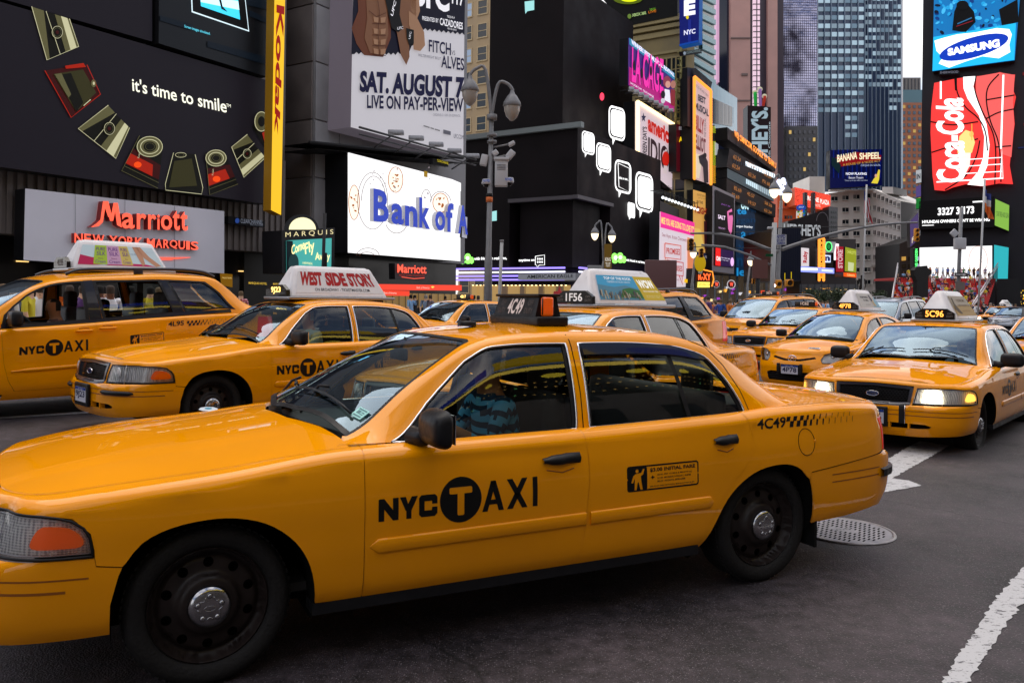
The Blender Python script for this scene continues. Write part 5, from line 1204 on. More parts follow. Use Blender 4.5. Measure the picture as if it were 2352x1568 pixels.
for P in ([(490,1298),(520,1278),(545,1255),(560,1150),(585,1150),(600,1240),(590,1240),(572,1190),(560,1268),(535,1292)],[(572,1150),(590,1150),(618,1262),(600,1262)],[(600,1262),(618,1262),(640,1160),(620,1160)],[(620,1160),(645,1160),(668,1300),(640,1285),(630,1215)]):
 q=mk(P); vs_,tr_=tess([q],1e4); mb=MB(); n_=len(vs_); Fv=[s.P(*p,.35) for p in vs_]; Bv=[s.P(*p,.01) for p in vs_]; mb.add(Fv,tr_,NEON); nq=len(q); mb.add([s.P(*p,.35) for p in q]+[s.P(*p,.01) for p in q],[(i,(i+1)%nq,nq+(i+1)%nq,nq+i) for i in range(nq)],NEOD); s.put(mb,'letter_stroke')
letters3d(s,'arriott',[(xs[1]+1,xs[2]-2),(xs[2]+3,xs[3]-2),(xs[3]+2,xs[4]-1),(xs[4]+2,k0(883,0)[0]),(k0(890,0)[0],k0(955,0)[0]),(k0(958,0)[0],k0(998,0)[0]),(k0(1002,0)[0],k0(1043,0)[0])],.35,NEON,NEOD,lin(k0(490,1140),k0(1043,1200)),lin(k0(490,1298),k0(1043,1318)),hs={'a':(0,.62),'r':(0,.64),'i':(0,.66),'o':(0,.66),'M':(0,1.0),'t':(0,.92)})
t2='NEW YORK MARQUIS'; xx=[(405,452),(460,500),(508,575),None,(603,650),(655,700),(705,745),(750,795),None,(818,862),(868,905),(912,945),(948,992),(998,1035),(1042,1062),(1068,1112)]
for ch,sp_ in zip(t2,xx):
 if sp_: letters3d(s,ch,[(k0(sp_[0],0)[0],k0(sp_[1],0)[0])],.25,NEON,NEOD,lin(k0(405,1330),k0(1112,1380)),lin(k0(405,1385),k0(1112,1428)),bold=.015)
s.line(K(k0,[(880,1468),(990,1473),(1082,1468)]),[1,4,1],NEON,3); s.line(K(k0,[(880,1480),(980,1480)]),2,NEON,3)
for i in range(1,4):
 x=58+i*114; s.line([(x,433+(x-58)*.114),(x,597+(x-58)*.068)],.9,flat('#777a80'),1)
s.done()
s=Sign('media_owner_sign',A(35.9),'small dark plaque reading Clear Channel Spectacolor beside the hotel sign','sign',quad=K(k0,[(1303,1232),(1512,1262),(1510,1296),(1301,1275)]),board=flat('#101014'),thick=.4)
s.tx('CLEARCHANNEL',k0(1368,1272),k0(1495,1281),k0(1368,1248),flat('#9aa0b0',.3)); s.tx('SPECTACOLOR',k0(1422,1285),k0(1495,1290),k0(1422,1276),flat('#9aa0b0',.2)); s.ell(*k0(1350,1259),5,6,flat('#3050a0',.4)); s.done()
s=Sign('theatre_marquee',A(33.2),'black arched theatre marquee with a glowing lunette and a teal show poster','sign',quad=[k0(1606,1315),k0(1910,1298),k0(1905,1575),k0(1610,1560)],board=BKM,thick=1.5)
c=k0(1715,1312); s.pg([(c[0]+40*math.cos(rad(a)),c[1]-36*math.sin(rad(a))) for a in range(0,181,12)],BKM,1); s.pg([(c[0]+2+31*math.cos(rad(a)),c[1]-1-28*math.sin(rad(a))) for a in range(0,181,12)],glow('lunette glow',(1,.93,.55),1.0),2)
s.tx('M A R Q U I S',k0(1622,1357),k0(1895,1340),k0(1622,1325),flat('#e8d8a0',.8),3); s.pg(K(k0,[(1628,1372),(1888,1358),(1885,1560),(1630,1560)]),flat('#4fb8b0',.55),1); s.pg(K(k0,[(1628,1372),(1665,1375),(1668,1450),(1700,1560),(1630,1560)]),flat('#0e2a30'),2); s.ell(*k0(1668,1500),12,22,flat('#2c5a5c',.1),3)
ye=flat('#fff2a8',.95); s.tx('Come',k0(1655,1455),k0(1730,1420),k0(1655,1400),ye,4,.02); s.tx('Fly',k0(1735,1470),k0(1790,1445),k0(1728,1390),ye,4,.02); s.tx('Away',k0(1790,1495),k0(1875,1495),k0(1790,1440),ye,4,.02); s.tx('A NEW MUSICAL',k0(1718,1505),k0(1775,1510),k0(1718,1492),ye,4); s.done()
# ---- fight poster ----
PLU=A(34.6)
s=Sign('fight_poster',PLU,'tall white and navy fight poster advertising a Saturday August 7 bout','billboard',quad=[k2(280,-180),k2(862,-180),k2(853,822),k2(265,665)],board=flat('#d8d4da',.42),thick=3.0,side=flat('#9a8f9c',.15))
nv=flat('#0c0c2a'); ink=flat('#141445')
wav=[(265,285)]+[(x,(285+(x-265)*.02 if x<500 else 285)-(12 if i%2 else 0)+(0 if x<560 else -(x-560)*1.55 if x<640 else -125+(x-640)*.12)) for i,x in enumerate(range(280,856,12))]
s.pg(K(k2,[(280,-178),(862,-178),(856,186)]+wav[::-1]),nv,1)
sk=[flat('#7a4630'),flat('#a8714f',.08),flat('#c99672',.15),flat('#5a3020')]
s.pg(K(k2,[(290,-170),(300,60),(265,150),(290,230),(330,290),(430,300),(470,200),(470,40),(520,-170)]),sk[0],2); s.pg(K(k2,[(330,-170),(345,100),(330,200),(360,280),(430,290),(455,180),(450,60),(470,-170)]),sk[1],3)
s.pg(K(k2,[(520,-170),(505,60),(480,100),(500,180),(520,290),(548,342),(565,300),(562,180),(600,80),(600,-170)]),sk[1],4); s.pg(K(k2,[(560,60),(600,90),(640,170),(645,240),(620,270),(585,262),(580,190),(560,130)]),sk[2],5); s.pg(K(k2,[(600,-170),(620,60),(605,100),(575,60),(565,-170)]),sk[2],4)
for z in (90,150,205,255): s.pg(K(k2,[(375,z),(405,z+6),(402,z+32),(378,z+28)]),sk[2],5); s.pg(K(k2,[(412,z+6),(440,z+2),(436,z+30),(413,z+33)]),sk[2],5); s.line(K(k2,[(370,z+36),(440,z+38)]),1.6,sk[3],5)
s.pg(K(k2,[(430,-30),(520,-30),(512,80),(530,150),(505,172),(470,150),(450,60)]),flat('#0a0a0e'),5); s.pg(K(k2,[(545,150),(585,160),(585,232),(560,238),(548,200)]),flat('#0a0a0e'),6)
s.line(K(k2,[(392,-20),(405,60),(398,180),(404,290)]),1.2,sk[3],6); s.line(K(k2,[(350,60),(390,92),(440,70)]),1.5,sk[3],6)
wt=flat('#f0eef4',.6); s.tx('UFC',k2(473,92),k2(492,15),k2(462,80),wt,7,.02); s.tx('UFC',k2(497,160),k2(528,155),k2(497,145),wt,7); s.tx('UFC',k2(565,208),k2(572,170),k2(556,206),wt,7)
s.tx('UFC',k2(578,30),k2(775,70),k2(578,-110),wt,3,.05); s.tx('117',k2(788,22),k2(850,38),k2(790,-60),wt,3,.02); s.tx('PRESENTED BY',k2(633,108),k2(718,122),k2(633,86),wt,3,.01); s.tx('CAZADORES',k2(725,132),k2(845,158),k2(725,95),wt,3,.02); s.tx('TEQUILA',k2(762,96),k2(803,103),k2(762,82),wt,3); s.tx('100% DE AGAVE',k2(765,155),k2(812,164),k2(765,146),wt,3)
s.tx('FITCH',k2(667,272),k2(783,292),k2(667,208),ink,3,.02); s.tx('VS',k2(786,288),k2(805,291),k2(786,265),ink,3); s.tx('WELTERWEIGHT BOUT',k2(612,296),k2(730,316),k2(612,282),flat('#4a4a60'),3); s.tx('ALVES',k2(732,355),k2(852,372),k2(732,290),ink,3,.02)
s.tx('SAT. AUGUST 7',k2(304,485),k2(850,520),k2(308,370),ink,3,.05); s.tx('LIVE ON PAY-PER-VIEW',k2(344,568),k2(848,586),k2(344,497),ink,3,.03); s.tx('ORDENELO 100% EN ESPANOL',k2(690,607),k2(833,613),k2(690,594),flat('#8a8894'),3); s.tx('UFC.COM',k2(798,722),k2(848,730),k2(798,700),ink,3); s.tx('------- ---- ------',k2(640,662),k2(725,688),k2(640,655),flat('#555555'),3); s.pg(K(k2,[(743,678),(782,688),(782,708),(743,700)]),flat('#77757f'),3)
s.done()
cw=empty('sign_catwalk',PLU.hit(934,345),label='long steel catwalk with five floodlights under the fight poster',cat='catwalk'); inv=Matrix.Translation(-cw.location)
def rel(mb,root,name):
 iv=Matrix.Translation(-root.location) if root.rotation_euler.z==0 else (Matrix.Translation(root.location)@Matrix.Rotation(root.rotation_euler.z,4,'Z')).inverted()
 mb.v=[tuple(iv@Vector(v)) for v in mb.v]; return mb.build(name,root)
a,b=PLU.hit(*k2(50,745)),PLU.hit(*k2(850,825)); m=MB(); m.add([a,b,b+PLU.n*2.5,a+PLU.n*2.5],[(0,1,2,3)],BKM); m.add([p-Vector((0,0,.35)) for p in (a,b,b+PLU.n*2.5,a+PLU.n*2.5)],[(3,2,1,0)],BKM); m.tube([a,b],.12,BKM,6); rel(m,cw,'platform')
P0=PLU.sh(-1.8); a,b=P0.hit(*k2(310,665)),P0.hit(*k2(920,835)); m=MB(); m.tube([a,b],.07,mat('dark steel',(.05,.05,.055),.5),6); m.tube([a-Vector((0,0,.4)),b-Vector((0,0,.4))],.05,mat('dark steel'),6); rel(m,cw,'rail')
for px,py in ((502,693),(608,722),(712,755),(808,788),(902,815)):
 q=P0.hit(*k2(px,py)); m=MB(); m.tube([q+PLU.n*1.8-Vector((0,0,.8)),q],.05,mat('dark steel'),6); m.bbox((q.x,q.y,q.z),(.95,.5,.28),STEEL,.06); rel(m,cw,'floodlight')
s=Sign('media_owner_sign',A(34.0),'small yellow lettered Clear Channel plaque under the sign catwalk','sign',quad=K(k2,[(694,828),(775,845),(775,872),(694,858)]),board=flat('#0a0a08'),thick=.3); s.tx('CLEARCHANNEL',k2(712,845),k2(772,862),k2(712,832),flat('#d8c020',.6)); s.done()
# ---- bank screen ----
PLB=A(34.6)
s=Sign('bank_screen',PLB,'bright white curved screen with pale coins behind big blue bank letters','screen',quad=K(k2,[(250,798),(838,955),(838,1365),(250,1320)]),board=WHITE,thick=2.6,side=BKM)
s.pg(K(k2,[(250,798),(790,937),(838,957),(838,1000),(700,960),(250,840)]),WHITE,1)
br=flat('#b8662c',.5); bd_=flat('#6a3a20',.2); tan_=flat('#fbecd8',.9)
for cx,cy,rx,ry in ((495,940,40,68),(278,1058,30,92),(730,1060,42,52)):
 x,y=k2(cx,cy); s.ell(x,y,rx*.44,ry*.44,tan_,1); s.ring(x,y,rx*.44,ry*.44,1.6,br,2)
 for j in range(9): rr=random.Random(j+cx); s.ell(x+rr.uniform(-.6,.6)*rx*.4,y+rr.uniform(-.6,.6)*ry*.4,rr.uniform(1,3),rr.uniform(1,4),br,3,8,rr.uniform(0,3))
for cx,cy,rx,ry,a0,a1 in ((375,1050,80,150,0,360),(380,1050,65,130,180,350),(490,1080,75,90,0,200),(500,1150,60,70,20,160),(730,1060,55,60,180,350),(655,1050,28,60,160,360),(350,1335,60,40,180,360),(345,1338,40,22,180,360)):
 x,y=k2(cx,cy); s.ring(x,y,rx*.44,ry*.44,1.3,bd_,2,30,0,a0,a1)
for j in range(26):
 rr=random.Random(j); x,y=k2(rr.choice([430,500,655,370])+rr.uniform(-18,18),rr.uniform(860,1050)); s.ell(x,y,rr.uniform(.8,2.2),rr.uniform(1,3),flat('#b8aab0',.4),2,8,rr.uniform(0,3))
s.pg(K(k2,[(643,893),(662,897),(662,928),(643,924)]),flat('#d0a010',.3),2)
BLU=mat('blue sign face',(.004,.035,.42),.35,emit=.25,ecol=(.0,.06,.9)); LGR=mat('white letter return',(.55,.55,.60),.5)
tp=lin(k2(355,985),k2(860,1080)); bt_=lin(k2(355,1155),k2(860,1228))
for ch,a,b in (('B',362,442),('a',455,520),('n',527,592),('k',602,658),('o',685,738),('f',742,782),('A',806,856)):
 up={'a':(0,.66),'n':(0,.66),'o':(0,.66),'k':(.0,1),'f':(0,1)}.get(ch,(0,1)); letters3d(s,ch,[(k2(a,0)[0],k2(b,0)[0])],.32,BLU,LGR,tp,bt_,hs={ch:up},bold=.03)
s.done()
s=Sign('letter_box',A(34.4),'white rounded light box at the right end of the bank letters','sign',quad=K(k2,[(852,1130),(874,1135),(872,1245),(846,1240)]),board=flat('#c8c8d8',.4),thick=.6); s.done()
s=Sign('hotel_sign',A(33.9),'small grey panel with a red Marriott name above the red bank awning','sign',quad=K(k2,[(495,1375),(660,1385),(660,1463),(497,1458)]),board=flat('#4c4648'),thick=.5)
s.tx('Marriott',k2(503,1425),k2(655,1430),k2(503,1380),NEON,3,.02); s.tx('NEW YORK MARQUIS',k2(512,1443),k2(645,1447),k2(512,1433),flat('#c02010',.5),3); s.line(K(k2,[(525,1447),(590,1456),(645,1452)]),1.2,NEON,3); s.done()
rd_=glow('red lightbox',(1,.055,.02),.85)
s=Sign('bank_awning',A(33.0),'long red lit awning of the bank branch below the white screen','awning',quad=K(k2,[(390,1484),(845,1490),(845,1518),(390,1515)]),board=rd_,thick=3,side=BKM); s.tx('Bank of America',k2(605,1508),k2(672,1509),k2(605,1496),flat('#ffc0b0',.8)); s.pg(K(k2,[(680,1498),(692,1494),(700,1500),(688,1506)]),flat('#ffd060',.8)); s.done()
s=Sign('bank_awning',A(33.3),'short red bank sign under the left end of the awning','sign',quad=K(k2,[(410,1516),(572,1520),(572,1546),(410,1544)]),board=rd_,thick=.5,side=BKM); s.tx('Bank of America',k2(435,1535),k2(500,1536),k2(435,1524),flat('#ffd0c0',.8)); s.done()
s=Sign('shop_interior',A(35.8),'amber lit bank lobby glass behind the pedestrians','shop front',quad=[(880,672),(1058,676),(1058,706),(880,706)],board=mat('amber shop glass',(.12,.08,.03),.3,emit=.16,ecol=(1,.55,.12)),thick=.5)
for i in range(12): s.line([(885+i*15,672),(885+i*15,706)],1.5,BLK,1)
s.done()
# ---- black electronics building ----
xc=1322; PF=A(36.0); PS=Bp(xc,36.0)
r=empty('black_tower',label='tall matt black tower rising behind the speech bubble displays',cat='building');
a=A(39).hit(1287,690); base=Vector((a.x,a.y,0)); r.location=base; r.rotation_euler=(0,0,math.atan2(D1.y,D1.x))
W2=(A(39).hit(1447,690)-A(39).hit(1287,690)).length; dd=(Bp(1287,39).hit(1118,690)-a).length
zt=A(39).hit(1444,66).z+1
MB().box((W2/2,dd/2,zt/2),(W2,dd,zt),LEDB).build('wall',r)
r2=empty('display_building',label='lower black corner building covered in dark displays with white speech bubbles',cat='building'); a=PF.hit(xc,690); r2.location=(a.x,a.y,0); r2.rotation_euler=r.rotation_euler
W3=(PF.hit(1514,690)-a).length; d3=(PS.hit(1040,690)-a).length; z3=PF.hit(1322,290).z; zc_=PF.hit(1322,452).z; z4=PF.hit(1322,612).z; wn=(PF.hit(1399,690)-a).length; dn_=(PS.hit(1168,690)-a).length
MB().box((W3/2,d3/2,(z3+zc_)/2),(W3,d3,z3-zc_),LEDB).build('upper_wall',r2)
m=MB(); m.box((wn+(W3-wn)/2,d3/2,(z4+zc_)/2),(W3-wn,d3,zc_-z4),LEDB); m.box((wn/2,dn_+(d3-dn_)/2,(z4+zc_)/2),(wn-.002,d3-dn_,zc_-z4),LEDB); m.box((wn/2,dn_/2,(z4+zc_)/2),(wn-1.5,dn_-1.6,zc_-z4),LEDB); m.build('lower_wall',r2)
m=MB(); m.box((wn/2-.2,-.1,zc_),(wn+.6,.5,.35),mat('dark ledge',(.09,.08,.09),.5)); m.build('ledge',r2); m=MB(); m.box((-.1,dn_/2,zc_),(.5,dn_,.35),mat('dark ledge')); m.build('ledge',r2)
m=MB(); m.box((-.15,d3/2-.3,z3+.15),(.6,d3+.6,.5),mat('grey parapet',(.22,.25,.25),.5)); m.build('parapet',r2)
gold=mat('gold shop glow',(.2,.12,.04),.4,emit=.30,ecol=(1,.62,.2));
m=MB(); m.box((W3/2,d3/2,.9),(W3-2,d3-2,1.8),mat('shop interior wall',(.10,.08,.06),.5)); m.build('shop_core',r2)
zb4=PF.hit(1322,648).z
for i in range(16): MB().box((1.02-.1,1.5+i*(d3-3)/16,zb4*.5),(.08,.9,zb4*.85),[gold,mat('dim shop window',(.06,.05,.04),.3,emit=.08,ecol=(1,.6,.3))][i%3==1]).build('shop_window',r2)
for i in range(10): MB().box((1.5+i*(W3-3)/10,1.02-.1,zb4*.5),(.9,.08,zb4*.8),gold if i%2 else mat('dim shop window')).build('shop_window',r2)
for i in range(24):
 MB().box((.8,1.5+i*(d3-3)/24,zb4*.92),(.12,.12,.06),glow('shop spot light',(1,.75,.35),4)).build('spot_light',r2)
lilac=[glow('violet tube',(.30,.22,1),1.5),glow('white tube',(.80,.78,1),1.5)]
for i in range(4):
 z=z4-.12-i*(z4-zb4)/4.0
 MB().tube([(-.35,1,z),(-.35,d3,z)],.10,lilac[i%2 if i<3 else 0],6).build('light_tube',r2); MB().tube([(0,-.35,z),(W3,-.35,z)],.10,lilac[i%2 if i<3 else 0],6).build('light_tube',r2)
s=Sign('store_canopy',PS.sh(-1.2),'pale glass canopy lettered American Eagle at the corner of the black building','canopy',quad=[(1190,629),(1322,627),(1322,643),(1190,643)],board=flat('#a8aab4',.22),thick=6,side=flat('#8a8a92',.1)); s.tx('AMERICAN EAGLE',k2(1190,1455),(1318,637.5),k2(1190,1437),flat('#101014'),3,.01); s.done()
for nm,pts in (('',[]),): pass
bub=glow('bubble white',(1,1,1),1.5)
def bubble(pl,x0,y0,x1,y1,tail,outline,lab,solid=True):
 s=Sign('speech_bubble_display',pl,lab,'display',quad=[(x0,y0),(x1,y0),(x1,y1),(x0,y1)],group='speech bubbles on the black displays')
 sl=.30*(x1-x0)/ (x1-x0)  # slope of the wall lines
 f=lambda u,v:(x0+(x1-x0)*u,y0+(y1-y0)*v+(u-.5)*(x1-x0)*.28)
 def rr(i,r=.22,n=5):
  o=[]
  for cx,cy,q in ((1-i-r,i+r,0),(i+r,i+r,1),(i+r,1-i-r,2),(1-i-r,1-i-r,3)):
   for k in range(n+1):
    t=(q+k/n)*math.pi/2; o.append((cx+r*math.cos(t),cy-r*math.sin(t)))
  return o
 v1=.84
 sc_=lambda P:[f(a,b*v1) for a,b in P]
 if outline:
  A_,B_=sc_(rr(0)),sc_(rr(.06,.18)); n=len(A_); s.pr.add([s.P(*p,.02) for p in A_+B_],[(i,(i+1)%n,n+(i+1)%n,n+i) for i in range(n)],bub)
  s.pg([f(.22,.80),f(.42,.80),f(.24,1.0)],bub,1)
 if solid: s.pg(sc_(rr(.10 if outline else 0,.18)),bub,2);
 if not outline: s.pg([f(.2,.80),f(.5,.80),f(.25,1.0)],bub,1)
 return s
bubble(PF,*k3(42,560),*k3(128,765),0,True,'white outlined speech bubble highest on the black building').done()
bubble(PF,*k2(1470,690),*k2(1536,828),0,True,'white speech bubble display leftmost of the row on the black corner building').done()
bubble(PF,*k2(1545,752),*k2(1622,925),0,True,'white speech bubble display second from left on the black corner building').done()
s=bubble(PF,*k2(1642,842),*k2(1728,1040),0,True,'outlined dark speech bubble with small text in its middle',False); A_=None; s.tx('this is not...',k2(1660,935),k2(1710,945),k2(1660,922),bub,3,.02);
x0,y0=k2(1655,860);x1,y1=k2(1714,995); s.line([(x0,y0-3),(x1,y0+9),(x1,y1+4),(x0+2,y1-8),(x0,y0-3)],1.2,bub,3); s.done()
bubble(PF,*k2(1750,905),*k2(1842,1145),0,True,'largest white speech bubble display at the right edge of the black building').done()
bubble(PF,*k2(1707,1060),*k2(1745,1152),0,False,'smallest plain white speech bubble low on the black building').done()
tl_=glow('pale teal',(.35,.75,.75),.9)
s=Sign('bubble_display',A(38.6) if 0 else Bp(1287,39),'pale teal speech bubble high on the black tower','display',quad=[(1206,5),(1228,3),(1228,25),(1206,27)]); s.pg([(1206,5),(1228,2),(1228,24),(1212,27),(1208,33),(1207,27)],tl_); s.done()
s=Sign('red_light',PF,'small red glowing spot above the speech bubbles','display',quad=[(1377,215),(1386,215),(1386,231),(1377,231)]); s.ell(1381,222.5,5,9,glow('red spot',(1,.03,.08),1.5)); s.done()
s=Sign('bubble_display',PS,'pale teal square display on the black wall behind the street lamp pole','display',quad=[(1131,485),(1142,485),(1142,507),(1131,507)]); s.pg([(1131,486),(1142,484),(1142,507),(1131,508)],tl_); s.done()
grn=glow('green ticker',(.25,1,.12),1.6); wht=glow('white ticker',(1,1,1),1.4)
for pl,x,y,lab in ((PS,k2(870,1360)[0],596,'left'),(PF,k2(1660,1350)[0],594,'right')):
 s=Sign('green_logo_display',pl,'glowing green butterfly shape at the %s end of the white text strip'%lab,'display',quad=[(x-15,y-12),(x+15,y-12),(x+15,y+12),(x-15,y+12)])
 for dx,dy,rx,ry in ((-9,-4,7,9),(4,-6,7,8),(-8,6,6,5),(5,5,7,5),(13,2,5,8)): s.ell(x+dx,y+dy,rx,ry,grn,1,14)
 for dx,dy,rx,ry in ((-7,-2,4,5),(4,-3,4,4)): s.ell(x+dx,y+dy,rx,ry,wht,2,10)
 s.done()
s=Sign('text_display',PS,'white running text on the black wall left of the canopy','display',quad=[(1085,590),(1165,590),(1165,600),(1085,600)]); s.tx('with friends in real-time,',k2(912,1362),k2(1083,1358),k2(912,1344),wht,1,.03); s.done()
s=Sign('text_display',PS.sh(.8),'white text and outlined bubble in the recessed corner bay','display',quad=[(1190,590),(1250,590),(1250,615),(1190,615)]); s.tx('anytime on',k2(1145,1370),k2(1228,1368),k2(1145,1354),wht,1,.03); x0,y0=k2(1232,1337);x1,y1=k2(1280,1385); s.line([(x0,y0+1),(x1,y0-2),(x1,y1),(x0+9,y1),(x0+4,y1+6),(x0+3,y1),(x0,y1),(x0,y0+1)],1.3,wht,1); s.tx('IBM' if 0 else '= = =',(x0+4,y1-5),(x1-4,y1-5),(x0+4,y0+5),wht,1,.02); s.done()
s=Sign('text_display',PF,'white running text with an outlined bubble at the right edge of the black wall','display',quad=[(1440,590),(1512,590),(1512,612),(1440,612)]); s.tx('with friends in real time, anytime on',k3(132,1368),k3(278,1388),k3(132,1352),wht,1,.03); x0,y0=k3(278,1352);x1,y1=k3(303,1395); s.line([(x0,y0),(x1,y0+2),(x1,y1),(x0+4,y1+1),(x0+2,y1+9),(x0+2,y1),(x0,y1),(x0,y0)],1.3,wht,1); s.done()
# ---- far beige tower between poster and black building ----
BEI=mat('beige masonry',(.42,.30,.17),.8,noise=.12,nscale=.3); WBL=mat('sky lit window',(.10,.14,.20),.12,emit=.25,ecol=(.55,.72,1)); WDK=mat('dark window',(.02,.025,.03),.12); WOR=mat('warm lit window',(.2,.12,.05),.3,emit=.5,ecol=(1,.6,.25))
pl=VP((D1.x,D1.y),Bp(1118,36).p+60)
r,L_,T_=block('beige_tower',pl,1052,1124,0,BEI,'beige masonry tower seen in the gap left of the black building','building',back=20,zt=95)
windows(r,[1.3,4.4,7.5],[4+3.9*i for i in range(23)],1.9,2.4,WDK,mat('beige trim',(.5,.38,.22),.8),alt=([WBL],1))

r,L_,T_=block('hotel_entrance',A(37.4),560,800,0,mat('dark entrance soffit',(.02,.018,.016),.4),'dark hotel entrance passage with small gold lettering beside the pedestrians','building',back=6,zt=5.2)
s=Sign('gold_lettering',A(36.2),'gold lettered marquis hotel direction strip in the dark entrance','sign',quad=[(578,640),(640,642),(640,658),(578,655)]); s.tx('MARQUIS HOTEL',(570,653),(612,655),(570,647),flat('#d8b040',.7),1,.02); s.tx('MARQUIS THEATRE',(626,655.5),(668,657),(626,649.5),flat('#d8b040',.7),1,.02); s.done()
s=Sign('gold_plaque',A(36.1),'small gold lit plaque at the right end of the dark hotel lobby','sign',quad=[(505,627),(534,630),(534,660),(508,655)],board=flat('#8a6010',.5),thick=.3); s.tx('MARQUIS THEATRE',(509,640),(531,641),(509,636),flat('#f0d080',.7),1); s.done()
# ---- beyond the black building ----
def bulbs(s,pts,n,r,mt,name='bulb_string'):
 m=MB()
 P=resample(pts,1e9,False); L_=[0]
 for i in range(1,len(P)): L_.append(L_[-1]+math.dist(P[i],P[i-1]))
 for k in range(n):
  d=L_[-1]*k/(n-1); i=max(0,min(len(P)-2,int(np.searchsorted(L_,d,'right'))-1)); t=(d-L_[i])/max(L_[i+1]-L_[i],1e-6); c=s.P(P[i][0]+(P[i+1][0]-P[i][0])*t,P[i][1]+(P[i+1][1]-P[i][1])*t,.15)
  m.sphere(c,r,mt,6,4)
 s.put(m,name,'stuff')
BULB=glow('warm bulb',(1,.72,.35),2.2); BULO=glow('orange bulb',(1,.30,.03),1.4)
OCH=mat('ochre masonry',(.26,.20,.09),.8,noise=.2,nscale=.4)
pl=Bp(1520,36.4)
pl=VP((D1.x,D1.y),pl.p+4)
r,L_,T_=block('ochre_building',pl,1436,1572,0,OCH,'ochre masonry building with a cornice behind the pink musical billboard','building',back=2.5,zt=pl.hit(1440,60).z)
z1=pl.hit(1440,60).z
for i,(dz,o,h) in enumerate(((-.3,.9,.7),(-1.1,.6,.5),(-1.9,.3,.6),(-4.2,.2,.3))): MB().box((L_/2,-o/2+.0,z1+dz),(L_+.02,o+.02,h),mat('ochre trim',(.33,.26,.12),.75)).build('cornice',r)
fx=[L_*(x-1440)/(1554-1440)*.98 for x in (1457,1478,1503,1521,1541)]
windows(r,fx,[z1-6.4-5.0*i for i in range(9)],1.9,3.0,WDK,mat('ochre trim'),alt=([mat('grey blind',(.13,.12,.10),.6)],2))
s=Sign('game_billboard',VP((D1.x,D1.y),pl.p-1),'black billboard with a green glow and game console logos on the ochre roof','billboard',quad=[(1330,-60),(1556,-90),(1556,36),(1440,60)],board=flat('#050503'),thick=1.2)
s.ell(1443,-2,34,13,flat('#5a6a08',.5),1); s.ell(1446,-2,20,8,flat('#c8d010',1.0),2); s.tx('XBOX 360.',k5(113,158),k5(242,133),k5(112,130),flat('#b8d888',.5),3,.02); s.tx('XBOX',k5(270,105),k5(326,95),k5(268,84),flat('#80c830',.4),3); s.tx('LIVE',k5(262,127),k5(330,114),k5(260,105),flat('#e07810',.6),3); s.ell(*k5(90,152),4.5,5.5,flat('#7a9a40',.3),3); s.done()
PLC=A(35.0)
s=Sign('musical_billboard',PLC,'pink and blue billboard for a best musical revival above the white one','billboard',quad=K(k5,[(75,340),(484,660),(478,1005),(72,765)]),board=flat('#4a2a80',.45),thick=1,side=BKM)
pk=flat('#e82aa0',.75); s.pg(K(k5,[(75,340),(484,660),(483,720),(76,400)]),flat('#2a8ab0',.5),1); s.pg(K(k5,[(74,600),(484,860),(478,1005),(72,765)]),flat('#b01878',.6),1)
wt2=flat('#f2eaff',.85)
s.tq('WINNER! BEST MUSICAL REVIVAL',k5(88,352),k5(476,662),k5(474,695),k5(90,398),wt2,3,.03)
s.tx('LA CAGE',k5(92,735),k5(378,870) if 0 else k5(375,850),k5(96,420),pk,3,.03); s.tx('LA CAGE',k5(96,730),k5(372,842),k5(100,430),flat('#38206a',.3),2,.07)
for x,y,h in ((110,590,60),(180,660,60),(262,640,60),(345,720,60)): s.ell(*k5(x,y),3,h*.2,flat('#0c0c28'),4,10)
s.ell(*k5(405,735),9,13,flat('#a8405a',.3),4); s.ell(*k5(412,760),6,8,flat('#e0a090',.5),5); s.pg(K(k5,[(385,800),(430,810),(440,930),(385,900)]),flat('#f0f0f8',.6),4); s.ell(*k5(462,760),6,9,flat('#c08070',.4),4); s.pg(K(k5,[(440,800),(480,810),(478,960),(440,940)]),flat('#a02838',.3),4); s.ell(*k5(368,850),5,9,flat('#101020'),5); s.ell(*k5(368,905),5,6,flat('#e8e8f0',.4),5); s.tx('LACAGE.COM  TELECHARGE',k5(80,752),k5(290,880),k5(80,735),wt2,3); s.done()
for i in range(9):
 x=100+i*44; q=PLC.sh(-1.2).hit(*k5(x,800+i*24)); o=MB(); o.bbox((q.x,q.y,q.z),(.6,.5,.4),STEEL,.08); o.tube([(q.x,q.y,q.z),Vector(q)+PLC.n*1.2],.05,BKM,5); tag(o.build('floodlight'),'steel floodlight on an arm under the pink billboard, number %s from its left end'%['one','two','three','four','five','six','seven','eight','nine'][i],'floodlight','floodlights under the pink billboard')
s=Sign('musical_billboard',A(36.8),'white billboard reading american idiot with a border of warm bulbs','billboard',quad=K(k5,[(135,905),(550,1160),(545,1770),(135,1420)]),board=flat('#d8c4cc',.62),thick=1.4,side=BKM)
rd2=flat('#d8281c',.5); s.tx('american',k5(238,1175),k5(482,1330),k5(236,1030),rd2,3,.05); s.tx('IDIOT',k5(238,1440),k5(482,1575),k5(240,1225),flat('#4a3038'),3,.03)
s.ell(*k5(392,1425),8,17,rd2,5); s.pg(K(k5,[(375,1480),(408,1490),(400,1560),(370,1550)]),flat('#f0dcdc',.4),5); s.ell(*k5(392,1350),2,3,flat('#f0dcdc',.4),6)
s.tq("GREEN DAY'S",k5(188,1400),k5(188,1135),k5(228,1140),k5(228,1420),flat('#2a2230'),3,.03); s.tx('Theatre  Telecharge.com',k6(88,220),k6(232,258),k6(88,185),flat('#3a2a30'),3)
s.pg(K(k5,[(196,1010),(203,1040),(222,1045),(208,1062),(212,1095),(196,1075),(184,1090),(188,1060),(178,1045),(192,1040)]),flat('#4a4a70'),3)
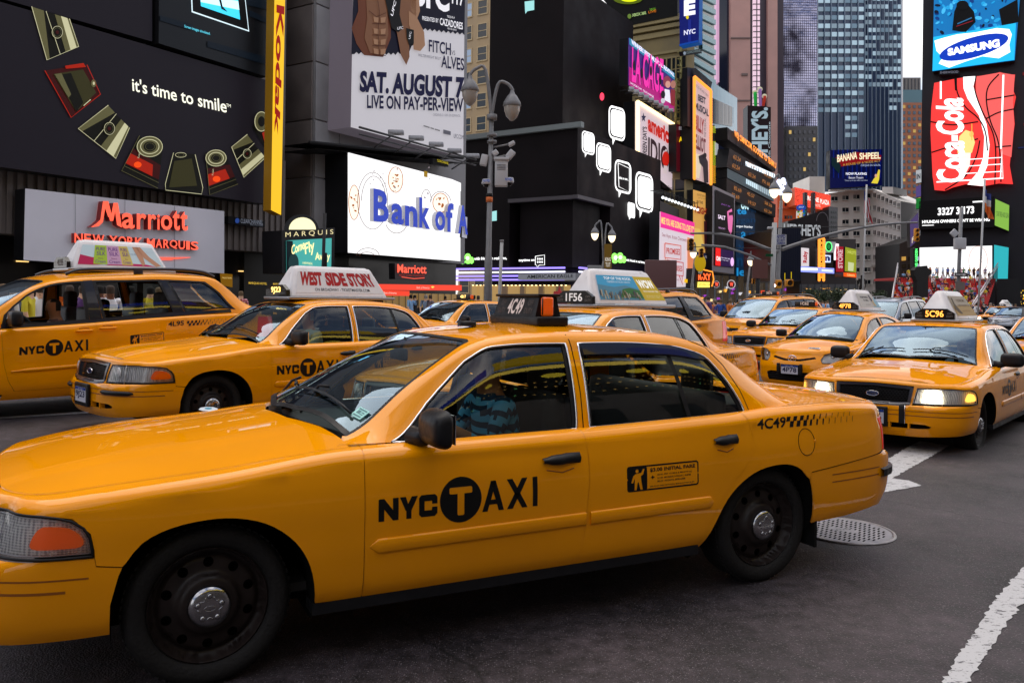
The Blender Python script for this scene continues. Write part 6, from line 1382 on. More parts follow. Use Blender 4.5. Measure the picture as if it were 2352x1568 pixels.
bulbs(s,K(k5,[(145,1400),(145,915),(543,1165),(540,1765)]),120,.22,BULB); s.done()
for i in range(12):
 q=A(33.6).hit(*k6(110+i*27,300+i*9.5)); o=MB(); o.sphere(q,.17,glow('cool flood lamp',(.9,.95,1),1.3),8,6); o.tube([q,Vector(q)+Vector((0,0,.8)),Vector(q)+Vector((0,0,.8))+PLC.n*1.5],.06,BKM,5); tag(o.build('floodlight'),'lit floodlight below the bulb framed billboard, number %s from the left'%['one','two','three','four','five','six','seven','eight','nine','ten','eleven','twelve'][i],'floodlight','floodlights under the white billboard')
s=Sign('show_poster',A(35.6),'maroon and yellow show poster between the two bulb framed billboards','billboard',quad=K(k5,[(505,1110),(652,1150),(650,1560),(505,1535)]),board=flat('#5a1420',.3),thick=1)
s.pg(K(k5,[(555,1470),(650,1500),(650,1548),(555,1530)]),flat('#d8c010',.8),1); s.tx('Avenue',k5(515,1275),k5(648,1290),k5(515,1225),flat('#f0c818',.8),3,.03); s.tx('Q',k5(555,1445),k5(610,1460),k5(557,1290),flat('#f0b010',.8),3,.05); s.tx('BROADWAY MUSICAL',k5(515,1165),k5(640,1180),k5(515,1135),flat('#d0c8d0',.5),3); s.done()
s=Sign('blue_blade_sign',A(34.2),'dark blue back of the tall bulb framed sign','sign',quad=K(k5,[(603,605),(660,612),(650,1150),(605,1130)]),board=flat('#04123a',.06),thick=.6); s.done()
s=Sign('show_poster',A(34.0),'tall narrow white Billy Elliot sign framed by orange bulbs','billboard',quad=K(k5,[(652,690),(800,815),(800,1650),(652,1600)]),board=flat('#d0b0b0',.6),thick=1.6,side=BKM)
s.pg(K(k5,[(652,612),(668,608),(820,740),(800,812),(650,690)]),BKM,1)
s.tx('BEST',k5(688,905),k5(755,940),k5(688,845),flat('#20283c'),3,.04); s.tx('MUSICAL',k5(662,980),k5(782,1050),k5(662,915),flat('#20283c'),3,.04); s.tx('BILLY',k5(660,1160),k5(740,1215),k5(660,1020),flat('#b8302c',.3),3,.04); s.tx('ELLIOT',k5(660,1330),k5(755,1385),k5(660,1195),flat('#8a3a40',.2),3,.04); s.tq('THE MUSICAL',k5(742,1230),k5(742,1060),k5(758,1065),k5(758,1240),flat('#30303a'),3); s.tx('WE DO WE WIN TONYS',k5(662,775),k5(780,880),k5(662,750),flat('#6a5a60'),3)
s.pg(K(k5,[(690,1400),(740,1380),(775,1450),(780,1640),(740,1640),(730,1500),(700,1460)]),flat('#3a3038'),3); s.ell(*k5(745,1395),4,6,flat('#2a2228'),4); s.pg(K(k5,[(654,1370),(730,1400),(700,1600),(654,1590)]),flat('#f0dcc0',.5),2)
bulbs(s,K(k5,[(652,1600),(652,690),(800,815),(800,1650)]),130,.20,BULO); s.done()
s=Sign('light_net',A(34.9),'panel of small yellow green lights right of the tall bulb framed sign','sign',quad=K(k5,[(803,1120),(848,1120),(848,1660),(803,1640)]),board=mat('light net board',(.02,.02,.005),.5),thick=.5)
for i in range(64):
 for j in range(7):
  y=1135+i*8.0;
  if 1195<y<1270: continue
  x,y_=k5(806+j*6+ (i%2)*3,y); s.pg([(x-.45,y_-.45),(x+.45,y_-.45),(x+.45,y_+.45),(x-.45,y_+.45)],flat('#c8d818',1.0) if y<1480 else flat('#ffb010',1.2),2)
s.done()
s=Sign('blue_banner',VP((D1.x,D1.y),Bp(1520,36.4).p+1),'tall blue vertical banner ending in E over NYC','billboard',quad=[k5(530,-160),k5(712,-160),k5(706,378),k5(535,415)],board=flat('#14207a',.35),thick=1.2,side=flat('#1a5aa8',.4))
s.tx('E',k5(577,152),k5(680,135),k5(577,10),flat('#f0f0ff',.8),3,.06); s.tx('NYC',k5(577,322),k5(680,305),k5(577,278),flat('#e8e8ff',.7),3,.03); s.ell(*k5(608,160),3.5,5,flat('#d8c010',.8),3,6); s.pg(K(k5,[(612,180),(640,176),(640,390),(612,396)]),flat('#2434a0',.3),1); s.pg(K(k5,[(535,400),(706,364),(706,380),(535,418)]),flat('#1048a8',.5),2); s.done()
s=Sign('media_owner_sign',A(33.6),'small dark Clear Channel plaque under the blue banner','sign',quad=K(k5,[(558,462),(732,438),(732,480),(565,502)]),board=flat('#0c1414'),thick=.4); s.tx('CLEARCHANNEL',k5(585,485),k5(715,468),k5(585,462),flat('#8aa0a0',.3)); s.ell(*k5(572,480),3,4,flat('#a0b0c0',.3)); s.done()
sc=empty('sign_scaffold',A(35).hit(*k5(560,1100)),label='yellow lit steel scaffold frame behind the billboards',cat='scaffold')
YS=mat('yellow lit steel',(.30,.26,.08),.5)
P0,P1=A(35.8),A(35.8)
for i,x in enumerate((500,545,590)):
 rel(MB().tube([P0.hit(*k5(x,430 if x>520 else 700)),P0.hit(*k5(x,1120))],.16,YS,5),sc,'post')
for i in range(11): rel(MB().tube([P0.hit(*k5(490 if i>3 else 520,470+i*58)),P0.hit(*k5(600,520+i*58))],.10,YS,5),sc,'rail')
TEA=mat('pale teal spandrel',(.22,.40,.44),.3,emit=.03,ecol=(.4,.8,.9)); TGL=mat('dark teal glass',(.02,.05,.06),.08)
pl=A(40)
s=empty('teal_tower',pl.hit(1600,690),label='tower with pale teal bands and dark glass behind the blue banner',cat='building')
for i in range(12):
 y0=-60+i*90; q=[k5(600 if y0>420 else 740,y0-(100 if y0>420 else 0)),k5(860,y0+60),k5(860,y0+105),k5(600 if y0>420 else 740,y0-(100 if y0>420 else 0)+48)]
 m=MB(); F_=[pl.hit(*p) for p in q]; B_=[p+pl.n*.6 for p in F_]; m.add(F_+B_,[(0,1,2,3),(0,4,5,1),(3,2,6,7)],TEA); rel(m,s,'spandrel')
m=MB(); F_=[pl.hit(*p,-.3) for p in K(k5,[(590,-90),(862,-60),(862,760),(590,640)])]; m.add(F_+[p+pl.n*12 for p in F_],[(0,1,2,3),(0,4,5,1),(1,5,6,2),(2,6,7,3),(3,7,4,0)],TGL); rel(m,s,'glass_wall')
s=Sign('curved_glass_building',A(38),'pale blue curved glass top of the low tower behind the news ticker','building',quad=K(k5,[(800,720),(1050,880),(1050,1180),(800,1140)]),board=mat('curved glass band',(.20,.34,.42),.15,emit=.10,ecol=(.5,.75,.9)),thick=12)
s.pg(K(k5,[(800,870),(1000,960),(1000,1135),(800,1100)]),mat('dark blue glass',(.015,.03,.05),.08),1)
for i in range(7): s.line(K(k5,[(805+i*33,880+i*14),(805+i*33,1110)]),.5,flat('#4a6070'),3); s.line(K(k5,[(820+i*33,735+i*20),(820+i*33,860+i*16)]),.4,flat('#9ac0d0',.1),3)
s.done()
s=Sign('ticker_building',A(36.2),'office building wrapped with orange news tickers and white light bands','building',quad=K(k6,[(555,-60),(655,-70),(655,560),(560,500)]),board=mat('teal steel cladding',(.05,.09,.10),.4),thick=14)
for y in (35,200): s.pg(K(k6,[(590,y),(645,y+15),(645,y+160),(590,y+140)]),TGL,1);
s.done()
ORT=glow('orange ticker',(1,.28,.02),1.5)
s=Sign('news_ticker',A(33.6),'long black ticker with orange running text wsj omnicom google','display',quad=K(k5,[(960,1140),(1392,1475),(1390,1540),(965,1250)]),board=BKM,thick=2); s.tq('WSJ: OMNICOM, GOOGLE TO TEAM U',k5(1010,1165),k5(1388,1462),k5(1384,1530),k5(1012,1240),ORT,3,.03); s.done()
s=Sign('light_band',A(33.9),'white light band below the orange news ticker','display',quad=K(k6,[(700,-45),(1062,95),(1060,140),(700,30)]),board=flat('#8a9aa8',.35),thick=1.5); s.pg(K(k6,[(810,-10),(1062,102),(1060,136),(810,28)]),glow('cool white band',(.8,.9,1),1.3),1); s.tx('|||||| ||||| ||||',k6(705,0),k6(1050,130),k6(705,-30),flat('#3a4a58'),2); s.done()
def ticker(name,q,rows,lab,seed):
 s=Sign(name,A(33.8),lab,'display',quad=K(k6,q),board=mat('ticker black',(.008,.006,.005),.5),thick=1.6); rr=random.Random(seed); a,b,c,d=q
 for r_ in range(rows):
  for j in range(3):
   u=.10+j*.32+rr.uniform(-.03,.03); v=(r_+.55)/rows+rr.uniform(-.05,.05); f=lambda u,v:k6((a[0]*(1-u)+b[0]*u)*(1-v)+(d[0]*(1-u)+c[0]*u)*v,(a[1]*(1-u)+b[1]*u)*(1-v)+(d[1]*(1-u)+c[1]*u)*v)
   s.tq(rr.choice(['82.69','45.57','58.26','19.57','35.45','PX 68','63.24']),f(u,v-.10),f(u+.15,v-.10),f(u+.15,v+.12),f(u,v+.12),glow('dim orange',(1,.35,.04),.42),2)
 s.done()
ticker('stock_ticker',[(680,-120) ,(1075,115),(1072,250),(655,40)],2,'upper black stock ticker with dim orange prices',1)
s=Sign('light_band',A(33.9),'silver glass band with office light between the two stock tickers','display',quad=K(k6,[(660,50),(1060,250),(1058,335),(660,130)]),board=flat('#5a6a70',.25),thick=1.5)
for i in range(14): s.pg(K(k6,[(815+i*17,140+i*8.6),(828+i*17,147+i*8.6),(828+i*17,188+i*9.2),(815+i*17,182+i*9.2)]),flat('#c8e0ea',.8 if i<6 else .35),1)
s.done()
ticker('stock_ticker',[(655,135),(1075,360),(1072,470),(655,300)],2,'lower black stock ticker with dim orange prices',2)
s=Sign('bank_display',A(34.4),'tall deep blue display with huge cropped letters and Morgan Stanley text','display',quad=K(k6,[(728,330),(1060,460),(1060,980),(725,965)]),board=flat('#04121e',.10),thick=8)
cb_=flat('#1878b0',.9); cd_=flat('#0c3c60',.5); s.pg(K(k6,[(728,400),(890,440),(888,975),(725,968)]),flat('#052a44',.45),1)
s.tx('te',k6(730,445),k6(812,445),k6(730,395),cb_,3,.03); s.tx('ynm',k6(815,450),k6(890,450),k6(815,395),cd_,3); s.tx('rgan',k6(730,535),k6(888,530),k6(730,485),cd_,3); s.tx('organ Stanley',k6(722,558),k6(862,566),k6(722,535),flat('#f0f4f8',.9),4,.01); s.tx('a',k6(765,655),k6(808,655),k6(765,590),cb_,3,.02); s.tx('n',k6(835,655),k6(880,655),k6(835,600),cd_,3); s.tx('Mor',k6(745,790),k6(888,780),k6(745,700),cd_,3); s.tx('n',k6(733,885),k6(778,885),k6(733,815),cd_,3,.02); s.tx('S',k6(808,892),k6(852,892),k6(808,800),cb_,3,.02); s.tx('le',k6(728,970),k6(802,970),k6(728,900),cb_,3,.02); s.tx('ORI',k6(765,400),k6(830,405),k6(765,320),flat('#c0e8f0',.9),3,.04); s.done()
s=Sign('movie_screen',A(33.4),'tall silver framed screen reading SALT with a pink face','display',quad=K(k6,[(535,195),(727,285),(718,955),(530,928)]),board=mat('silver frame',(.30,.30,.32),.4,metal=.5),thick=1.5)
s.pg(K(k6,[(552,232),(713,305),(706,900),(548,885)]),flat('#0a0608'),1); s.pg(K(k6,[(650,420),(690,395),(700,480),(690,600),(678,612),(660,570)]),flat('#e070a8',.7),2); s.pg(K(k6,[(660,430),(695,420),(697,450),(664,455)]),flat('#401030'),3); s.tx('SALT',k6(570,480),k6(632,495),k6(570,445),flat('#f0d8f0',1.0),3,.02); s.tx('JULY 23',k6(597,362),k6(672,385),k6(597,350),flat('#a060c0',.8),3); s.tx('WHO IS SALT?',k6(573,565),k6(630,577),k6(573,550),flat('#c8a0d0',.8),3)
s.pg(K(k6,[(548,728),(592,735),(590,885),(546,880)]),flat('#e01818',.9),3); s.tx('CNN',k6(552,838),k6(588,845),k6(552,800),flat('#ffffff',.9),4,.03); s.pg(K(k6,[(594,738),(705,760),(702,895),(592,885)]),flat('#281048',.5),2); s.tx('headline text here' if 0 else 'New claims made',k6(596,818),k6(670,830),k6(596,806),flat('#e0d8f0',.9),4); s.tx('in city case',k6(596,838),k6(655,848),k6(596,826),flat('#e0d8f0',.9),4); s.ell(*k6(688,850),4,10,flat('#e0b0e8',.9),4); s.done()
s=Sign('show_poster',A(34.3),'tall amber poster reading in the heights with a standing performer','billboard',quad=K(k6,[(368,232),(508,272),(500,850),(368,830)]),board=flat('#d8a050',.6),thick=1)
s.tx('THE HITTEST SHOW IN NEW YORK',k6(390,285),k6(498,310),k6(390,265),flat('#6a4420'),3); s.tx('JUST GOT HOTTER',k6(402,310),k6(480,325),k6(402,298),flat('#6a4420'),3); s.tx('IN THE',k6(388,345),k6(440,358),k6(388,322),flat('#3a2418'),3,.02); s.tx('HEIGHTS',k6(372,430),k6(505,462),k6(372,370),flat('#a82a18',.3),3,.05)
s.ell(*k6(462,470),4,8,flat('#301c18'),4); s.pg(K(k6,[(448,500),(500,505),(498,760),(455,740),(450,620)]),flat('#5a2028',.1),3); s.pg(K(k6,[(368,560),(420,570),(450,700),(440,830),(368,825)]),flat('#f0c860',.5),2); s.pg(K(k6,[(370,760),(500,780),(500,848),(370,828)]),flat('#2a3050',.2),3); s.tx('800-432-7250',k6(385,808),k6(490,820),k6(385,790),flat('#d8d0d0',.5),4); s.done()
s=Sign('musical_poster',A(33.8),'white poster with pink header and two red promises speech bubbles','billboard',quad=K(k6,[(83,420),(375,515),(372,1062),(75,1068)]),board=flat('#d8ccd4',.68),thick=1.2,side=BKM)
s.pg(K(k6,[(83,420),(375,515),(372,630),(83,555)]),flat('#e02a8a',.8),1); s.tq('MISE YOU ARE GOING TO LOVE IT!"',k6(85,462),k6(365,550),k6(362,606),k6(85,522),flat('#f0e070',.8),3,.02); s.tx('Sean Hayes  Kristin Chenoweth',k6(92,640),k6(302,690),k6(92,600),flat('#b03050',.3),3)
for (x0,y0,x1,y1,tp_) in ((115,690,252,825,'PROMISES'),(137,835,272,965,'PROMISES')):
 s.line(K(k6,[(x0,y0),(x1,y0+22),(x1,y1+5),(x0,y1-12),(x0,y0)]),2.2,flat('#d84a30' if y0<700 else '#c82a2a',.6),3); s.tx(tp_,k6(x0+10,y1-45),k6(x1-10,y1-32),k6(x0+10,y0+38),flat('#c8281c',.5),4,.02)
s.line(K(k6,[(120,815),(108,890),(135,825)]),1.6,flat('#d87a50',.5),3); s.line(K(k6,[(235,962),(268,1045),(262,968)]),1.6,flat('#c82a2a',.5),3); s.tx('The Musical Comedy',k6(148,1010),k6(240,1020),k6(148,980),flat('#d08a98',.3),3); s.pg(K(k6,[(310,640),(368,655),(365,1055),(330,1010),(310,960)]),flat('#e88a60',.6),2); s.ell(*k6(340,720),5,11,flat('#f0c0a0',.6),3); s.pg(K(k6,[(322,700),(350,680),(362,740),(358,800),(352,730)]),flat('#c86818',.4),4); s.pg(K(k6,[(280,995),(360,1005),(360,1040),(278,1025)]),flat('#f0b820',.8),4); s.done()
s=Sign('dark_parapet',A(35.9),'dark concrete parapet above the pink headed poster','wall',quad=K(k6,[(85,325),(383,468),(382,520),(85,425)]),board=mat('brown concrete',(.07,.06,.055),.7),thick=.5); s.done()
s=Sign('neon_marquee',A(32.6),'orange and yellow neon marquee lettered XY beside the white poster','sign',quad=K(k6,[(395,905),(545,930),(545,1075),(388,1070)]),board=flat('#180804'),thick=2)
s.tx('R-XY',k6(400,1005),k6(510,1010),k6(400,945),glow('hot orange neon',(1,.12,.02),1.5),3,.04); s.line(K(k6,[(400,905),(525,935),(535,1000),(520,1060)]),3,ORT,2); s.pg(K(k6,[(398,1020),(502,1022),(502,1068),(395,1068)]),glow('marquee yellow',(1,.8,.12),1.2),2); s.tx('GENTLEMENS CLUB',k6(402,1050),k6(498,1052),k6(402,1035),flat('#7a2a04'),4); s.done()
s=Sign('avenue_shopfronts',A(36.5),'grey columns and lit shop windows at street level under the tall signs','shop front',quad=[(1514,628),(1900,640),(1900,735),(1514,735)],board=mat('dusk shopfront glass',(.03,.028,.03),.2,emit=.03,ecol=(1,.7,.4)),thick=6)
rr=random.Random(5)
for i in range(22):
 x=1520+i*17; s.line([(x,632),(x,735)],rr.choice([2,4,6]),mat('grey steel column',(.14,.15,.17),.5),2)
 for j in range(2): xx=x+rr.uniform(3,12); yy=rr.uniform(655,690); s.pg([(xx,yy),(xx+rr.uniform(3,9),yy),(xx+rr.uniform(3,9),yy+rr.uniform(2,8)),(xx,yy+6)],rr.choice([flat('#ffb040',.9),flat('#ff5030',.7),flat('#ffe0a0',.9),flat('#a040c0',.7),flat('#e8e8f0',.6)]),1)
s.done()
for x,r_ in ((1643,7.5),(1677,10)):
 s=Sign('round_sign',A(32.8),('small' if r_<8 else 'larger')+' round white rimmed sign with a red letter above the crowd','sign',quad=[(x-r_,645-r_),(x+r_,645-r_),(x+r_,650+r_),(x-r_,650+r_)]); s.ell(x,653,r_,r_*1.05,flat('#301418'),1); s.ring(x,653,r_,r_*1.05,2 if r_>8 else .8,flat('#d8d0d4',.5),2); s.tx('W',(x-4,658),(x+4,658),(x-4,648),glow('red neon'),3,.04); s.done()
# ---- central towers (far) ----
PNK=mat('pink granite',(.48,.27,.235),.6,noise=.10,nscale=.2); DKB=mat('deep blue glass wall',(.012,.016,.035),.08); DKP=mat('dark plum cladding',(.035,.02,.035),.4)
Yt=230
def slab(root,pl,x0,x1,y0,y1,mt,name,thick=20,o=0):
 F_=[pl.hit(*p,o) for p in ((x0,y0),(x1,y0),(x1,y1),(x0,y1))]; m=MB(); B_=[p+pl.n*thick for p in F_]; m.add(F_+B_,[(0,1,2,3),(0,4,5,1),(1,5,6,2),(2,6,7,3),(3,7,4,0),(7,6,5,4)],mt); return rel(m,root,name)
pl=CP(Yt); rt=empty('pink_granite_tower',(55,Yt,0),label='pink granite tower with a narrow white window column behind the chocolate sign',cat='building')
for i,(a,b,mt,o) in enumerate(((1650,1674,DKB,0),(1674,1718.5,PNK,2),(1718.5,1727,DKP,.5),(1727,1743,flat('#e8c8d8',.75),1),(1743,1759,DKP,.5),(1759,1780.5,PNK,2),(1780.5,1800,DKP,0))): slab(rt,pl,a,b,-60,697,mt,['side_glass','granite_bay','recess','lit_column','recess','granite_bay','side_glass'][i],20,o)
slab(rt,pl,1645,1651,-60,190,flat('#d8a8c8',.5),'lit_column',5,.5)
for i in range(32):
 y=-50+i*12.6; slab(rt,pl,1727,1743,y,y+1.3,DKP,'mullion',1,1.4)
slab(rt,pl,1734.6,1735.8,-60,360,DKP,'mullion',1,1.5)
for y in (88,230): slab(rt,pl,1674,1718,y+4,y+7,mat('granite joint',(.16,.11,.10),.6),'joint',1,2.3)
slab(rt,pl,1698,1712,174,179,mat('granite joint'),'vent',1,2.4)
s=Sign('chocolate_sign',CP(205),'tall dark chocolate sign with silver vertical lettering and coloured balloons on top','sign',quad=K(k5,[(1143,945),(1352,960),(1352,1700),(1143,1700)]),board=flat('#38282e',.05),thick=4)
s.tq("HERSHEY'S.",k5(1170,1720),k5(1170,965),k5(1322,965),k5(1322,1720),flat('#a8c0cc',.45),3,.04); s.tq('Milk Chocolate',k5(1325,1440),k5(1325,1095),k5(1344,1095),k5(1344,1440),flat('#c8d8e0',.4),3)
s.done()
for x,y,c,nm in ((1208,830,'#30c050','green'),(1252,802,'#b080c8','violet'),(1293,865,'#c84030','red')):
 s=Sign('balloon_prop',CP(203),'%s trumpet shaped figure standing on top of the dark chocolate sign'%nm,'sign figure',quad=K(k5,[(x-20,y),(x+20,y),(x+10,945),(x-10,945)]),off=0)
 m=MB(); a=s.P(*k5(x+(5 if x<1260 else -12),950)); b=s.P(*k5(x,y+20)); cc=s.P(*k5(x,y)); m.tube([a,b,cc],[.35,.40,.55],flat(c,.25),10); s.put(m,'stem'); m=MB(); m.sphere(cc,(.66,.4,.6),flat('#d8d0b0',.35),14,10); s.put(m,'disc'); s.done()
def glass_mat():
 m=bpy.data.materials.new('mirror curtain wall'); m.use_nodes=True; n=m.node_tree; p=n.nodes['Principled BSDF']; p.inputs['Base Color'].default_value=(.10,.11,.16,1); p.inputs['Metallic'].default_value=.85; p.inputs['Roughness'].default_value=.12
 t=n.nodes.new('ShaderNodeTexCoord'); z=n.nodes.new('ShaderNodeTexNoise'); z.inputs['Scale'].default_value=.12; z.inputs['Detail'].default_value=8; b=n.nodes.new('ShaderNodeBump'); b.inputs['Strength'].default_value=.5; b.inputs['Distance'].default_value=.5; n.links.new(t.outputs['Object'],z.inputs[0]); n.links.new(z.outputs[0],b.inputs['Height']); n.links.new(b.outputs[0],p.inputs['Normal'])
 z2=n.nodes.new('ShaderNodeTexNoise'); z2.inputs['Scale'].default_value=.035; z2.inputs['Detail'].default_value=5; z2.inputs['Roughness'].default_value=.5; n.links.new(t.outputs['Object'],z2.inputs[0]); r=n.nodes.new('ShaderNodeValToRGB'); r.color_ramp.elements[0].position=.47; r.color_ramp.elements[1].position=.53; r.color_ramp.elements[0].color=(.02,.02,.035,1); r.color_ramp.elements[1].color=(.42,.42,.58,1); n.links.new(z2.outputs[0],r.inputs[0]); n.links.new(r.outputs[0],p.inputs['Base Color'])  # cloud reflections painted into the base colour as pale and dark noise
 return m
GM=glass_mat()
Yg=250; pl=CP(Yg); rt=empty('mirror_glass_tower',(80,Yg,0),label='mirror glass tower with a fine mullion grid reflecting clouds',cat='building');
slab(rt,pl,1800,1877,-60,697,GM,'curtain_wall',25)
m=MB();
for i in range(17): x=1800+i*4.6; a,b=pl.hit(x,-60,.2),pl.hit(x,600,.2); m.box(((a.x+b.x)/2,a.y,(a.z+b.z)/2),(.07,.12,a.z-b.z),mat('violet mullion',(.10,.07,.12),.6))
for i in range(110): y=-60+i*6; a,b=pl.hit(1800,y,.15),pl.hit(1876,y,.15); m.box(((a.x+b.x)/2,a.y,a.z),(b.x-a.x,.10,.06),mat('violet mullion'))
o=rel(m,rt,'mullion_grid'); o['kind']='stuff'
pl=CP(236); rt=empty('dark_glass_tower',(85,236,0),label='dark older tower in front of the mirror glass tower',cat='building'); slab(rt,pl,1806,1878,290,697,mat('dark brown glass',(.03,.025,.032),.15,noise=.3,nscale=.3),'wall',8)
for i in range(18):
 for j in range(6): slab(rt,pl,1812+j*11,1817+j*11,300+i*17,308+i*17,mat('dim pane',(.06,.055,.07),.1) if (i*7+j*3)%11 else flat('#e8c070',.5),'window',.4,.3)
WTW=mat('tower glass navy',(.035,.06,.12),.12,spec=.4); WTP=mat('tower pale spandrel',(.34,.38,.42),.35); SIL=mat('silver fin',(.22,.28,.36),.45)
def face(root,pl,x0,x1,y0,y1,cols,rows,lab,lit):
 rr=random.Random(cols)
 slab(root,pl,x0,x1,y0,y1,WTW,'glass_wall',1.5)
 n=0
 for c in range(cols):
  for r_ in range(rows):
   ya=y0+(y1-y0)*r_/rows; yb=ya+(y1-y0)/rows*.52; xa=x0+(x1-x0)*(c+.12)/cols; xb=x0+(x1-x0)*(c+.88)/cols
   if not lit(c,r_): continue
   n+=1; slab(root,pl,xa,xb,ya,yb,rr.choice([flat('#a8c0d0',.26),flat('#90aec4',.20),flat('#c0dcec',.40)]),'window',.3,.25)
 for c in range(cols+1):
  x=x0+(x1-x0)*c/cols; slab(root,pl,x-.5,x+.5,y0,y1,SIL,'fin',.8,.8)
rt=empty('white_fin_tower',(100,270,0),label='tall tower with silver fins and bands of pale windows, a darker face at right',cat='building')
face(rt,CP(270),1877,1985,-60,440,7,26,'',lambda c,r_: r_<17 or (r_<20 and c in(4,5)))
ang=rad(-35); plr=VP((math.sin(rad(40)),math.cos(rad(40))),0); h=CP(270).hit(1985,690); plr.p=plr.n.x*h.x+plr.n.y*h.y
face(rt,plr,1985,2071,-60,440,9,28,'',lambda c,r_: (r_<15+ (c>5)*3) and (c*5+r_*3)%7!=0)
m=MB()
BRN=mat('brown brick',(.40,.15,.08),.75); rt=empty('brown_tower',(150,300,0),label='brown brick tower with blue window bands behind the cola sign building',cat='building'); pl=CP(300)
slab(rt,pl,2071,2121,236,697,BRN,'wall',20); slab(rt,pl,2071,2121,205,236,mat('teal mansard',(.10,.20,.24),.5),'mansard',18,-1); slab(rt,pl,2072,2121,175,205,mat('grey brown crown',(.20,.18,.17),.7),'crown',16,-2)
for i in range(6): slab(rt,pl,2075+i*8,2077+i*8,178,203,mat('dark slot',(.05,.05,.06),.5),'slot',.5,-1.8)
for r_ in range(30):
 for c in range(4): slab(rt,pl,2073+c*12,2079+c*12,242+r_*14,249+r_*14,mat('blue band window',(.05,.09,.14),.15) if (r_+c)%6 else flat('#d8b060',.4),'window',.3,.2)
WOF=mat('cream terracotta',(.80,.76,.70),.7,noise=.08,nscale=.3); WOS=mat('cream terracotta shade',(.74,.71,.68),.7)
pl=CP(165); rt=empty('white_office_building',(65,165,0),label='cream office building with rows of paired windows under the circus billboard',cat='building')
def fc(root,pl,pts_top,x0,x1,y0,y1,mt,cols,rows,wy0,wh,gap,name='wall'):
 F_=[pl.hit(*p) for p in ((x0,y0[0]),(x1,y0[1]),(x1,y1),(x0,y1))]; m=MB(); B_=[p+pl.n*15 for p in F_]; m.add(F_+B_,[(0,1,2,3),(0,4,5,1),(1,5,6,2),(2,6,7,3),(3,7,4,0)],mt); rel(m,root,name)
 rr=random.Random(cols*7)
 for r_ in range(rows):
  for c in range(cols):
   u=(c+.22)/cols; u2=(c+.78)/cols; xa=x0+(x1-x0)*u; xb=x0+(x1-x0)*u2; v=(r_+wy0)/rows;
   ya=y0[0]+(y0[1]-y0[0])*u; ya2=ya+(y1-ya)*v; yb2=ya+(y1-ya)*(v+wh/rows)
   G_=[(xa,ya2),((xa+xb)/2-.6,ya2),((xa+xb)/2-.6,yb2),(xa,yb2)]; F_=[]
   for q in (G_,[(x+(xb-xa)/2+.6,y) for x,y in G_]):
    m=MB(); P_=[pl.hit(*p,-.25) for p in q]; m.poly([pl.hit(*p,.06) for p in q],rr.choice([WDK,WDK,WDK,mat('half blind',(.20,.20,.19),.5),WOR if rr.random()<.15 else WDK])); a,b=pl.hit(*q[0],.1),pl.hit(*q[1],.1); m.tube([a,b],.10,mt,4); a,b=pl.hit(*q[3],.2),pl.hit(*q[2],.2); m.tube([a,b],.14,mt,4); rel(m,root,'window')
fc(rt,pl,0,k6(1530,0)[0],k6(1905,0)[0],(k6(0,262)[1],k6(0,225)[1]),690,WOF,4,9,.30,.42,0)
ps=VP((math.sin(rad(50)),math.cos(rad(50))),0); h=pl.hit(k6(1905,0)[0],690); ps.p=ps.n.x*h.x+ps.n.y*h.y
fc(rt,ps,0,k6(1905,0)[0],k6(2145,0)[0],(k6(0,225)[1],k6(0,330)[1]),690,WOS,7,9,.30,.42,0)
for a,b,y,h in ((1905,2140,860,30),): slab(rt,ps,k6(1905,0)[0],k6(2140,0)[0],k6(0,875)[1],k6(0,893)[1],mat('cream ledge',(.45,.43,.40),.6),'cornice',1,.5)
slab(rt,pl,k6(1530,0)[0]-1,k6(1905,0)[0],k6(0,236)[1],k6(0,246)[1],WOF,'cornice',1,.9)
slab(rt,pl,k6(1425,0)[0],k6(1560,0)[0],k6(0,95)[1],697,WOF,'stair_tower',10,-4)
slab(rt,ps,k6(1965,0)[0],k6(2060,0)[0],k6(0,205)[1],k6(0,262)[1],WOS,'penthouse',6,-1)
s=Sign('circus_billboard',CP(158),'blue circus billboard reading banana shpeel on the cream building roof','billboard',quad=K(k4,[(145,725),(398,720),(396,895),(145,910)]),board=flat('#06124a',.45),thick=2,side=BKM)
for i in range(22): s.line(K(k4,[(150+i*11.2,722),(150+i*11.2,860)]),1.2,flat('#0c2c90',.5) if i%2 else flat('#04103c',.2),1)
s.pg(K(k4,[(160,765),(270,735),(390,750),(388,775),(270,790),(200,805),(165,800)]),flat('#a01820',.4),2); s.tx('BANANA',k4(176,785),k4(272,768),k4(176,750),flat('#f4e8c0',.85),4,.03); s.tx('SHPEEL',k4(283,772),k4(385,768),k4(283,740),flat('#f4e8c0',.85),4,.03); s.tx('A ROUSE OF A NUDE ACT',k4(205,803),k4(385,783),k4(203,792),flat('#d8b050',.5),4); s.tx('CIRQUE DU SOLEIL',k4(290,806),k4(385,804),k4(290,796),flat('#c0d0f0',.6),4); s.tx('NOW PLAYING',k4(218,846),k4(318,846),k4(218,834),flat('#f0f0ff',.9),4,.02); s.tx('Beacon Theatre',k4(232,864),k4(302,864),k4(232,853),flat('#e0e0f0',.8),4); s.tx('Tickets at the box office and online',k4(212,876),k4(322,875),k4(212,869),flat('#b0b8d0',.6),4); s.pg(K(k4,[(340,885),(352,865),(365,850),(375,820),(382,822),(378,868),(370,888)]),flat('#e8d040',.7),4); s.ell(*k4(362,850),3,4,flat('#e8b090',.6),5); s.pg(K(k4,[(148,760),(175,765),(195,800),(185,840),(150,800)]),flat('#0c3038',.3),3); s.done()
ORG=mat('orange painted wall',(.50,.075,.02),.6,emit=.10,ecol=(1,.15,.03))
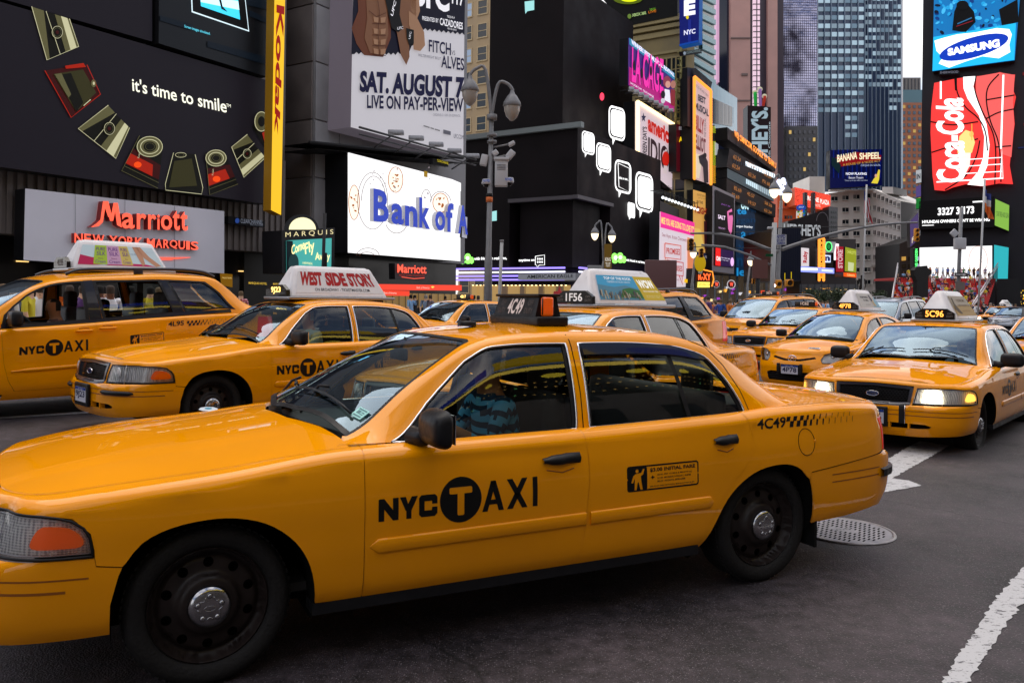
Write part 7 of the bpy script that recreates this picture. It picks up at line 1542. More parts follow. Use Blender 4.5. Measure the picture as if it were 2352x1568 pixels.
pl=CP(150); rt=empty('orange_building',(50,150,0),label='orange painted building with balconies left of the red plaza display',cat='building'); slab(rt,pl,k6(1090,0)[0],k6(1250,0)[0],k6(0,265)[1],690,ORG,'wall',10)
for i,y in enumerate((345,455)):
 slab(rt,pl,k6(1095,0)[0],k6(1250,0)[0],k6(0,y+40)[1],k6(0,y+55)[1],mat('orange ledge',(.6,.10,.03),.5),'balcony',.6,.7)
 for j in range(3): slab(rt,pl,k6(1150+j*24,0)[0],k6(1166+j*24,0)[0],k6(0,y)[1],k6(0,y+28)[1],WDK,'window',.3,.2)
s=Sign('plaza_display',CP(146),'glowing red display wall reading plaza hotel','display',quad=K(k6,[(1238,212),(1545,280),(1540,415),(1238,365)]),board=glow('red led wall',(1,.07,.03),.85),thick=6,side=ORG)
s.tx('PLAZA',k6(1450,352),k6(1528,368),k6(1450,312),flat('#ffe8e0',.95),3,.03); s.tx('RO  NE',k6(1342,325),k6(1440,345),k6(1342,285),flat('#ffe8e0',.95),3,.03); s.tx('HOTEL',k6(1410,378),k6(1455,385),k6(1410,355),flat('#ffd0c0',.9),3)
rr=random.Random(9)
for i in range(240): x=rr.uniform(1240,1540); y=rr.uniform(215,400)+(x-1240)*.16; s.pg(K(k6,[(x,y),(x+5,y+1),(x+5,y+4),(x,y+3)]),flat('#7a0604',.2) if y<365+(x-1240)*.15 else flat('#a00805',.4),1)
s.done()
for x in (1335,1403):
 s=Sign('blade_sign',CP(142),('left' if x<1400 else 'right')+' grey vertical blade in front of the red display','sign',quad=K(k6,[(x-12,255),(x+12,258),(x+12,475),(x-12,470)]),board=flat('#3a3438'),thick=1); s.tq('CHOCOLATE',k6(x-7,460),k6(x-7,270),k6(x+7,270),k6(x+7,460),flat('#8a8488',.1)); s.done()
s=Sign('toy_sign',CP(141),'round blue sign over a cluster of coloured toy figures','sign',quad=K(k6,[(1250,360),(1332,360),(1332,540),(1250,540)]))
s.ell(*k6(1290,388),11,7.5,flat('#1048a8',.5),1); s.tx('JOLLY',k6(1268,392),k6(1312,392),k6(1268,376),flat('#e0e8ff',.8),3);
for i in range(26): s.ell(*k6(rr.uniform(1262,1322),rr.uniform(410,535)),rr.uniform(1.5,3.5),rr.uniform(1.5,3.5),flat(rr.choice(['#e0302c','#f0c020','#2060d0','#30a040','#e87820']),.4),2,8)
s.done()
s=Sign('chocolate_store_sign',CP(139),'large pale letters of the chocolate store on dark brown facade','sign',quad=K(k6,[(1180,500),(1530,400),(1530,665),(1180,665)]),board=flat('#201a1c'),thick=4); s.tx("HERSHEY'S",k6(1140,620),k6(1455,635),k6(1140,520),flat('#c8ccd0',.35),3,.03); s.ring(*k6(1470,500),14,20,1.5,flat('#6a6468'),2,20,0,180,360); s.done()
s=Sign('grey_ledge',CP(143),'grey modern wing right of the chocolate store letters','building',quad=K(k6,[(1530,375),(1605,385),(1605,640),(1530,640)]),board=mat('grey office wall',(.12,.12,.125),.6),thick=10);
for i in range(5):
 for j in range(3): s.pg(K(k6,[(1545+j*18,415+i*42),(1557+j*18,416+i*42),(1557+j*18,435+i*42),(1545+j*18,434+i*42)]),WDK,1)
s.done()
s=Sign('ribbed_dark_building',CP(90),'dark navy ribbed block behind the traffic signal pole','building',quad=K(k6,[(1065,560),(1290,545),(1290,1010),(1065,1010)]),board=mat('navy ribbed wall',(.006,.008,.02),.4),thick=12)
for i in range(12): s.line(K(k6,[(1070+i*19,560),(1070+i*19,1005)]),1,flat('#0c1028'),1)
for x,y in ((990,920),(1035,900),(1150,945),(1205,935),(1090,930)): s.line(K(k6,[(x,y),(x,y+60)]),1.6,flat('#d8b810',.6),2)
s.done()
SG=[('red_white_sign',(1292,728,1360,888),flat('#e8e0e4',.6),'white vertical sign with red script at the foot of the letters','Ruby',flat('#c02030',.5),True),
 ('bubble_tea_sign',(1478,788,1545,855),flat('#c8d8ff',1.0),'small white and blue lit sign beside the amber bulbs','n',flat('#2040a0'),False),
 ('neon_sign',(1572,690,1615,835),glow('pink white sign',(1,.8,.85),1.2),'narrow white sign edged in red bulbs','R',flat('#d03040',.4),True),
 ('red_banner',(1590,715,1655,935),flat('#a8182c',.5),'plain crimson banner left of the yellow green poster','STORE',flat('#f0c0c8',.5),True)]
for nm,(x0,y0,x1,y1),mt,lab,t_,tm,vert in SG:
 s=Sign(nm,CP(120),lab,'sign',quad=K(k6,[(x0,y0),(x1,y0+6),(x1,y1),(x0,y1)]),board=mt,thick=1,side=BKM)
 if vert: s.tq(t_,k6(x0+12,y1-30),k6(x0+12,y0+30),k6(x1-12,y0+30),k6(x1-12,y1-30),tm,3,.04)
 else: s.tx(t_,k6(x0+10,y1-12),k6(x1-10,y1-12),k6(x0+10,y0+15),tm,3,.06)
 s.done()
s=Sign('green_round_sign',CP(118),'green glowing round sign on a white block','sign',quad=K(k6,[(1490,675),(1590,680),(1575,770),(1490,770)]),board=flat('#a8a8ac',.35),thick=2); s.ell(*k6(1525,720),8,11.5,flat('#083010'),1); s.ring(*k6(1525,720),8,11.5,2,glow('green neon',(.1,1,.2),1.6),2); s.ell(*k6(1525,720),4,6,flat('#208040',.6),2); s.done()
s=Sign('bulb_blade_sign',CP(117),'vertical blade sign outlined with amber bulbs','sign',quad=K(k6,[(1440,640),(1485,650),(1480,1010),(1438,1010)]),board=flat('#301008'),thick=1); s.tq('HERSHEY',k6(1450,990),k6(1450,660),k6(1475,660),k6(1475,990),ORT,3,.03); bulbs(s,K(k6,[(1442,1005),(1442,645),(1482,652),(1480,1005)]),60,.22,BULO); s.done()
s=Sign('blue_light_bar',CP(116),'bright blue white horizontal light bar at the store entrance','sign',quad=K(k6,[(1283,888),(1575,905),(1575,950),(1283,935)]),board=glow('blue bar',(.25,.30,1),1.2),thick=2); s.pg(K(k6,[(1290,902),(1430,904),(1430,922),(1290,920)]),wht,1); s.pg(K(k6,[(1465,912),(1560,920),(1560,936),(1465,930)]),flat('#c0c8ff',1.2),1); s.done()
s=Sign('yellow_green_poster',CP(121),'yellow green fashion poster beside the flag pole','billboard',quad=K(k6,[(1670,722),(1765,745),(1762,940),(1665,930)]),board=flat('#98a028',.6),thick=1,side=BKM); s.tx('CHARLOTTE',k6(1680,775),k6(1755,790),k6(1680,750),flat('#d8e070',.7),3); s.pg(K(k6,[(1690,850),(1740,860),(1735,930),(1690,925)]),flat('#d0d8a0',.6),2); s.done()
s=Sign('steel_frame_wall',CP(123),'dark steel lattice wall between the lit signs','building',quad=K(k6,[(1295,650),(1760,655),(1760,1040),(1290,1040)]),board=mat('brown lattice wall',(.03,.02,.02),.6),thick=8)
for i in range(7): s.line(K(k6,[(1365,660+i*40),(1440,700+i*40)]),.8,flat('#4a3a38'),1); s.line(K(k6,[(1440,660+i*40),(1365,700+i*40)]),.8,flat('#4a3a38'),1)
s.done()
s=Sign('orange_fascia',CP(112),'orange lit shop fascia right of the lamp arm','sign',quad=K(k6,[(1655,940),(1765,945),(1765,985),(1655,975)]),board=flat('#d85010',.9),thick=3); s.tx('Cafeteria',k6(1680,970),k6(1745,973),k6(1680,950),flat('#ffd080',1.0),3); s.done()
s=Sign('far_shopfronts',CP(122.5),'row of amber lit cafe windows under trees at the far corner','shop front',quad=K(k6,[(1280,1040),(1780,1040),(1780,1300),(1280,1300)]),board=mat('grey stone shopfront',(.09,.09,.095),.6),thick=6)
for i in range(60): x=rr.uniform(1290,1770); y=rr.uniform(1070,1170); s.pg(K(k6,[(x,y),(x+rr.uniform(6,30),y),(x+rr.uniform(6,30),y+5),(x,y+5)]),flat(rr.choice(['#ffb038','#ffd890','#c89040','#fff0c0']),rr.choice([.4,.9])),1)
for i in range(9): s.line(K(k6,[(1290+i*58,1040),(1290+i*58,1200)]),2,flat('#3a4048'),2)
s.done()
# ---- sign tower at right ----
pl=Bp(2110,36); h=CP(140).hit(2112,690); pl=VP((D1.x,D1.y),D1.x*h.x+D1.y*h.y)
r,L_,T_=block('sign_tower',pl,2112,2520,0,mat('black sign tower cladding',(.010,.009,.014),.4,noise=.3,nscale=.2),'narrow black tower stacked with huge glowing screens at the right','building',back=30,zt=95)
rr=random.Random(3)
for i in range(34): MB().box((L_*.62+rr.uniform(0,L_*.3),-.15,rr.uniform(4,60)),(rr.uniform(1,4),.2,rr.uniform(.2,.6)),flat(rr.choice(['#1830a0','#203060','#802020','#104050']),.35)).build('dim_sign',r)
pb=VP((D1.x,D1.y),pl.p-2)
s=Sign('news_screen',pb,'blue screen at the top of the sign tower over the Samsung oval','display',quad=K(k4,[(648,-90),(1072,-130),(1036,292),(640,345)]),board=flat('#1470b0',.75),thick=3,side=BKM)
bl_=[flat('#0c3c80',.6),flat('#2090c8',.9),flat('#061838',.2),flat('#40a8d8',.9)]
for i in range(90): x=rr.uniform(650,1050); y=rr.uniform(-80,160); s.ell(*k4(x,y),rr.uniform(2,9),rr.uniform(1.5,6),bl_[i%4],1+(i%2),8,rr.uniform(0,3))
s.pg(K(k4,[(735,150),(745,60),(760,25),(800,15),(840,60),(848,110),(800,160)]),flat('#05060c'),4); s.ell(*k4(785,30),14,11,flat('#0a0a10'),5); s.line(K(k4,[(760,120),(830,90)]),2.5,flat('#3070a0',.6),6); s.line(K(k4,[(755,132),(835,105)]),1.5,flat('#a02030',.5),6); s.pg(K(k4,[(960,50),(1050,0),(1055,110),(975,130)]),flat('#04040a'),4)
s.pg(K(k4,[(645,182),(1042,115),(1034,292),(640,345)]),flat('#20a8d8',1.0),4)
rv=[(650,200),(700,185),(760,170),(850,160),(950,140),(1010,145),(1022,170),(1010,220),(1015,255),(960,285),(880,275),(800,300),(720,330),(670,310),(690,280),(660,250)]; s.pg(K(k4,rv),wht,5)
x,y=k4(840,232); s.ell(x,y,82,23,flat('#0838b0',.8),6,32,rad(-16)); s.tq('SAMSUNG',k4(712,240),k4(962,192),k4(965,232),k4(715,275),wht,8,.06); s.done()
s=Sign('hotel_nameplate',pb,'small dark nameplate between the two big screens','sign',quad=K(k4,[(670,348),(770,342),(770,358),(672,362)]),board=flat('#141418'),thick=1); s.tx('SHERWOOD',k4(676,358),k4(764,354),k4(676,347),flat('#9090a0',.4)); s.done()
s=Sign('cola_screen',pb,'bulging red cola screen with white script and swirl','display',quad=K(k4,[(640,400),(1038,362),(1026,890),(636,905)]))
cr=glow('cola red',(1,.035,.03),.9); cr2=glow('cola light red',(1,.12,.11),.85); bk=flat('#0a0204')
out_=[(648,402),(700,392),(760,380),(830,370),(900,368),(965,350),(1000,360),(1038,362),(1030,440),(1042,470),(1030,530),(1036,600),(1022,700),(1012,800),(1028,890),(960,886),(880,900),(800,890),(740,905),(700,922),(650,918),(640,850),(636,760),(630,640),(634,520)]
s.pg(K(k4,out_),cr,1); s.pg(K(k4,[(850,372),(965,352),(1036,364),(1028,500),(1034,600),(1020,760),(960,740),(930,640),(880,560),(850,470)]),cr2,2)
s.pg(K(k4,[(788,374),(848,370),(836,420),(860,500),(900,600),(915,700),(905,800),(880,860),(895,900),(808,892),(860,830),(885,760),(890,660),(865,560),(810,480),(790,430)]),wht,3)
for w_ in ([(755,380),(760,450),(800,520),(862,575),(895,640),(905,730)],[(850,370),(845,440),(880,540),(930,640),(945,740),(940,890)],[(960,362),(910,420),(900,490),(920,590),(960,700),(970,880)],[(632,590),(740,605),(860,590)],[(636,738),(740,705),(860,672)],[(900,485),(1036,462)],[(900,575),(960,545),(1038,528)],[(700,918),(800,850),(850,760),(868,680)],[(945,712),(1020,706)],[(748,380),(752,440)]): s.line(K(k4,smoothpoly(w_,4,False)),3.2,bk,5)
s.tq('Coca-Cola',k4(660,885),k4(655,468),k4(790,478),k4(800,880),wht,7,.035); s.line(K(k4,[(680,395),(680,480)]),4,wht,4); s.line(K(k4,[(982,365),(970,720)]),4,wht,6); s.line(K(k4,[(660,880),(980,862),(975,720),(968,862)]),3,wht,6)
for z in (768,800,835): s.line(K(k4,[(770,z+6),(975,z-6)]),1.8,wht,6)
s.pg(K(k4,[(770,660),(800,630),(830,640),(845,690),(830,740),(760,740)]),flat('#f0c878',1.0),6); s.pg(K(k4,[(765,740),(825,738),(820,800),(790,860),(770,800)]),flat('#f0d8d0',1.0),6); s.ell(*k4(828,650),5,7,flat('#f0b060',1),7); s.line(K(k4,[(830,600),(830,680)]),2,flat('#f0a040',1),7)
s.done()
s=Sign('text_screen',pb,'black screen with white phone number digits and a line of text','display',quad=K(k7,[(95,1010),(475,985),(472,1140),(95,1150)]),board=flat('#060508'),thick=2); s.tx('3327 3/173',k7(190,1082),k7(372,1072),k7(190,1044),wht,3,.03); s.tx("HYUNDAI OWNERS CAN'T BE WRONG",k7(112,1122),k7(450,1110),k7(112,1106),wht,3,.03); s.line(K(k7,[(365,1014),(435,1010)]),3,wht,3); s.line(K(k7,[(112,1132),(170,1130)]),1.5,wht,3); s.done()
s=Sign('green_screen',pb,'pale green panel right of the digits screen','display',quad=K(k7,[(478,998),(548,1030),(545,1158),(475,1130)]),board=flat('#80b048',.75),thick=2); s.tx('START FRESH AND CLEAN',k7(484,1085),k7(545,1095),k7(484,1060),flat('#506848',.2)); s.done()
s=Sign('white_screen',pb,'large blown out white screen with a faint smiling face above the red steps','display',quad=K(k7,[(98,1242),(462,1232),(462,1420),(98,1420)]),board=WHITE,thick=2)
fc_=flat('#e8c8b8',1.1); x,y=k7(392,1308); s.ring(x,y,22,34,1.2,flat('#c89888',.8),2,24,0,150,390); s.ell(x,y+6,17,22,flat('#fff0ea',1.4),1); s.ring(x-8,y-2,5,5,.8,flat('#a88478',.5),3); s.ring(x+8,y-2,5,5,.8,flat('#a88478',.5),3); s.line([(x-8,y+16),(x,y+20),(x+8,y+16)],1,flat('#c08878',.6),3); s.line([(x,y),(x-2,y+8),(x+2,y+9)],.7,fc_,3); s.done()
s=Sign('teal_screen',pb,'plain turquoise panel right of the white screen','display',quad=K(k7,[(472,1228),(545,1242),(540,1415),(470,1410)]),board=flat('#30a8b0',.8),thick=2,side=BKM); s.done()
s=Sign('hoarding',VP((D1.x,D1.y),pl.p-14),'black hoarding at the foot of the sign tower','wall',quad=[(2290,640),(2345,640),(2345,700),(2290,700)],board=BKM,thick=2); s.done()
s=Sign('yellow_lights',VP((D1.x,D1.y),pl.p-6),'cluster of yellow lights above the crowd at the right edge','sign',quad=[(2325,665),(2352,665),(2352,695),(2325,695)]);
for i in range(40): s.ell(rr.uniform(2322,2360),rr.uniform(665,698),rr.uniform(.8,2.2),rr.uniform(.8,2.2),flat(rr.choice(['#ffc818','#ffe070','#e08810']),1.0),1,6)
s.done()
for i,(q,c,lab,t_) in enumerate((([(80,855),(107,850),(107,915),(80,920)],'#c8ccd0','white corner banner with IN at the edge of the sign tower','IN'),([(80,935),(105,930),(105,985),(80,990)],'#605090','violet corner banner on the sign tower',''),([(80,995),(103,992),(103,1045),(80,1048)],'#208838','green corner banner on the sign tower',''),([(50,1110),(92,1065),(92,1200),(52,1240)],'#584878','slanted violet poster at the tower corner','Feel'))):
 s=Sign('corner_banner',pb if i<3 else CP(128),lab,'sign',quad=K(k7,q),board=flat(c,.4),thick=1);
 if t_: s.tx(t_,k7(q[3][0]+4,q[3][1]-18),k7(q[2][0]-4,q[2][1]-18),k7(q[3][0]+4,q[3][1]-45),flat('#303040' if i==0 else '#f0e0c0',.2 if i==0 else .6),3,.03)
 s.done()
s=Sign('olive_sign',CP(118),'vertical green neon sign reading olive garden','sign',quad=K(k7,[(67,1245),(88,1240),(86,1370),(68,1370)]),board=flat('#041004'),thick=1); s.tq('OLIVE GARDEN',k7(72,1362),k7(72,1250),k7(85,1248),k7(85,1362),glow('green neon'),3,.03); s.done()
s=Sign('corner_building',CP(150),'brown corner building between the cream offices and the red steps','building',quad=[(2066,560),(2118,540),(2118,700),(2066,700)],board=mat('brown stone',(.10,.07,.06),.6),thick=10)
for i in range(6):
 for j in range(3): s.pg([(2070+j*15,590+i*17),(2080+j*15,589+i*17),(2080+j*15,598+i*17),(2070+j*15,599+i*17)],flat(rr.choice(['#ffc060','#302820','#d8d0ff']),.4),1)
s.done()
# ---- buildings behind the viewer (seen only in reflections) ----
BHM=mat('near side stone',(.16,.14,.13),.7,noise=.2,nscale=.3)
rt=empty('theatre_building',(LN.x*-20,LN.y*-20,0),math.atan2(LD.y,LD.x),label='stone theatre building across the street behind the viewpoint',cat='building')
MB().box((0,-8,12),(140,12,24),BHM).build('wall',rt)
for z in range(8,22,4):
 for x in range(-66,68,4):
  if (x*7+z)%5<3: MB().box((x,-1.95,z),(1.9,.12,2.4),WDK if (x+z)%3 else WBL).build('window',rt)
mq=empty('theatre_canopy',(LN.x*-17,LN.y*-17,0),math.atan2(LD.y,LD.x),label='lit theatre canopy across the street behind the viewpoint',cat='canopy')
MB().box((6,3.5,13.4),(44,7,.9),BKM).build('slab',mq)
for i in range(15):
 m=MB(); m.lathe([(.02,12.9),(.45,12.9)],glow('canopy disc light',(1,.76,.05),1.7),16,Matrix.Translation((-13+i*2.9+(i*i%3)*.4,6.0,0))); m.build('ceiling_light',mq)
for k,(y0,a) in enumerate(((1.0,1.2),(3.2,.9),(4.6,.3))):
 m=MB()
 for i in range(110): x=-15+i*.38; m.box((x,y0+a*abs((x*.35)%2-1),12.88),(.09,.09,.05),glow('marquee bulb',(1,.62,.15),1.6) if i%7 else glow('green bulb',(.3,1,.3),1.5))
 o=m.build('bulb_string',mq); o['kind']='stuff'
MB().box((6,7.05,13.4),(43,.06,.5),glow('canopy edge light',(1,.72,.10),2.2)).build('edge_light',mq)
for i in range(6): MB().box((-10+i*6,6.6,15.2),(4.6,.3,1.0),flat('#e8c020',.9) if i%2 else flat('#2040c0',.8)).build('fascia_light',mq)
for a,dx in ((0,0),):
 rt=empty('corner_tower',(40,-45,0),rad(10),label='plain stone tower behind and to the right of the viewpoint',cat='building'); MB().box((0,0,25),(50,30,50),BHM).build('wall',rt)
 rt=empty('rear_tower',(-52,-22,0),rad(30),label='plain stone tower behind and to the left of the viewpoint',cat='building'); MB().box((0,0,17),(40,30,34),BHM).build('wall',rt)
# ================= vehicles =================
def pose(o,x,y,g,thd): o.location=(x,y,g); o.rotation_euler=(0,0,math.pi+rad(thd)); return o
def lit_txt(kind): return {'lit':glow('lit digits',(1,.62,.16),2.6),'orange':glow('orange digits',(1,.34,.05),2.4),'white':flat('#e8e8ea',.45),'dim':flat('#5a4a40',.05),'soft':flat('#d8c0b0',.5)}[kind]
def number_box(mb_parent,x,z,num,kind,w_=.27,h=.13,shape=True):
 m=MB(); f=lambda u,v:Vector((x+.012,-w_+2*w_*u,z+h*v)); P=[(0,0),(1,0),(1,.55),(.80,1),(.20,1),(0,.55)]; F_=[f(*p) for p in P]; B_=[p-Vector((.05,0,0)) for p in F_]
 m.add(F_+B_,[tuple(range(6)),tuple(range(11,5,-1))]+[(i,i+6,(i+1)%6+6,(i+1)%6) for i in range(6)],mat('black number box',(.008,.008,.009),.3,coat=.4)); o=m.build('number_box',mb_parent)
 t=MB(); g=lambda u,v:Vector((x+.0155,-w_+2*w_*u,z+h*v)); put_text(t,num,g,.27,.18,.73,.82,lit_txt(kind),.02)
 for a in (.04,.80): put_text(t,'OFF',g,a+.02,.46,a+.14,.62,flat('#8a8a8c',.12)); put_text(t,'DUTY',g,a,.18,a+.16,.36,flat('#8a8a8c',.12))
 t.build('number',o); return o
def topper(car,x,z,num,kind,ad,label=None,L_=1.30):
 t=empty('roof_sign'); t.parent=car; t.location=(x,0,z)
 W0,W1,H0,H1=.275,.055,.045,.435; x0,x1=-.02,-L_
 m=MB(); m.bbox((-L_/2-.02,0,.022),(L_+.12,.62,.035),mat('bare aluminium tray',(.42,.42,.44),.35,metal=.8),.008); m.build('tray',t)
 def ring(x,k): return [Vector((x,a*(W0 if i in(0,3) else W1+.02 if i in (1,2) else W0),b)) for i,(a,b) in enumerate(((1,H0),(1,H1-.0),(-1,H1-.0),(-1,H0)))]
 sec=[(x0,.80,0),(x0-.03,.93,0),(x0-.07,1,0),(x1+.07,1,0),(x1+.03,.93,0),(x1,.80,0)]
 prof=[(W0,H0),(W0-.005,H0+.03),(.085,H1-.05),(.060,H1-.015),(.030,H1),(-.030,H1),(-.060,H1-.015),(-.085,H1-.05),(-W0+.005,H0+.03),(-W0,H0)]
 vs=[];n=len(prof)
 for xx,k,_ in sec:
  for y,zz in prof:
   rk=(zz-H0)/(H1-H0)*.16; xs_=xx-rk if xx>-.3 else xx+rk; vs.append((xs_,y*k,H0+(zz-H0)*(.97 if k<.95 else 1)))
 fs=[(i*n+j,i*n+j+1,(i+1)*n+j+1,(i+1)*n+j) for i in range(len(sec)-1) for j in range(n-1)]+[tuple(range(n))[::-1],tuple((len(sec)-1)*n+k for k in range(n))]
 m=MB(); m.add(vs,fs,WHP,True); m.build('shell',t)
 def fr(sg):
  def f(u,v):
   v2=.05+.88*v; zz=H0+.03+(H1-.05-H0-.03)*v2; y=(W0-.005)+(.085-W0+.005)*v2; rk=(zz-H0)/(H1-H0)*.16
   xa=x0-.05-rk; xb=x1+.05+rk; uu=u if sg==1 else 1-u; return Vector((xa+(xb-xa)*uu,sg*(y+.003),zz+.001))
  return f
 for sg in (1,-1):
  f=fr(sg); p=MB(); ad(p,f); p.build('advert',t)
 number_box(t,.03,.045,num,kind,.25,.14); return t
def quadf(mb,f,pts,mt,k=0):
 mb.poly([f(u,v)+Vector((0,math.copysign(k*.0012,f(u,v).y),k*.0006)) for u,v in pts],mt)
def lay(f,k): return lambda u,v: f(u,v)+Vector((0,math.copysign(k*.0012,f(u,v).y),k*.0006))
def ad_wss(p,f):
 R=lambda h,e=0:flat(h,e); quadf(p,f,[(0,0),(1,0),(1,1),(0,1)],flat('#f2eef0',.12)); g=lay(f,2); rd=flat('#b81414',.12)
 for t,a,b,c,d in (('WEST',.03,.33,.30,.98),('SIDE',.34,.33,.60,.98),('STORY',.63,.33,.97,.98)): put_text(p,t,g,a,b,c,d,rd,.06)
 put_text(p,'ON BROADWAY - TICKETMASTER.COM',g,.20,.08,.84,.22,flat('#303038'),.01)
def ad_rock(p,f):
 quadf(p,f,[(0,0),(.66,0),(.66,1),(0,1)],flat('#3aa0d0',.25),0); quadf(p,f,[(.66,0),(1,0),(1,1),(.66,1)],flat('#c8a810',.3),0)
 g=lay(f,2); rr=random.Random(2)
 quadf(p,f,[(0,0),(.66,0),(.66,.45),(.45,.60),(.25,.52),(.0,.62)],flat('#5a9ab8',.1),1)
 quadf(p,f,[(.30,.10),(.66,.06),(.66,.40),(.50,.50),(.38,.44)],flat('#2a7a30',.1),2)
 for i in range(46):
  u=rr.uniform(0,.60); v=rr.uniform(0,.3); h=rr.uniform(.08,.28); w_=rr.uniform(.008,.025); quadf(p,f,[(u,v*.6),(u+w_,v*.6),(u+w_,v*.6+h),(u,v*.6+h)],flat(rr.choice(['#8a7a58','#b0a078','#4a4a50','#6a7078','#d0c8b0']),.05),3+i%3)
 put_text(p,'TOP OF THE ROCK',g,.12,.82,.60,.93,flat('#f0f4f8',.4),.02); put_text(p,'OBSERVATION DECK',g,.16,.69,.56,.77,flat('#d8e8f0',.3),0)
 put_text(p,'WOW',g,.69,.50,.97,.86,flat('#f8f8f0',.5),.05); put_text(p,'THIS IS YOUR NEW YORK',g,.71,.34,.97,.40,flat('#f8f8f0',.4),.01); put_text(p,'Under the observation deck now',g,.71,.16,.95,.20,flat('#e8e0b0',.3)); put_text(p,'Open daily from 8am to midnight',g,.71,.09,.92,.13,flat('#e8e0b0',.3))
def ad_silk(p,f):
 quadf(p,f,[(0,0),(1,0),(1,1),(0,1)],flat('#cfe4ee',.18)); quadf(p,f,[(0,0),(.2,0),(.45,.12),(.3,.28),(.12,.40),(0,.50)],flat('#c81858',.15),1); quadf(p,f,[(.3,0),(.9,0),(.8,.10),(.45,.14)],flat('#d82070',.12),1)
 for a,b,c1,t in ((.17,.33,'#b8dc40',''),(.33,.50,'#e0b0d8',''),(.50,.63,'#e8d070','')):
  quadf(p,f,[(a,.04),(b,.04),(b,1),(a,1)],flat(c1,.12),2); g=lay(f,3); put_text(p,'PURE',g,a+.02,.72,b-.02,.90,flat('#603080'),.01); put_text(p,'SILK',g,a+.03,.48,b-.02,.68,flat('#603080'),.01); put_text(p,'Shave',g,a+.05,.30,b-.05,.38,flat('#704060')); put_text(p,'Cream',g,a+.02,.10,b-.02,.26,flat('#705088'),.01)
 for P in ([(.70,1),(.78,1),(.80,.6),(.78,.1),(.74,.0),(.72,.5)],[(.74,1),(.82,1),(.88,.5),(.97,.05),(.90,.0),(.80,.45)]): quadf(p,f,P,flat('#d8a080',.12),3)
 put_text(p,'Two legs like',lay(f,4),.60,.55,.72,.66,flat('#8090a8')); put_text(p,'Pure Silk',lay(f,4),.88,.72,.98,.80,flat('#c0d0e0',.2))
def ad_drink(p,f):
 quadf(p,f,[(0,0),(1,0),(1,1),(0,1)],flat('#d0ccc8',.10)); g=lay(f,2)
 quadf(p,f,[(.62,0),(1,0),(1,.8),(.80,.3)],flat('#90c0d8',.12),1); put_text(p,'FROM INVISIBLE',g,.18,.66,.62,.80,flat('#282830'),.02); put_text(p,'TO OMG!',g,.28,.44,.56,.58,flat('#282830'),.02); put_text(p,'Drinkability',g,.32,.14,.54,.24,flat('#606068')); quadf(p,f,[(.70,.08),(.82,.08),(.80,.60),(.76,.85),(.73,.60)],flat('#c8b080',.12),3); quadf(p,f,[(.70,.40),(.81,.55),(.76,.95),(.70,.80)],flat('#504a58'),4)
def ad_cream(p,f):
 quadf(p,f,[(0,0),(1,0),(1,1),(0,1)],flat('#b89030',.08)); quadf(p,f,[(0,.5),(1,.5),(1,1),(0,1)],flat('#b8a890',.06),1); g=lay(f,2)
 quadf(p,f,[(.03,.3),(.10,.9),(.18,.9),(.15,.6),(.30,.1),(.20,.1)],flat('#4a3a20'),2); put_text(p,'I LOVE MY',g,.35,.70,.85,.84,flat('#5a4830'),.02); put_text(p,'Coffee House New York',g,.30,.48,.95,.58,flat('#6a5838'),.01); put_text(p,'open all night',g,.35,.2,.8,.28,flat('#7a6030'))
def plate(car,num,x=1.0,z=.455,frame=.02,yy=0,kind='front'):
 m=MB(); m.bbox((x,yy,z),(.03,.34+frame*2,.18+frame*2),BLK,.012); m.box((x+.017,yy,z),(.004,.305,.152),flat('#c8c8d4')); m.box((x+.0195,yy,z+.062),(.003,.305,.028),flat('#1c3a88'))
 put_text(m,num,lambda u,v:Vector((x+.0215,yy-.13+.26*u,z-.045+.085*v)),0,0,1,1,flat('#20244a'),.02); put_text(m,'NEW YORK',lambda u,v:Vector((x+.0215,yy-.07+.14*u,z+.053+.016*v)),0,0,1,1,flat('#e0e0f0')); m.build('number_plate',car)
def decals(car,num):
 for n,d in side_decals(num): d.build(n,car)
def prune(root,names):
 def kill(o):
  for k in [q for q in bpy.data.objects if q.parent==o]: kill(k)
  bpy.data.objects.remove(o)
 for o in [q for q in bpy.data.objects if q.parent==root and q.name.split('.')[0] in names]: kill(o)
G1='yellow taxi cabs in the traffic'
hero=pose(make_sedan(visor=True),-1.654,4.237,0,26.47); tag(hero,'yellow sedan taxi 4C49 filling the foreground, side on, with a black rear rain visor','taxi',G1)
lit=make_sedan(lamps=True); plain=copy_tree(hero)
bpy.context.view_layer.update()
prune(plain,('rain_visor','mud_flap'))
lite=[]
def clone(src,x,y,g,th_,label,num=None,dec=True):
 c=copy_tree(src); pose(c,x,y,g,th_); tag(c,label,'taxi',G1)
 if num and dec: decals(c,num)
 return c
c9=clone(plain,-3.82,9.36,.135,45.6,'yellow sedan taxi 9J23 with a white West Side Story roof advert, behind the nearest cab','9J23'); topper(c9,-1.28,1.472,'9J23','lit',ad_wss,L_=1.5); plate(c9,'9J23',1.005,.455,.03)
c1=clone(plain,-.40,7.75,.085,46.5,'yellow sedan taxi 1F56 with a blue and gold Top of the Rock roof advert','1F56'); topper(c1,-1.60,1.475,'1F56','white',ad_rock,L_=1.42)
c4=clone(plain,-2.47,19.0,.14,42.6,'yellow sedan taxi 4B17 half hidden behind the black off duty sign of the nearest cab');
c6=clone(plain,6.13,19.5,.07,43.0,'yellow sedan taxi 1C62 facing the viewer, left of the small hatchback cab','1C62',False); plate(c6,'1C62',1.005,.455,.02)
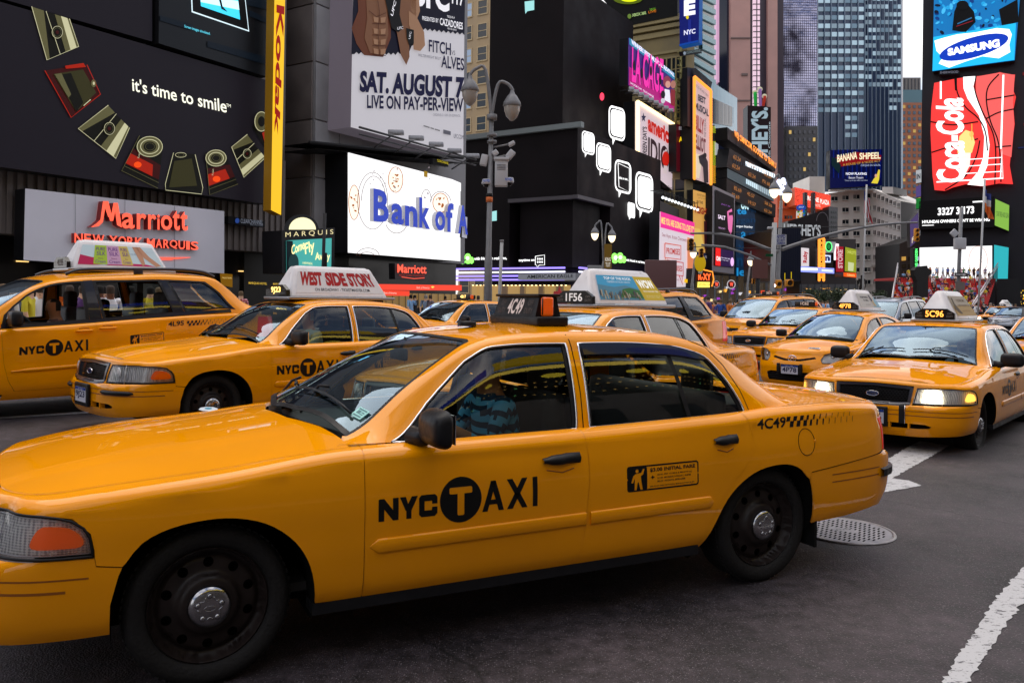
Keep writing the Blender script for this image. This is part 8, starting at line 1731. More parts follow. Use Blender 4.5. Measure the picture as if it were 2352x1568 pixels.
def small_sign(car,num,kind,x=-1.75,z=1.49,w_=.27,h=.125,amber=True):
 t=empty('roof_sign'); t.parent=car; t.location=(x,0,z); m=MB(); m.bbox((0,0,.012),(.14,w_*2+.12,.024),BLK,.006); m.bbox((-.01,0,.075),(.08,w_*2,.115),mat('black number box'),.015); m.build('case',t)
 d=MB(); g=lambda u,v:Vector((.032,-w_+2*w_*u,.025+h*.9*v)); put_text(d,num,g,.30,.18,.70,.85,lit_txt(kind),.02)
 for a in (.06,.78): put_text(d,'OFF',g,a+.02,.5,a+.14,.78,flat('#6a5a50',.1)); put_text(d,'DUTY',g,a,.14,a+.16,.42,flat('#6a5a50',.1))
 d.build('number',t)
 if amber: m=MB(); m.bbox((0,w_+.03,.075),(.07,.05,.10),AMB,.012); m.build('amber_lamp',t)
 return t
small_sign(c4,'4B17','lit'); small_sign(c6,'1C62','soft')
t=empty('roof_sign'); t.parent=hero; t.location=(-1.93,0,1.488)
m=MB(); m.bbox((-.02,.01,.022),(.21,.66,.055),BLK,.012); m.build('base',t)
bx=mat('black roof sign case',(.010,.008,.009),.45,noise=.2,nscale=20)
m=MB(); vs=[]
for z,xf,xb,w_ in ((.045,.072,-.10,.285),(.168,.035,-.08,.27)):
 for a,b in ((xf,-w_),(xf,w_),(xb,w_),(xb,-w_)): vs.append((a,b,z))
m.add(vs,[(0,1,5,4),(1,2,6,5),(2,3,7,6),(3,0,4,7),(4,5,6,7)],bx); m.bbox((-.02,0,.175),(.15,.59,.016),bx,.005); m.build('case',t)
d=MB(); g=lambda u,v:Vector((.078-.040*v,-.275+.545*u,.050+.114*v));
for a,b in ((.30,.70),(.02,.28),(.72,.90)): m=MB();
put_text(d,'4C49',lay(lambda u,v:g(u,v)+Vector((.002,0,0)),0),.33,.08,.70,.92,flat('#d0c0bc',.42),.025);
for a in (.10,.77): put_text(d,'OFF',g,a+.02,.56,a+.14,.84,flat('#6a5c56',.10)); put_text(d,'DUTY',g,a-.01,.14,a+.17,.42,flat('#6a5c56',.10))
for a in (.31,.73): d.poly([g(a,0)+Vector((.001,0,0)),g(a+.008,0)+Vector((.001,0,0)),g(a+.008,1)+Vector((.001,0,0)),g(a,1)+Vector((.001,0,0))],flat('#201a18'))
d.build('number',t)
m=MB(); m.bbox((.0,.300,.108),(.075,.03,.112),AMB,.012); m.tube([(.04,.316,.06),(.04,.316,.16)],.004,BLK,5); m.build('amber_lamp',t)
decals(hero,'4C49')
m=MB(); m.lathe([(.055,.0),(.055,.022),(.050,.028),(.001,.030)],BLK,28,Matrix.Translation((-1.49,.13,1.478))); m.build('antenna_puck',hero)
Mh=Matrix.Translation(hero.location)@Matrix.Rotation(hero.rotation_euler.z,4,'Z')
def pix_on(Sf,us,vs,Mw,pts):
 G_=[];
 for u in us:
  for v in vs:
   p=Sf(u,v); w_=Mw@p-Vector((0,0,CAMH)); a=w_.x/w_.y*F; b=-w_.z/w_.y*F; c,s_=math.cos(ROLL),math.sin(ROLL); G_.append((1176+a*c-b*s_,690+b*c+a*s_,u,v))
 A_=np.array(G_); out=[]
 for x,y in pts: i=int(np.argmin((A_[:,0]-x)**2+(A_[:,1]-y)**2)); out.append((A_[i,2],A_[i,3]))
 return out
kz=lambda x,y:(574.2+x*.24414,717.8+y*.24414)
TEALP=mat('pale teal sticker',(.30,.62,.58),.5,emit=.10,ecol=(.5,1,.95)); STK=mat('grey teal print',(.08,.22,.24),.5)
for P in ([(1045,895),(1150,955),(1050,1035),(950,970)],[(1165,965),(1250,1000),(1150,1090),(1075,1050)]):
 uv=pix_on(GH.S,np.linspace(-.62,-1.25,150),np.linspace(1.1,2.6,220),Mh,[kz(*p) for p in P])
 def ws(u,v,o=.003):
  a=tuple((uv[0][i]*(1-u)+uv[1][i]*u)*(1-v)+(uv[3][i]*(1-u)+uv[2][i]*u)*v for i in (0,1)); p=GH.S(*a); return p+Vector((.5,0,.86))*(o+.004)
 m=MB(); m.poly([ws(0,0),ws(1,0),ws(1,1),ws(0,1)],TEALP)
 for (a,b,c,d_) in ((.12,.10,.88,.22),(.2,.3,.5,.6),(.6,.35,.85,.45),(.55,.55,.85,.62),(.12,.75,.88,.88)): m.poly([ws(a,b,.005),ws(c,b,.005),ws(c,d_,.005),ws(a,d_,.005)],STK)
 m.build('windscreen_sticker',hero)
m=MB(); z0=CVB.G(-.13,-.42)+.011;
M2=Matrix.Translation((-.13,-.42,z0)); m.lathe([(.001,.004),(.085,.004),(.095,.001)],flat('#c8d0d8'),8,M2@Matrix.Diagonal((.55,1,1,1))); m.lathe([(.001,.0055),(.04,.0055)],flat('#4a90a8'),10,M2@Matrix.Diagonal((.5,1,1,1))); m.build('hood_medallion',hero)
# ---- the lit cab at right ----
l5=tag(pose(lit,4.747,10.05,-.075,48.4),'yellow sedan taxi 5C96 with glowing headlamps facing the viewer at the right','taxi',G1); prune(l5,('bumper_guard',)); decals(l5,'5C96'); topper(l5,-1.62,1.478,'5C96','orange',ad_cream,L_=1.25); plate(l5,'5C96',1.005,.455,.02)
m=MB(); vs=[CVB.S(CVB.uy(.30),z)+Vector((.008,0,0)) for z in (.395,.45,.5,.55,.585,.605)]; vb=[CVB.S(CVB.uy(.36),z)+Vector((.008,0,0)) for z in (.395,.45,.5,.55,.585,.605)]
m.add(vs+vb,[(i,i+1,i+7,i+6) for i in range(5)],BLK); m.tube([v+Vector((.003,.002,0)) for v in vb],.006,CHR,6); m.build('bumper_strap',l5)
small=('4C49',)
l7=copy_tree(lit); prune(l7,('roof_sign','door_lettering','fare_notice','medallion_number','number_plate','bumper_strap'))
tag(pose(l7,31.2,53.0,.14,44),'small distant yellow taxi with a pale roof advert, behind the silver convertible','taxi',G1); topper(l7,-1.62,1.478,'7K20','white',ad_drink)
l8=clone(l7,9.55,14.7,0,46,'yellow taxi cut off by the right edge of the picture, behind the lit 5C96 cab')
l9=clone(l7,36.0,57.5,.14,44,'small distant yellow taxi at the far right edge, right of the other distant cab')
# ---- minivans ----
v1=pose(make_hatch(VAN),-6.94,9.96,.15,46); tag(v1,'yellow minivan taxi 4L95 with open windows and a roof rack at the left edge','taxi',G1)
W=lambda x,z,o=.0018: VANB.S(VANB.ux(x),z)+Vector((0,o,0))
m=MB(); nyc_taxi(m,lambda u,v:W(-.585-u,v+.055*u),0,.762,.80); m.build('door_lettering',v1)
m=MB(); fare_panel(m,lambda u,v:W(-1.86-u,v+.09*u),0,.838,.44,.968); m.build('fare_notice',v1)
m=MB(); put_text(m,'4L95',lambda u,v:W(-2.37-u-(v-1.15)*.1,v+.07*u,.006),0,1.075,.215,1.140,DEC,.02); checkers(m,lambda x,z:W(x,z+.06*(-2.6-x),.006),-2.62,1.078,1.0,11); m.build('medallion_number',v1)
v2=copy_tree(v1); v3=copy_tree(v1)
for v in (v2,v3): prune(v,('door_lettering','fare_notice'))
prune(v3,('medallion_number',))
tag(pose(v2,1.19,15.2,.05,45.5),'yellow minivan taxi seen from its rear side behind the Top of the Rock advert','taxi',G1); tag(pose(v3,7.19,25.5,.09,40.6),'yellow minivan taxi 3E76 facing the viewer, farthest back of the front row','taxi',G1)
topper(v1,-1.36,1.80,'4L95','dim',ad_silk); small_sign(v3,'3E76','soft',-1.5,1.80)
for v in (v1,v2,v3):
 for i,nm in enumerate(('a','b')): pass
for dl in (VAN['win_mid'],VAN['win_rear'],VAN['win_front']):
 pass
qv=lambda P:[(x,VANG.qz(x,z)) for x,z in P]
for v in (v2,v3):
 for w_ in (VAN['win_front'],VAN['win_mid']):
  a,b=panel([qv(w_)],.08,VANG.S,GLS,off=-.012,flange=0,mirror=True); a.build('side_window',v); b.build('side_window',v)
a=panel([qv([(-1.565,1.178),(-1.535,1.36),(-2.45,1.41),(-2.50,1.255)])],.08,VANG.S,GLS,off=-.012,flange=0).build('side_window',v1)
PIL=mat('dark pillar cover',(.010,.010,.018),.3,coat=.4)
for v in (v1,v2,v3):
 for P in ([(-1.40,1.16),(-1.372,1.665),(-1.475,1.675),(-1.55,1.17)],[(-2.49,1.25),(-2.345,1.705),(-2.415,1.705),(-2.625,1.255)]):
  a,b=panel([resample(qv(P),.1)],.06,VANG.S,PIL,off=.004,flange=.006,mirror=True); a.build('pillar_cover',v); b.build('pillar_cover',v)
 for sg in (1,-1):
  P=[(-.42,1.10),(-.9,1.115),(-1.385,1.148),(-2.0,1.195),(-2.6,1.243),(-3.3,1.285)]; pts=[];
  for x,z in resample(P,.15,False): p=VANG.S(x,VANG.qz(x,z)); pts.append(Vector((p.x,sg*p.y,p.z)))
  m=MB(); strip_along(m,pts,[Vector((0,sg,.3)).normalized()]*len(pts),.05,PIL,.005); m.build('belt_trim',v)
SLV=mat('silver car paint',(.32,.34,.38),.3,metal=.6,coat=.8); VAN2=dict(VAN); VAN2.update(name='silver_van',paint=SLV,open_windows=())
v4=make_hatch(VAN2); tag(pose(v4,12.0,27.5,.08,45),'silver blue people carrier whose rear side shows right of the hatchback cab roof','car')
# ---- hatchback cab ----
p1=pose(make_hatch(PR),5.55,15.0,.01,45.5); tag(p1,'yellow hatchback taxi 4P78 with 380 on its bonnet and a pale roof advert','taxi',G1); topper(p1,-1.38,1.478,'4P78','orange',ad_drink,L_=1.15); plate(p1,'4P78',.975,.475,.0)
m=MB();
for sg in (1,-1): m.bbox((.99,sg*.205,.48),(.05,.055,.20),BLK,.015)
m.build('bumper_guard',p1)
m=MB(); g=lambda u,v:Vector((.70-.06*v,.18+.22*u,PRB.G(.70-.06*v,.29)+.006)); m.poly([g(0,0),g(1,0),g(1,1),g(0,1)],flat('#e0e0dc')); put_text(m,'380',lambda u,v:g(.08+.84*u,.15+.7*v)+Vector((0,0,.002)),0,0,1,1,flat('#2a6a90'),.03); m.build('hood_number',p1)
# ---- silver convertible ----
CV2=dict(PR); CV2.update(name='convertible_car',paint=SLV); p2=make_hatch(CV2); tag(pose(p2,27.2,45.0,.14,44),'silver two door car with a black soft top at the far right behind the taxis','car')
for o in [q for q in bpy.data.objects if q.parent==p2 and q.name.split('.')[0]=='roof']:
 o.data.materials[0]=BLK

prune(plain,tuple({q.name.split('.')[0] for q in bpy.data.objects if q.parent==plain})); bpy.data.objects.remove(plain)
# ================= poles, signals, flags, statues, steps =================
GRY=mat('grey pole paint',(.20,.20,.21),.5,noise=.15,nscale=5); GLB=glow('warm lamp globe',(1,.78,.48),2.0); DGL=mat('unlit lamp glass',(.38,.34,.30),.25,coat=.4)
SY=mat('signal yellow',(.75,.30,.01),.45)
def pt(px,py,Y): return at_depth(px,py,Y)
def lampost(name,label,x,Y,topy,pole_r,lamps,lit,group=None,extra=None,base_y=None):
 b=pt(x,0,Y); base=Vector((b.x,b.y,.15)); r=empty(name,base,label=label,cat='street lamp');
 if group: r['group']=group
 top=pt(x,topy,Y); m=MB(); m.tube([base,Vector((base.x,base.y,3)),Vector((base.x,base.y,3.1)),top],[pole_r*1.5,pole_r*1.35,pole_r,pole_r*.75],GRY,12); rel(m,r,'pole')
 for (lx,ly,sc_) in lamps:
  c=pt(lx,ly,Y); s=sc_; h=c.z+s*.75; dx=c.x-top.x
  m=MB(); P=[(top.x,top.y,top.z-abs(dx)*1.0),(top.x+dx*.02,top.y,top.z),(top.x+dx*.30,top.y,h+s*.55),(top.x+dx*.72,top.y,h+s*.62),(c.x,c.y,h+s*.25),(c.x,c.y,h-.05)]
  m.tube(smoothpoly(P,4,False),s*.10,GRY,8); rel(m,r,'arm')
  m=MB(); T=Matrix.Translation(c); m.lathe([(s*.10,s*.95),(s*.16,s*.75),(s*.30,s*.60),(s*.50,s*.25),(s*.55,s*.02),(s*.50,-.02*s)],GRY,16,T); rel(m,r,'lamp_hood')
  m=MB(); m.lathe([(s*.48,0),(s*.46,-s*.30),(s*.34,-s*.62),(s*.14,-s*.84),(.001,-s*.90)],GLB if lit else DGL,16,T); rel(m,r,'globe')
 return r
Y1=27.0
r=lampost('street_lamp','tall grey twin globe street lamp with cameras on its pole, unlit, centre of the picture',1129,Y1,262,.095,[(k2(888,470)[0],k2(0,478)[1],.55),(k2(1108,560)[0],k2(0,556)[1],.55)],False)
for y0,y1,rr_ in ((600,628,.17),(700,715,.17),(735,748,.16)):
 m=MB(); a,b=pt(k2(1003,0)[0],k2(0,y0)[1],Y1),pt(k2(1003,0)[0],k2(0,y1)[1],Y1); m.tube([a,b],rr_,GRY,14); rel(m,r,'collar')
m=MB(); a,b=pt(1124,k2(0,1012)[1],Y1),pt(1124,k2(0,1030)[1],Y1); m.tube([a,b],.112,BLK,12); m.tube([b,pt(1124,k2(0,1056)[1],Y1)],.112,mat('orange band',(.7,.16,.03),.6),12); rel(m,r,'pole_band')
for (x,y,w_,h,an) in ((1106,752,34,20,.5),(1100,808,46,34,.9),(962,838,36,58,-.2),(1020,800,30,26,.7)):
 c=pt(*k2(x,y),Y1); m=MB(); sc_=Y1/F*.4395; M=Matrix.Translation(c)@Matrix.Rotation(-an,4,'Y'); m.bbox((0,0,0),(w_*sc_,.22,h*sc_),mat('white camera housing',(.5,.5,.52),.4),.03,M); m.tube([c,pt(1127,k2(0,y+20)[1],Y1)],.03,GRY,6); rel(m,r,'camera')
c=pt(*k2(1052,900),Y1); m=MB(); m.bbox(tuple(c),(.42,.30,.95),mat('white camera housing'),.03); m.bbox((c.x,c.y-.02,c.z+.42),(.5,.36,.10),mat('white camera housing'),.02);
for k in range(4): m.box((c.x,c.y-.16,c.z+.22-.05*k),(.28,.01,.015),flat('#606068'))
rel(m,r,'equipment_box')
for x,y in ((975,958),(1092,950)):
 c=pt(*k2(x,y),Y1); m=MB(); m.lathe([(.001,.14),(.14,.13),(.17,.0),(.15,-.04)],mat('white camera housing'),16,Matrix.Translation(c)); m.sphere((c.x,c.y,c.z-.04),.11,mat('smoked dome',(.01,.01,.012),.1),12,8); put_text(m,'NYPD',lambda u,v:Vector((c.x-.12+.24*u,c.y-.18,c.z+.02+.08*v)),0,0,1,1,flat('#2050c0',.2),.02); rel(m,r,'dome_camera')
m=MB(); m.tube([pt(*k2(805,858),Y1),pt(*k2(945,852),Y1)],.012,BLK,5); rel(m,r,'cable')
r=empty('metal_post',(pt(1152,0,26).x,26,.15),label='plain pale metal post right of the tall street lamp',cat='post'); rel(MB().tube([(pt(1152,0,26).x,26,.15),pt(1152.5,556,26)],.055,mat('pale pole',(.42,.42,.42),.5),10),r,'pole'); rel(MB().tube([pt(1152.5,556,26),pt(1152.5,551,26)],.065,GRY,8),r,'cap')
r=empty('metal_post',(pt(746,0,24).x,24,.15),label='dark post in front of the teal theatre poster',cat='post'); rel(MB().tube([(pt(746,0,24).x,24,.15),pt(746,490,24)],.05,BLK,8),r,'pole'); rel(MB().bbox(tuple(pt(747,600,24)),(.1,.1,.5),BLK,.02),r,'box')
r=lampost('street_lamp','twin lamp post with a king tut banner, its right lamp lit orange',1386,66,600,.10,[(k2(1541,0)[0],k2(0,1220)[1],.62),(k2(1630,0)[0],k2(0,1232)[1],.62)],True)
m=MB(); q=[pt(*k2(*p),65.6) for p in ((1590,1275),(1630,1275),(1628,1405),(1590,1405))]; m.add(q+[p+Vector((0,.05,0)) for p in q],[(0,1,2,3),(7,6,5,4)],flat('#8a6a28',.12)); put_text(m,'KING',lambda u,v:q[3]+(q[2]-q[3])*(.1+.8*u)+(q[0]-q[3])*(.30+.16*v)+Vector((0,-.05,0)),0,0,1,1,flat('#e8e0d0',.4),.03); put_text(m,'TUT',lambda u,v:q[3]+(q[2]-q[3])*(.15+.7*u)+(q[0]-q[3])*(.08+.17*v)+Vector((0,-.05,0)),0,0,1,1,flat('#e8e0d0',.4),.03); rel(m,r,'banner')
r=lampost('street_lamp','slim lamp post with a yellow mask banner beside the neon marquee',k6(390,0)[0],60,k6(0,745)[1],.09,[(k6(370,0)[0],k6(0,768)[1],.5)],True)
m=MB(); q=[pt(*k6(*p),59.6) for p in ((402,820),(455,822),(455,960),(402,958))]; m.add(q+[p+Vector((0,.05,0)) for p in q],[(0,1,2,3),(7,6,5,4)],flat('#3a3420',.08)); c=pt(*k6(428,860),59.4); m.sphere(c,(.42,.05,.62),flat('#d8b018',.35),14,10); put_text(m,'KING',lambda u,v:q[3]+(q[2]-q[3])*(.1+.8*u)+(q[0]-q[3])*(.22+.13*v)+Vector((0,-.05,0)),0,0,1,1,flat('#d8d0c0',.4),.03); put_text(m,'TUT',lambda u,v:q[3]+(q[2]-q[3])*(.15+.7*u)+(q[0]-q[3])*(.05+.13*v)+Vector((0,-.05,0)),0,0,1,1,flat('#d8d0c0',.4),.03); rel(m,r,'banner')
lampost('street_lamp','small lit lamp post left of the brown sign back',k6(862,0)[0],70,k6(0,820)[1],.09,[(k6(860,0)[0],k6(0,838)[1],.55)],True)
Y2=46
r=lampost('street_lamp','tall twin lamp with both globes lit, carrying the long traffic signal arms',k6(1122,0)[0],Y2,k6(0,330)[1],.12,[(k6(1064,0)[0],k6(0,232)[1],.56),(k6(1170,0)[0],k6(0,268)[1],.56)],True)
for i in range(10): rr=random.Random(i); c=pt(*k6(1118+rr.uniform(-22,30),150+i*13),Y2); rel(MB().sphere(c,.10+.05*rr.random(),glow('pale blue spark',(.7,.75,1),1.8),6,4),r,'finial_light')
def arm(r,pts,w0,w1): P=smoothpoly([tuple(pt(*k6(*p),Y2)) for p in pts],5,False); rel(MB().tube(P,[w0+(w1-w0)*i/(len(P)-1) for i in range(len(P))],GRY,8),r,'signal_arm')
arm(r,[(1125,745),(1250,700),(1500,625),(1800,560),(2050,525),(2290,512)],.11,.05); arm(r,[(1110,770),(1000,735),(820,665),(600,612),(345,606)],.11,.05)
rel(MB().box(tuple(pt(*k6(1120,660),Y2-.3)),(.60,.05,.58),flat('#c8c8cc',.10)),r,'police_sign')
m=MB();
for t_,y0,y1 in (('NYPD',618,650),('SECURITY',655,678),('CAMERA',680,700)): put_text(m,t_,lambda u,v:pt(k6(1082+76*u,0)[0],k6(0,y1+(y0-y1)*v)[1],Y2-.36),0,0,1,1,flat('#283890',.1),.02)
rel(m,r,'police_lettering')
r=empty('signal_pole',(pt(k6(1068,0)[0],0,Y2-1).x,Y2-1,.15),label='pale grey signal pole left of the tall twin lamp',cat='pole'); rel(MB().tube([(pt(k6(1066,0)[0],0,Y2-1).x,Y2-1,.15),pt(*k6(1066,515),Y2-1)],.13,mat('pale pole'),10),r,'pole'); rel(MB().tube([pt(*k6(440,705),Y2-1),pt(*k6(640,722),Y2-1),pt(*k6(850,790),Y2-1),pt(*k6(1060,888),Y2-1)],.06,GRY,7),r,'signal_arm')
c=pt(*k6(1030,560),Y2-1); rel(MB().bbox(tuple(c),(.32,.2,.13),mat('white camera housing'),.03),r,'camera'); m=MB(); m.box(tuple(pt(*k6(1020,793),Y2-1.2)),(.40,.04,.15),flat('#0a5030',.1)); rel(m,r,'street_sign')
for a,b in (((345,606),(1075,590)),((345,720),(1110,740)),((1075,560),(1840,545))): rel(MB().tube([pt(*k6(*a),Y2-.5),pt(*k6(*b),Y2-.5)],.018,BLK,4),r,'cable')
def signal(x,y,w_,h,Y,label,n=3,lit=None,face=1):
 c=pt(x,y,Y); s=Y/F; o=empty('traffic_signal',c,label=label,cat='traffic light'); W_,H_=w_*s,h*s; m=MB(); m.bbox(tuple(c),(W_,W_*.8,H_),SY,W_*.12); rel(m,o,'housing')
 for k in range(n):
  z=c.z+H_/2-H_*(k+.5)/n; m=MB(); m.lathe([(W_*.42,-W_*.75),(W_*.42,-W_*.38),(W_*.36,-W_*.38)],SY,12,Matrix.Translation((c.x,c.y,z)),axis='y',a0=-.3,a1=math.pi+.3); m.lathe([(W_*.36,-W_*.42),(.001,-W_*.44)],glow('signal lens lit',(1,.9,.95),4) if k==lit else mat('dark lens',(.03,.015,.01),.2),12,Matrix.Translation((c.x,c.y,z)),axis='y'); rel(m,o,'lamp')
 return o
signal(*k6(345,705),14,26,Y2,'yellow traffic signal hanging at the end of the longer left arm'); signal(*k6(436,775),10,20,Y2,'smaller yellow traffic signal at the end of the lower left arm'); signal(*k6(2278,620),10,30,Y2,'yellow traffic signal at the end of the long right arm')
signal(*k6(1060,1052),9,12,Y2-1,'pedestrian signal with a bright white lamp on the pale pole',1,0); signal(*k6(1098,1040),13,20,Y2-1,'yellow box signal facing sideways, left of the twin lamp foot',1); signal(*k6(1188,1030),17,16,Y2,'wide yellow box signal right of the twin lamp foot',1); signal(*k6(883,1015),7,12,Y2,'tiny yellow signal left of the brown sign pole')
r=empty('road_sign',(pt(k6(935,0)[0],0,30).x,30,.15),label='brown back of a square sign on a dark post',cat='sign'); c=pt(*k6(940,910),30); rel(MB().box(tuple(c),(130*.26856*30/F,.05,160*.26856*30/F),mat('brown sign back',(.12,.05,.05),.6)),r,'panel'); rel(MB().tube([(pt(k6(935,0)[0],0,30).x,30.06,.15),pt(*k6(935,830),30.06)],.07,BLK,8),r,'post')
for x0,x1,y0,y1,lab in ((1362,1382,0,0,''),): pass
r=empty('utility_cabinet',(pt(1368,0,45).x,45,.15),label='grey cabinet top left of the gold banner lamp post',cat='cabinet'); rel(MB().bbox(tuple(pt(k2(1538,0)[0],k2(0,1412)[1],60)),(1.0,.4,.7),mat('grey cabinet',(.2,.2,.2),.6),.05),r,'cabinet_box')
rel(MB().bbox(tuple(pt(k6(90,0)[0],k6(0,1010)[1],52)),(2.0,.3,2.6),mat('brown sign back'),.05),tag(empty('road_sign',pt(k6(90,0)[0],690,52),label='brown back of a wide sign at the corner of the black building',cat='sign')),'panel')
c=pt(k2(1355,0)[0],690,48); r=empty('red_parasol',(c.x,c.y,.15),label='closed dark red parasol standing at the cafe corner',cat='parasol'); z=pt(0,k2(0,1460)[1],48).z; rel(MB().tube([(c.x,c.y,.15),(c.x,c.y,.9)],.03,BLK,6),r,'pole'); m=MB(); m.lathe([(.62,.75),(.52,1.2),(.35,2.2),(.10,z-.3),(.02,z)],mat('red canvas',(.35,.01,.015),.8),9,Matrix.Translation((c.x,c.y,0))); rel(m,r,'canopy')
def flag(name,label,px,ptop,pbot,Y,quad,cols,kind):
 a=pt(px,0,Y); r=empty(name,(pt(pbot[0],0,Y).x,Y,.15),label=label,cat='flag'); rel(MB().tube([(pt(pbot[0],0,Y).x,Y,.15),pt(*ptop,Y)],.075,mat('white pole',(.5,.5,.5),.4),8),r,'pole')
 N_=16;M_=10; m=MB(); vs=[]
 for i in range(N_+1):
  for j in range(M_+1):
   u,v=i/N_,j/M_; x=(quad[0][0]*(1-u)+quad[1][0]*u)*(1-v)+(quad[3][0]*(1-u)+quad[2][0]*u)*v; y=(quad[0][1]*(1-u)+quad[1][1]*u)*(1-v)+(quad[3][1]*(1-u)+quad[2][1]*u)*v
   p=pt(x+math.sin(u*9+v*4)*.5,y,Y); p.y+=.35*math.sin(u*14+v*3)*u+.3; vs.append(p)
 for i in range(N_):
  for j in range(M_):
   u,v=(i+.5)/N_,(j+.5)/M_; m.add([vs[i*(M_+1)+j],vs[(i+1)*(M_+1)+j],vs[(i+1)*(M_+1)+j+1],vs[i*(M_+1)+j+1]],[(0,1,2,3)],kind(u,v,i,j),True)
 rel(m,r,'flag_cloth'); return r
rf,wf,bf=mat('flag red',(.45,.02,.03),.8),mat('flag white',(.6,.6,.62),.8),mat('flag blue',(.03,.05,.25),.8); of=mat('flag orange',(.75,.16,.02),.8)
flag('national_flag','striped national flag hanging on a white pole before the cream offices',1990,k6(1853,190),k6(1843,1090),70,[k6(*p) for p in ((1845,235),(1890,330),(1905,525),(1840,420))],None,lambda u,v,i,j: bf if (u<.45 and v<.4) else (rf if i%2 else wf))
flag('city_flag','blue white and orange city flag drooping on a white pole before the digits screen',2260,k7(425,900),k7(408,1490),62,[k7(*p) for p in ((430,935),(465,985),(470,1100),(440,1060))],None,lambda u,v,i,j: bf if v<.35 else (wf if v<.62 else of))
r=empty('sign_pole',(pt(2207,0,55).x,55,.15),label='dark pole with police camera boxes and a one way sign before the red steps',cat='pole'); rel(MB().tube([(pt(2206,0,55).x,55,.15),pt(*k7(308,1040),55)],.12,GRY,8),r,'pole')
m=MB(); c=pt(*k7(300,1222),54.8); m.bbox(tuple(c),(.74,.3,.76),mat('white camera housing'),.05); rel(m,r,'camera_box'); c=pt(*k7(272,1170),54.8); m=MB(); m.bbox((0,0,0),(.45,.1,.45),mat('white camera housing'),.03,Matrix.Translation(c)@Matrix.Rotation(rad(45),4,'Y')); rel(m,r,'diamond_panel')
c=pt(*kE(1498,333),54.6); m=MB(); m.box(tuple(c),(.84,.04,.25),BLK); m.poly([Vector((c.x-.36,c.y-.03,c.z-.05)),Vector((c.x+.15,c.y-.03,c.z-.05)),Vector((c.x+.15,c.y-.03,c.z+.05)),Vector((c.x-.36,c.y-.03,c.z+.05))],wf); m.poly([Vector((c.x+.14,c.y-.031,c.z-.10)),Vector((c.x+.37,c.y-.031,c.z)),Vector((c.x+.14,c.y-.031,c.z+.10))],wf); put_text(m,'ONE WAY',lambda u,v:Vector((c.x-.32+.44*u,c.y-.033,c.z-.03+.06*v)),0,0,1,1,BLK,.02); rel(m,r,'one_way_sign'); c=pt(*kE(1488,485),54.6); rel(MB().box(tuple(c),(.62,.04,.55),mat('brown grey back',(.16,.14,.13),.6)),r,'sign_back')
c0=pt(2165,690,108); STP=mat('red glass steps',(.38,.010,.008),.5,emit=.05,ecol=(1,.02,.01)); ST=empty('red_steps',(c0.x,c0.y,.15),label='broad bleacher of glowing red steps under the white screen',cat='steps')
NS=16; SW=lambda k:(11.6+2.2*k/NS,)  # widths
DXs=[]
for k in range(NS):
 z=.15+(k+1)*.35; Yk=108+k*.95; xl=pt(2052+10*k/NS,690,Yk).x; xr=pt(2262+26*k/NS,690,Yk).x; DXs.append((xl,xr,Yk,z)); m=MB(); m.box(((xl+xr)/2,Yk+.5+(NS-k)*.0,z-.17),(xr-xl,1.0,.34),STP); rel(m,ST,'step')
m=MB(); m.box(((xl+xr)/2,Yk+4.5,z-.17),(xr-xl,7,.34),STP); rel(m,ST,'top_landing'); m=MB(); m.box(((DXs[0][0]+DXs[0][1])/2,116,1.2),(13,12,2.0),BLK);
for px0,px1 in ((2046,2062),(2232,2292)):
 a=pt(px0,694,107.5);b=pt(px1,612,123);
 for i in range(2): rel(MB().tube([(a.x,a.y,1.2+.5*i),(b.x,b.y,b.z+.5*i)],.09,mat('pale rail',(.5,.48,.5),.3,metal=.5),6),ST,'handrail')
 m=MB(); m.add([(a.x,a.y,.15),(b.x,b.y,.15),(b.x,b.y,b.z),(a.x,a.y,1.1)],[(0,1,2,3)],glassmat('stair glass',(.75,.62,.62),1.2)); rel(m,ST,'glass_side')
r=empty('cross_monument',(pt(2118,690,92).x,92,.15),label='dark stone cross monument with a standing figure before the steps',cat='monument'); m=MB(); P=[kE(*p) for p in ((905,640),(910,420),(875,340),(870,270),(910,225),(1045,210),(1050,240),(1105,275),(1105,320),(1060,350),(1055,640))]; STN=mat('dark bronze stone',(.018,.016,.015),.6,noise=.3,nscale=2)
F_=[pt(*p,92) for p in P]; n=len(F_); m.add(F_+[p+Vector((0,1.0,0)) for p in F_],[tuple(range(n)),tuple(range(2*n-1,n-1,-1))]+[(i,i+n,(i+1)%n+n,(i+1)%n) for i in range(n)],STN); rel(m,r,'cross'); m=MB(); m.box((pt(2118,0,92).x,92,.8),(4.2,2.4,1.7),STN); rel(m,r,'plinth')
LEAF=[mat('leaf dark',(.018,.035,.012),.7),mat('leaf mid',(.035,.06,.02),.7)]
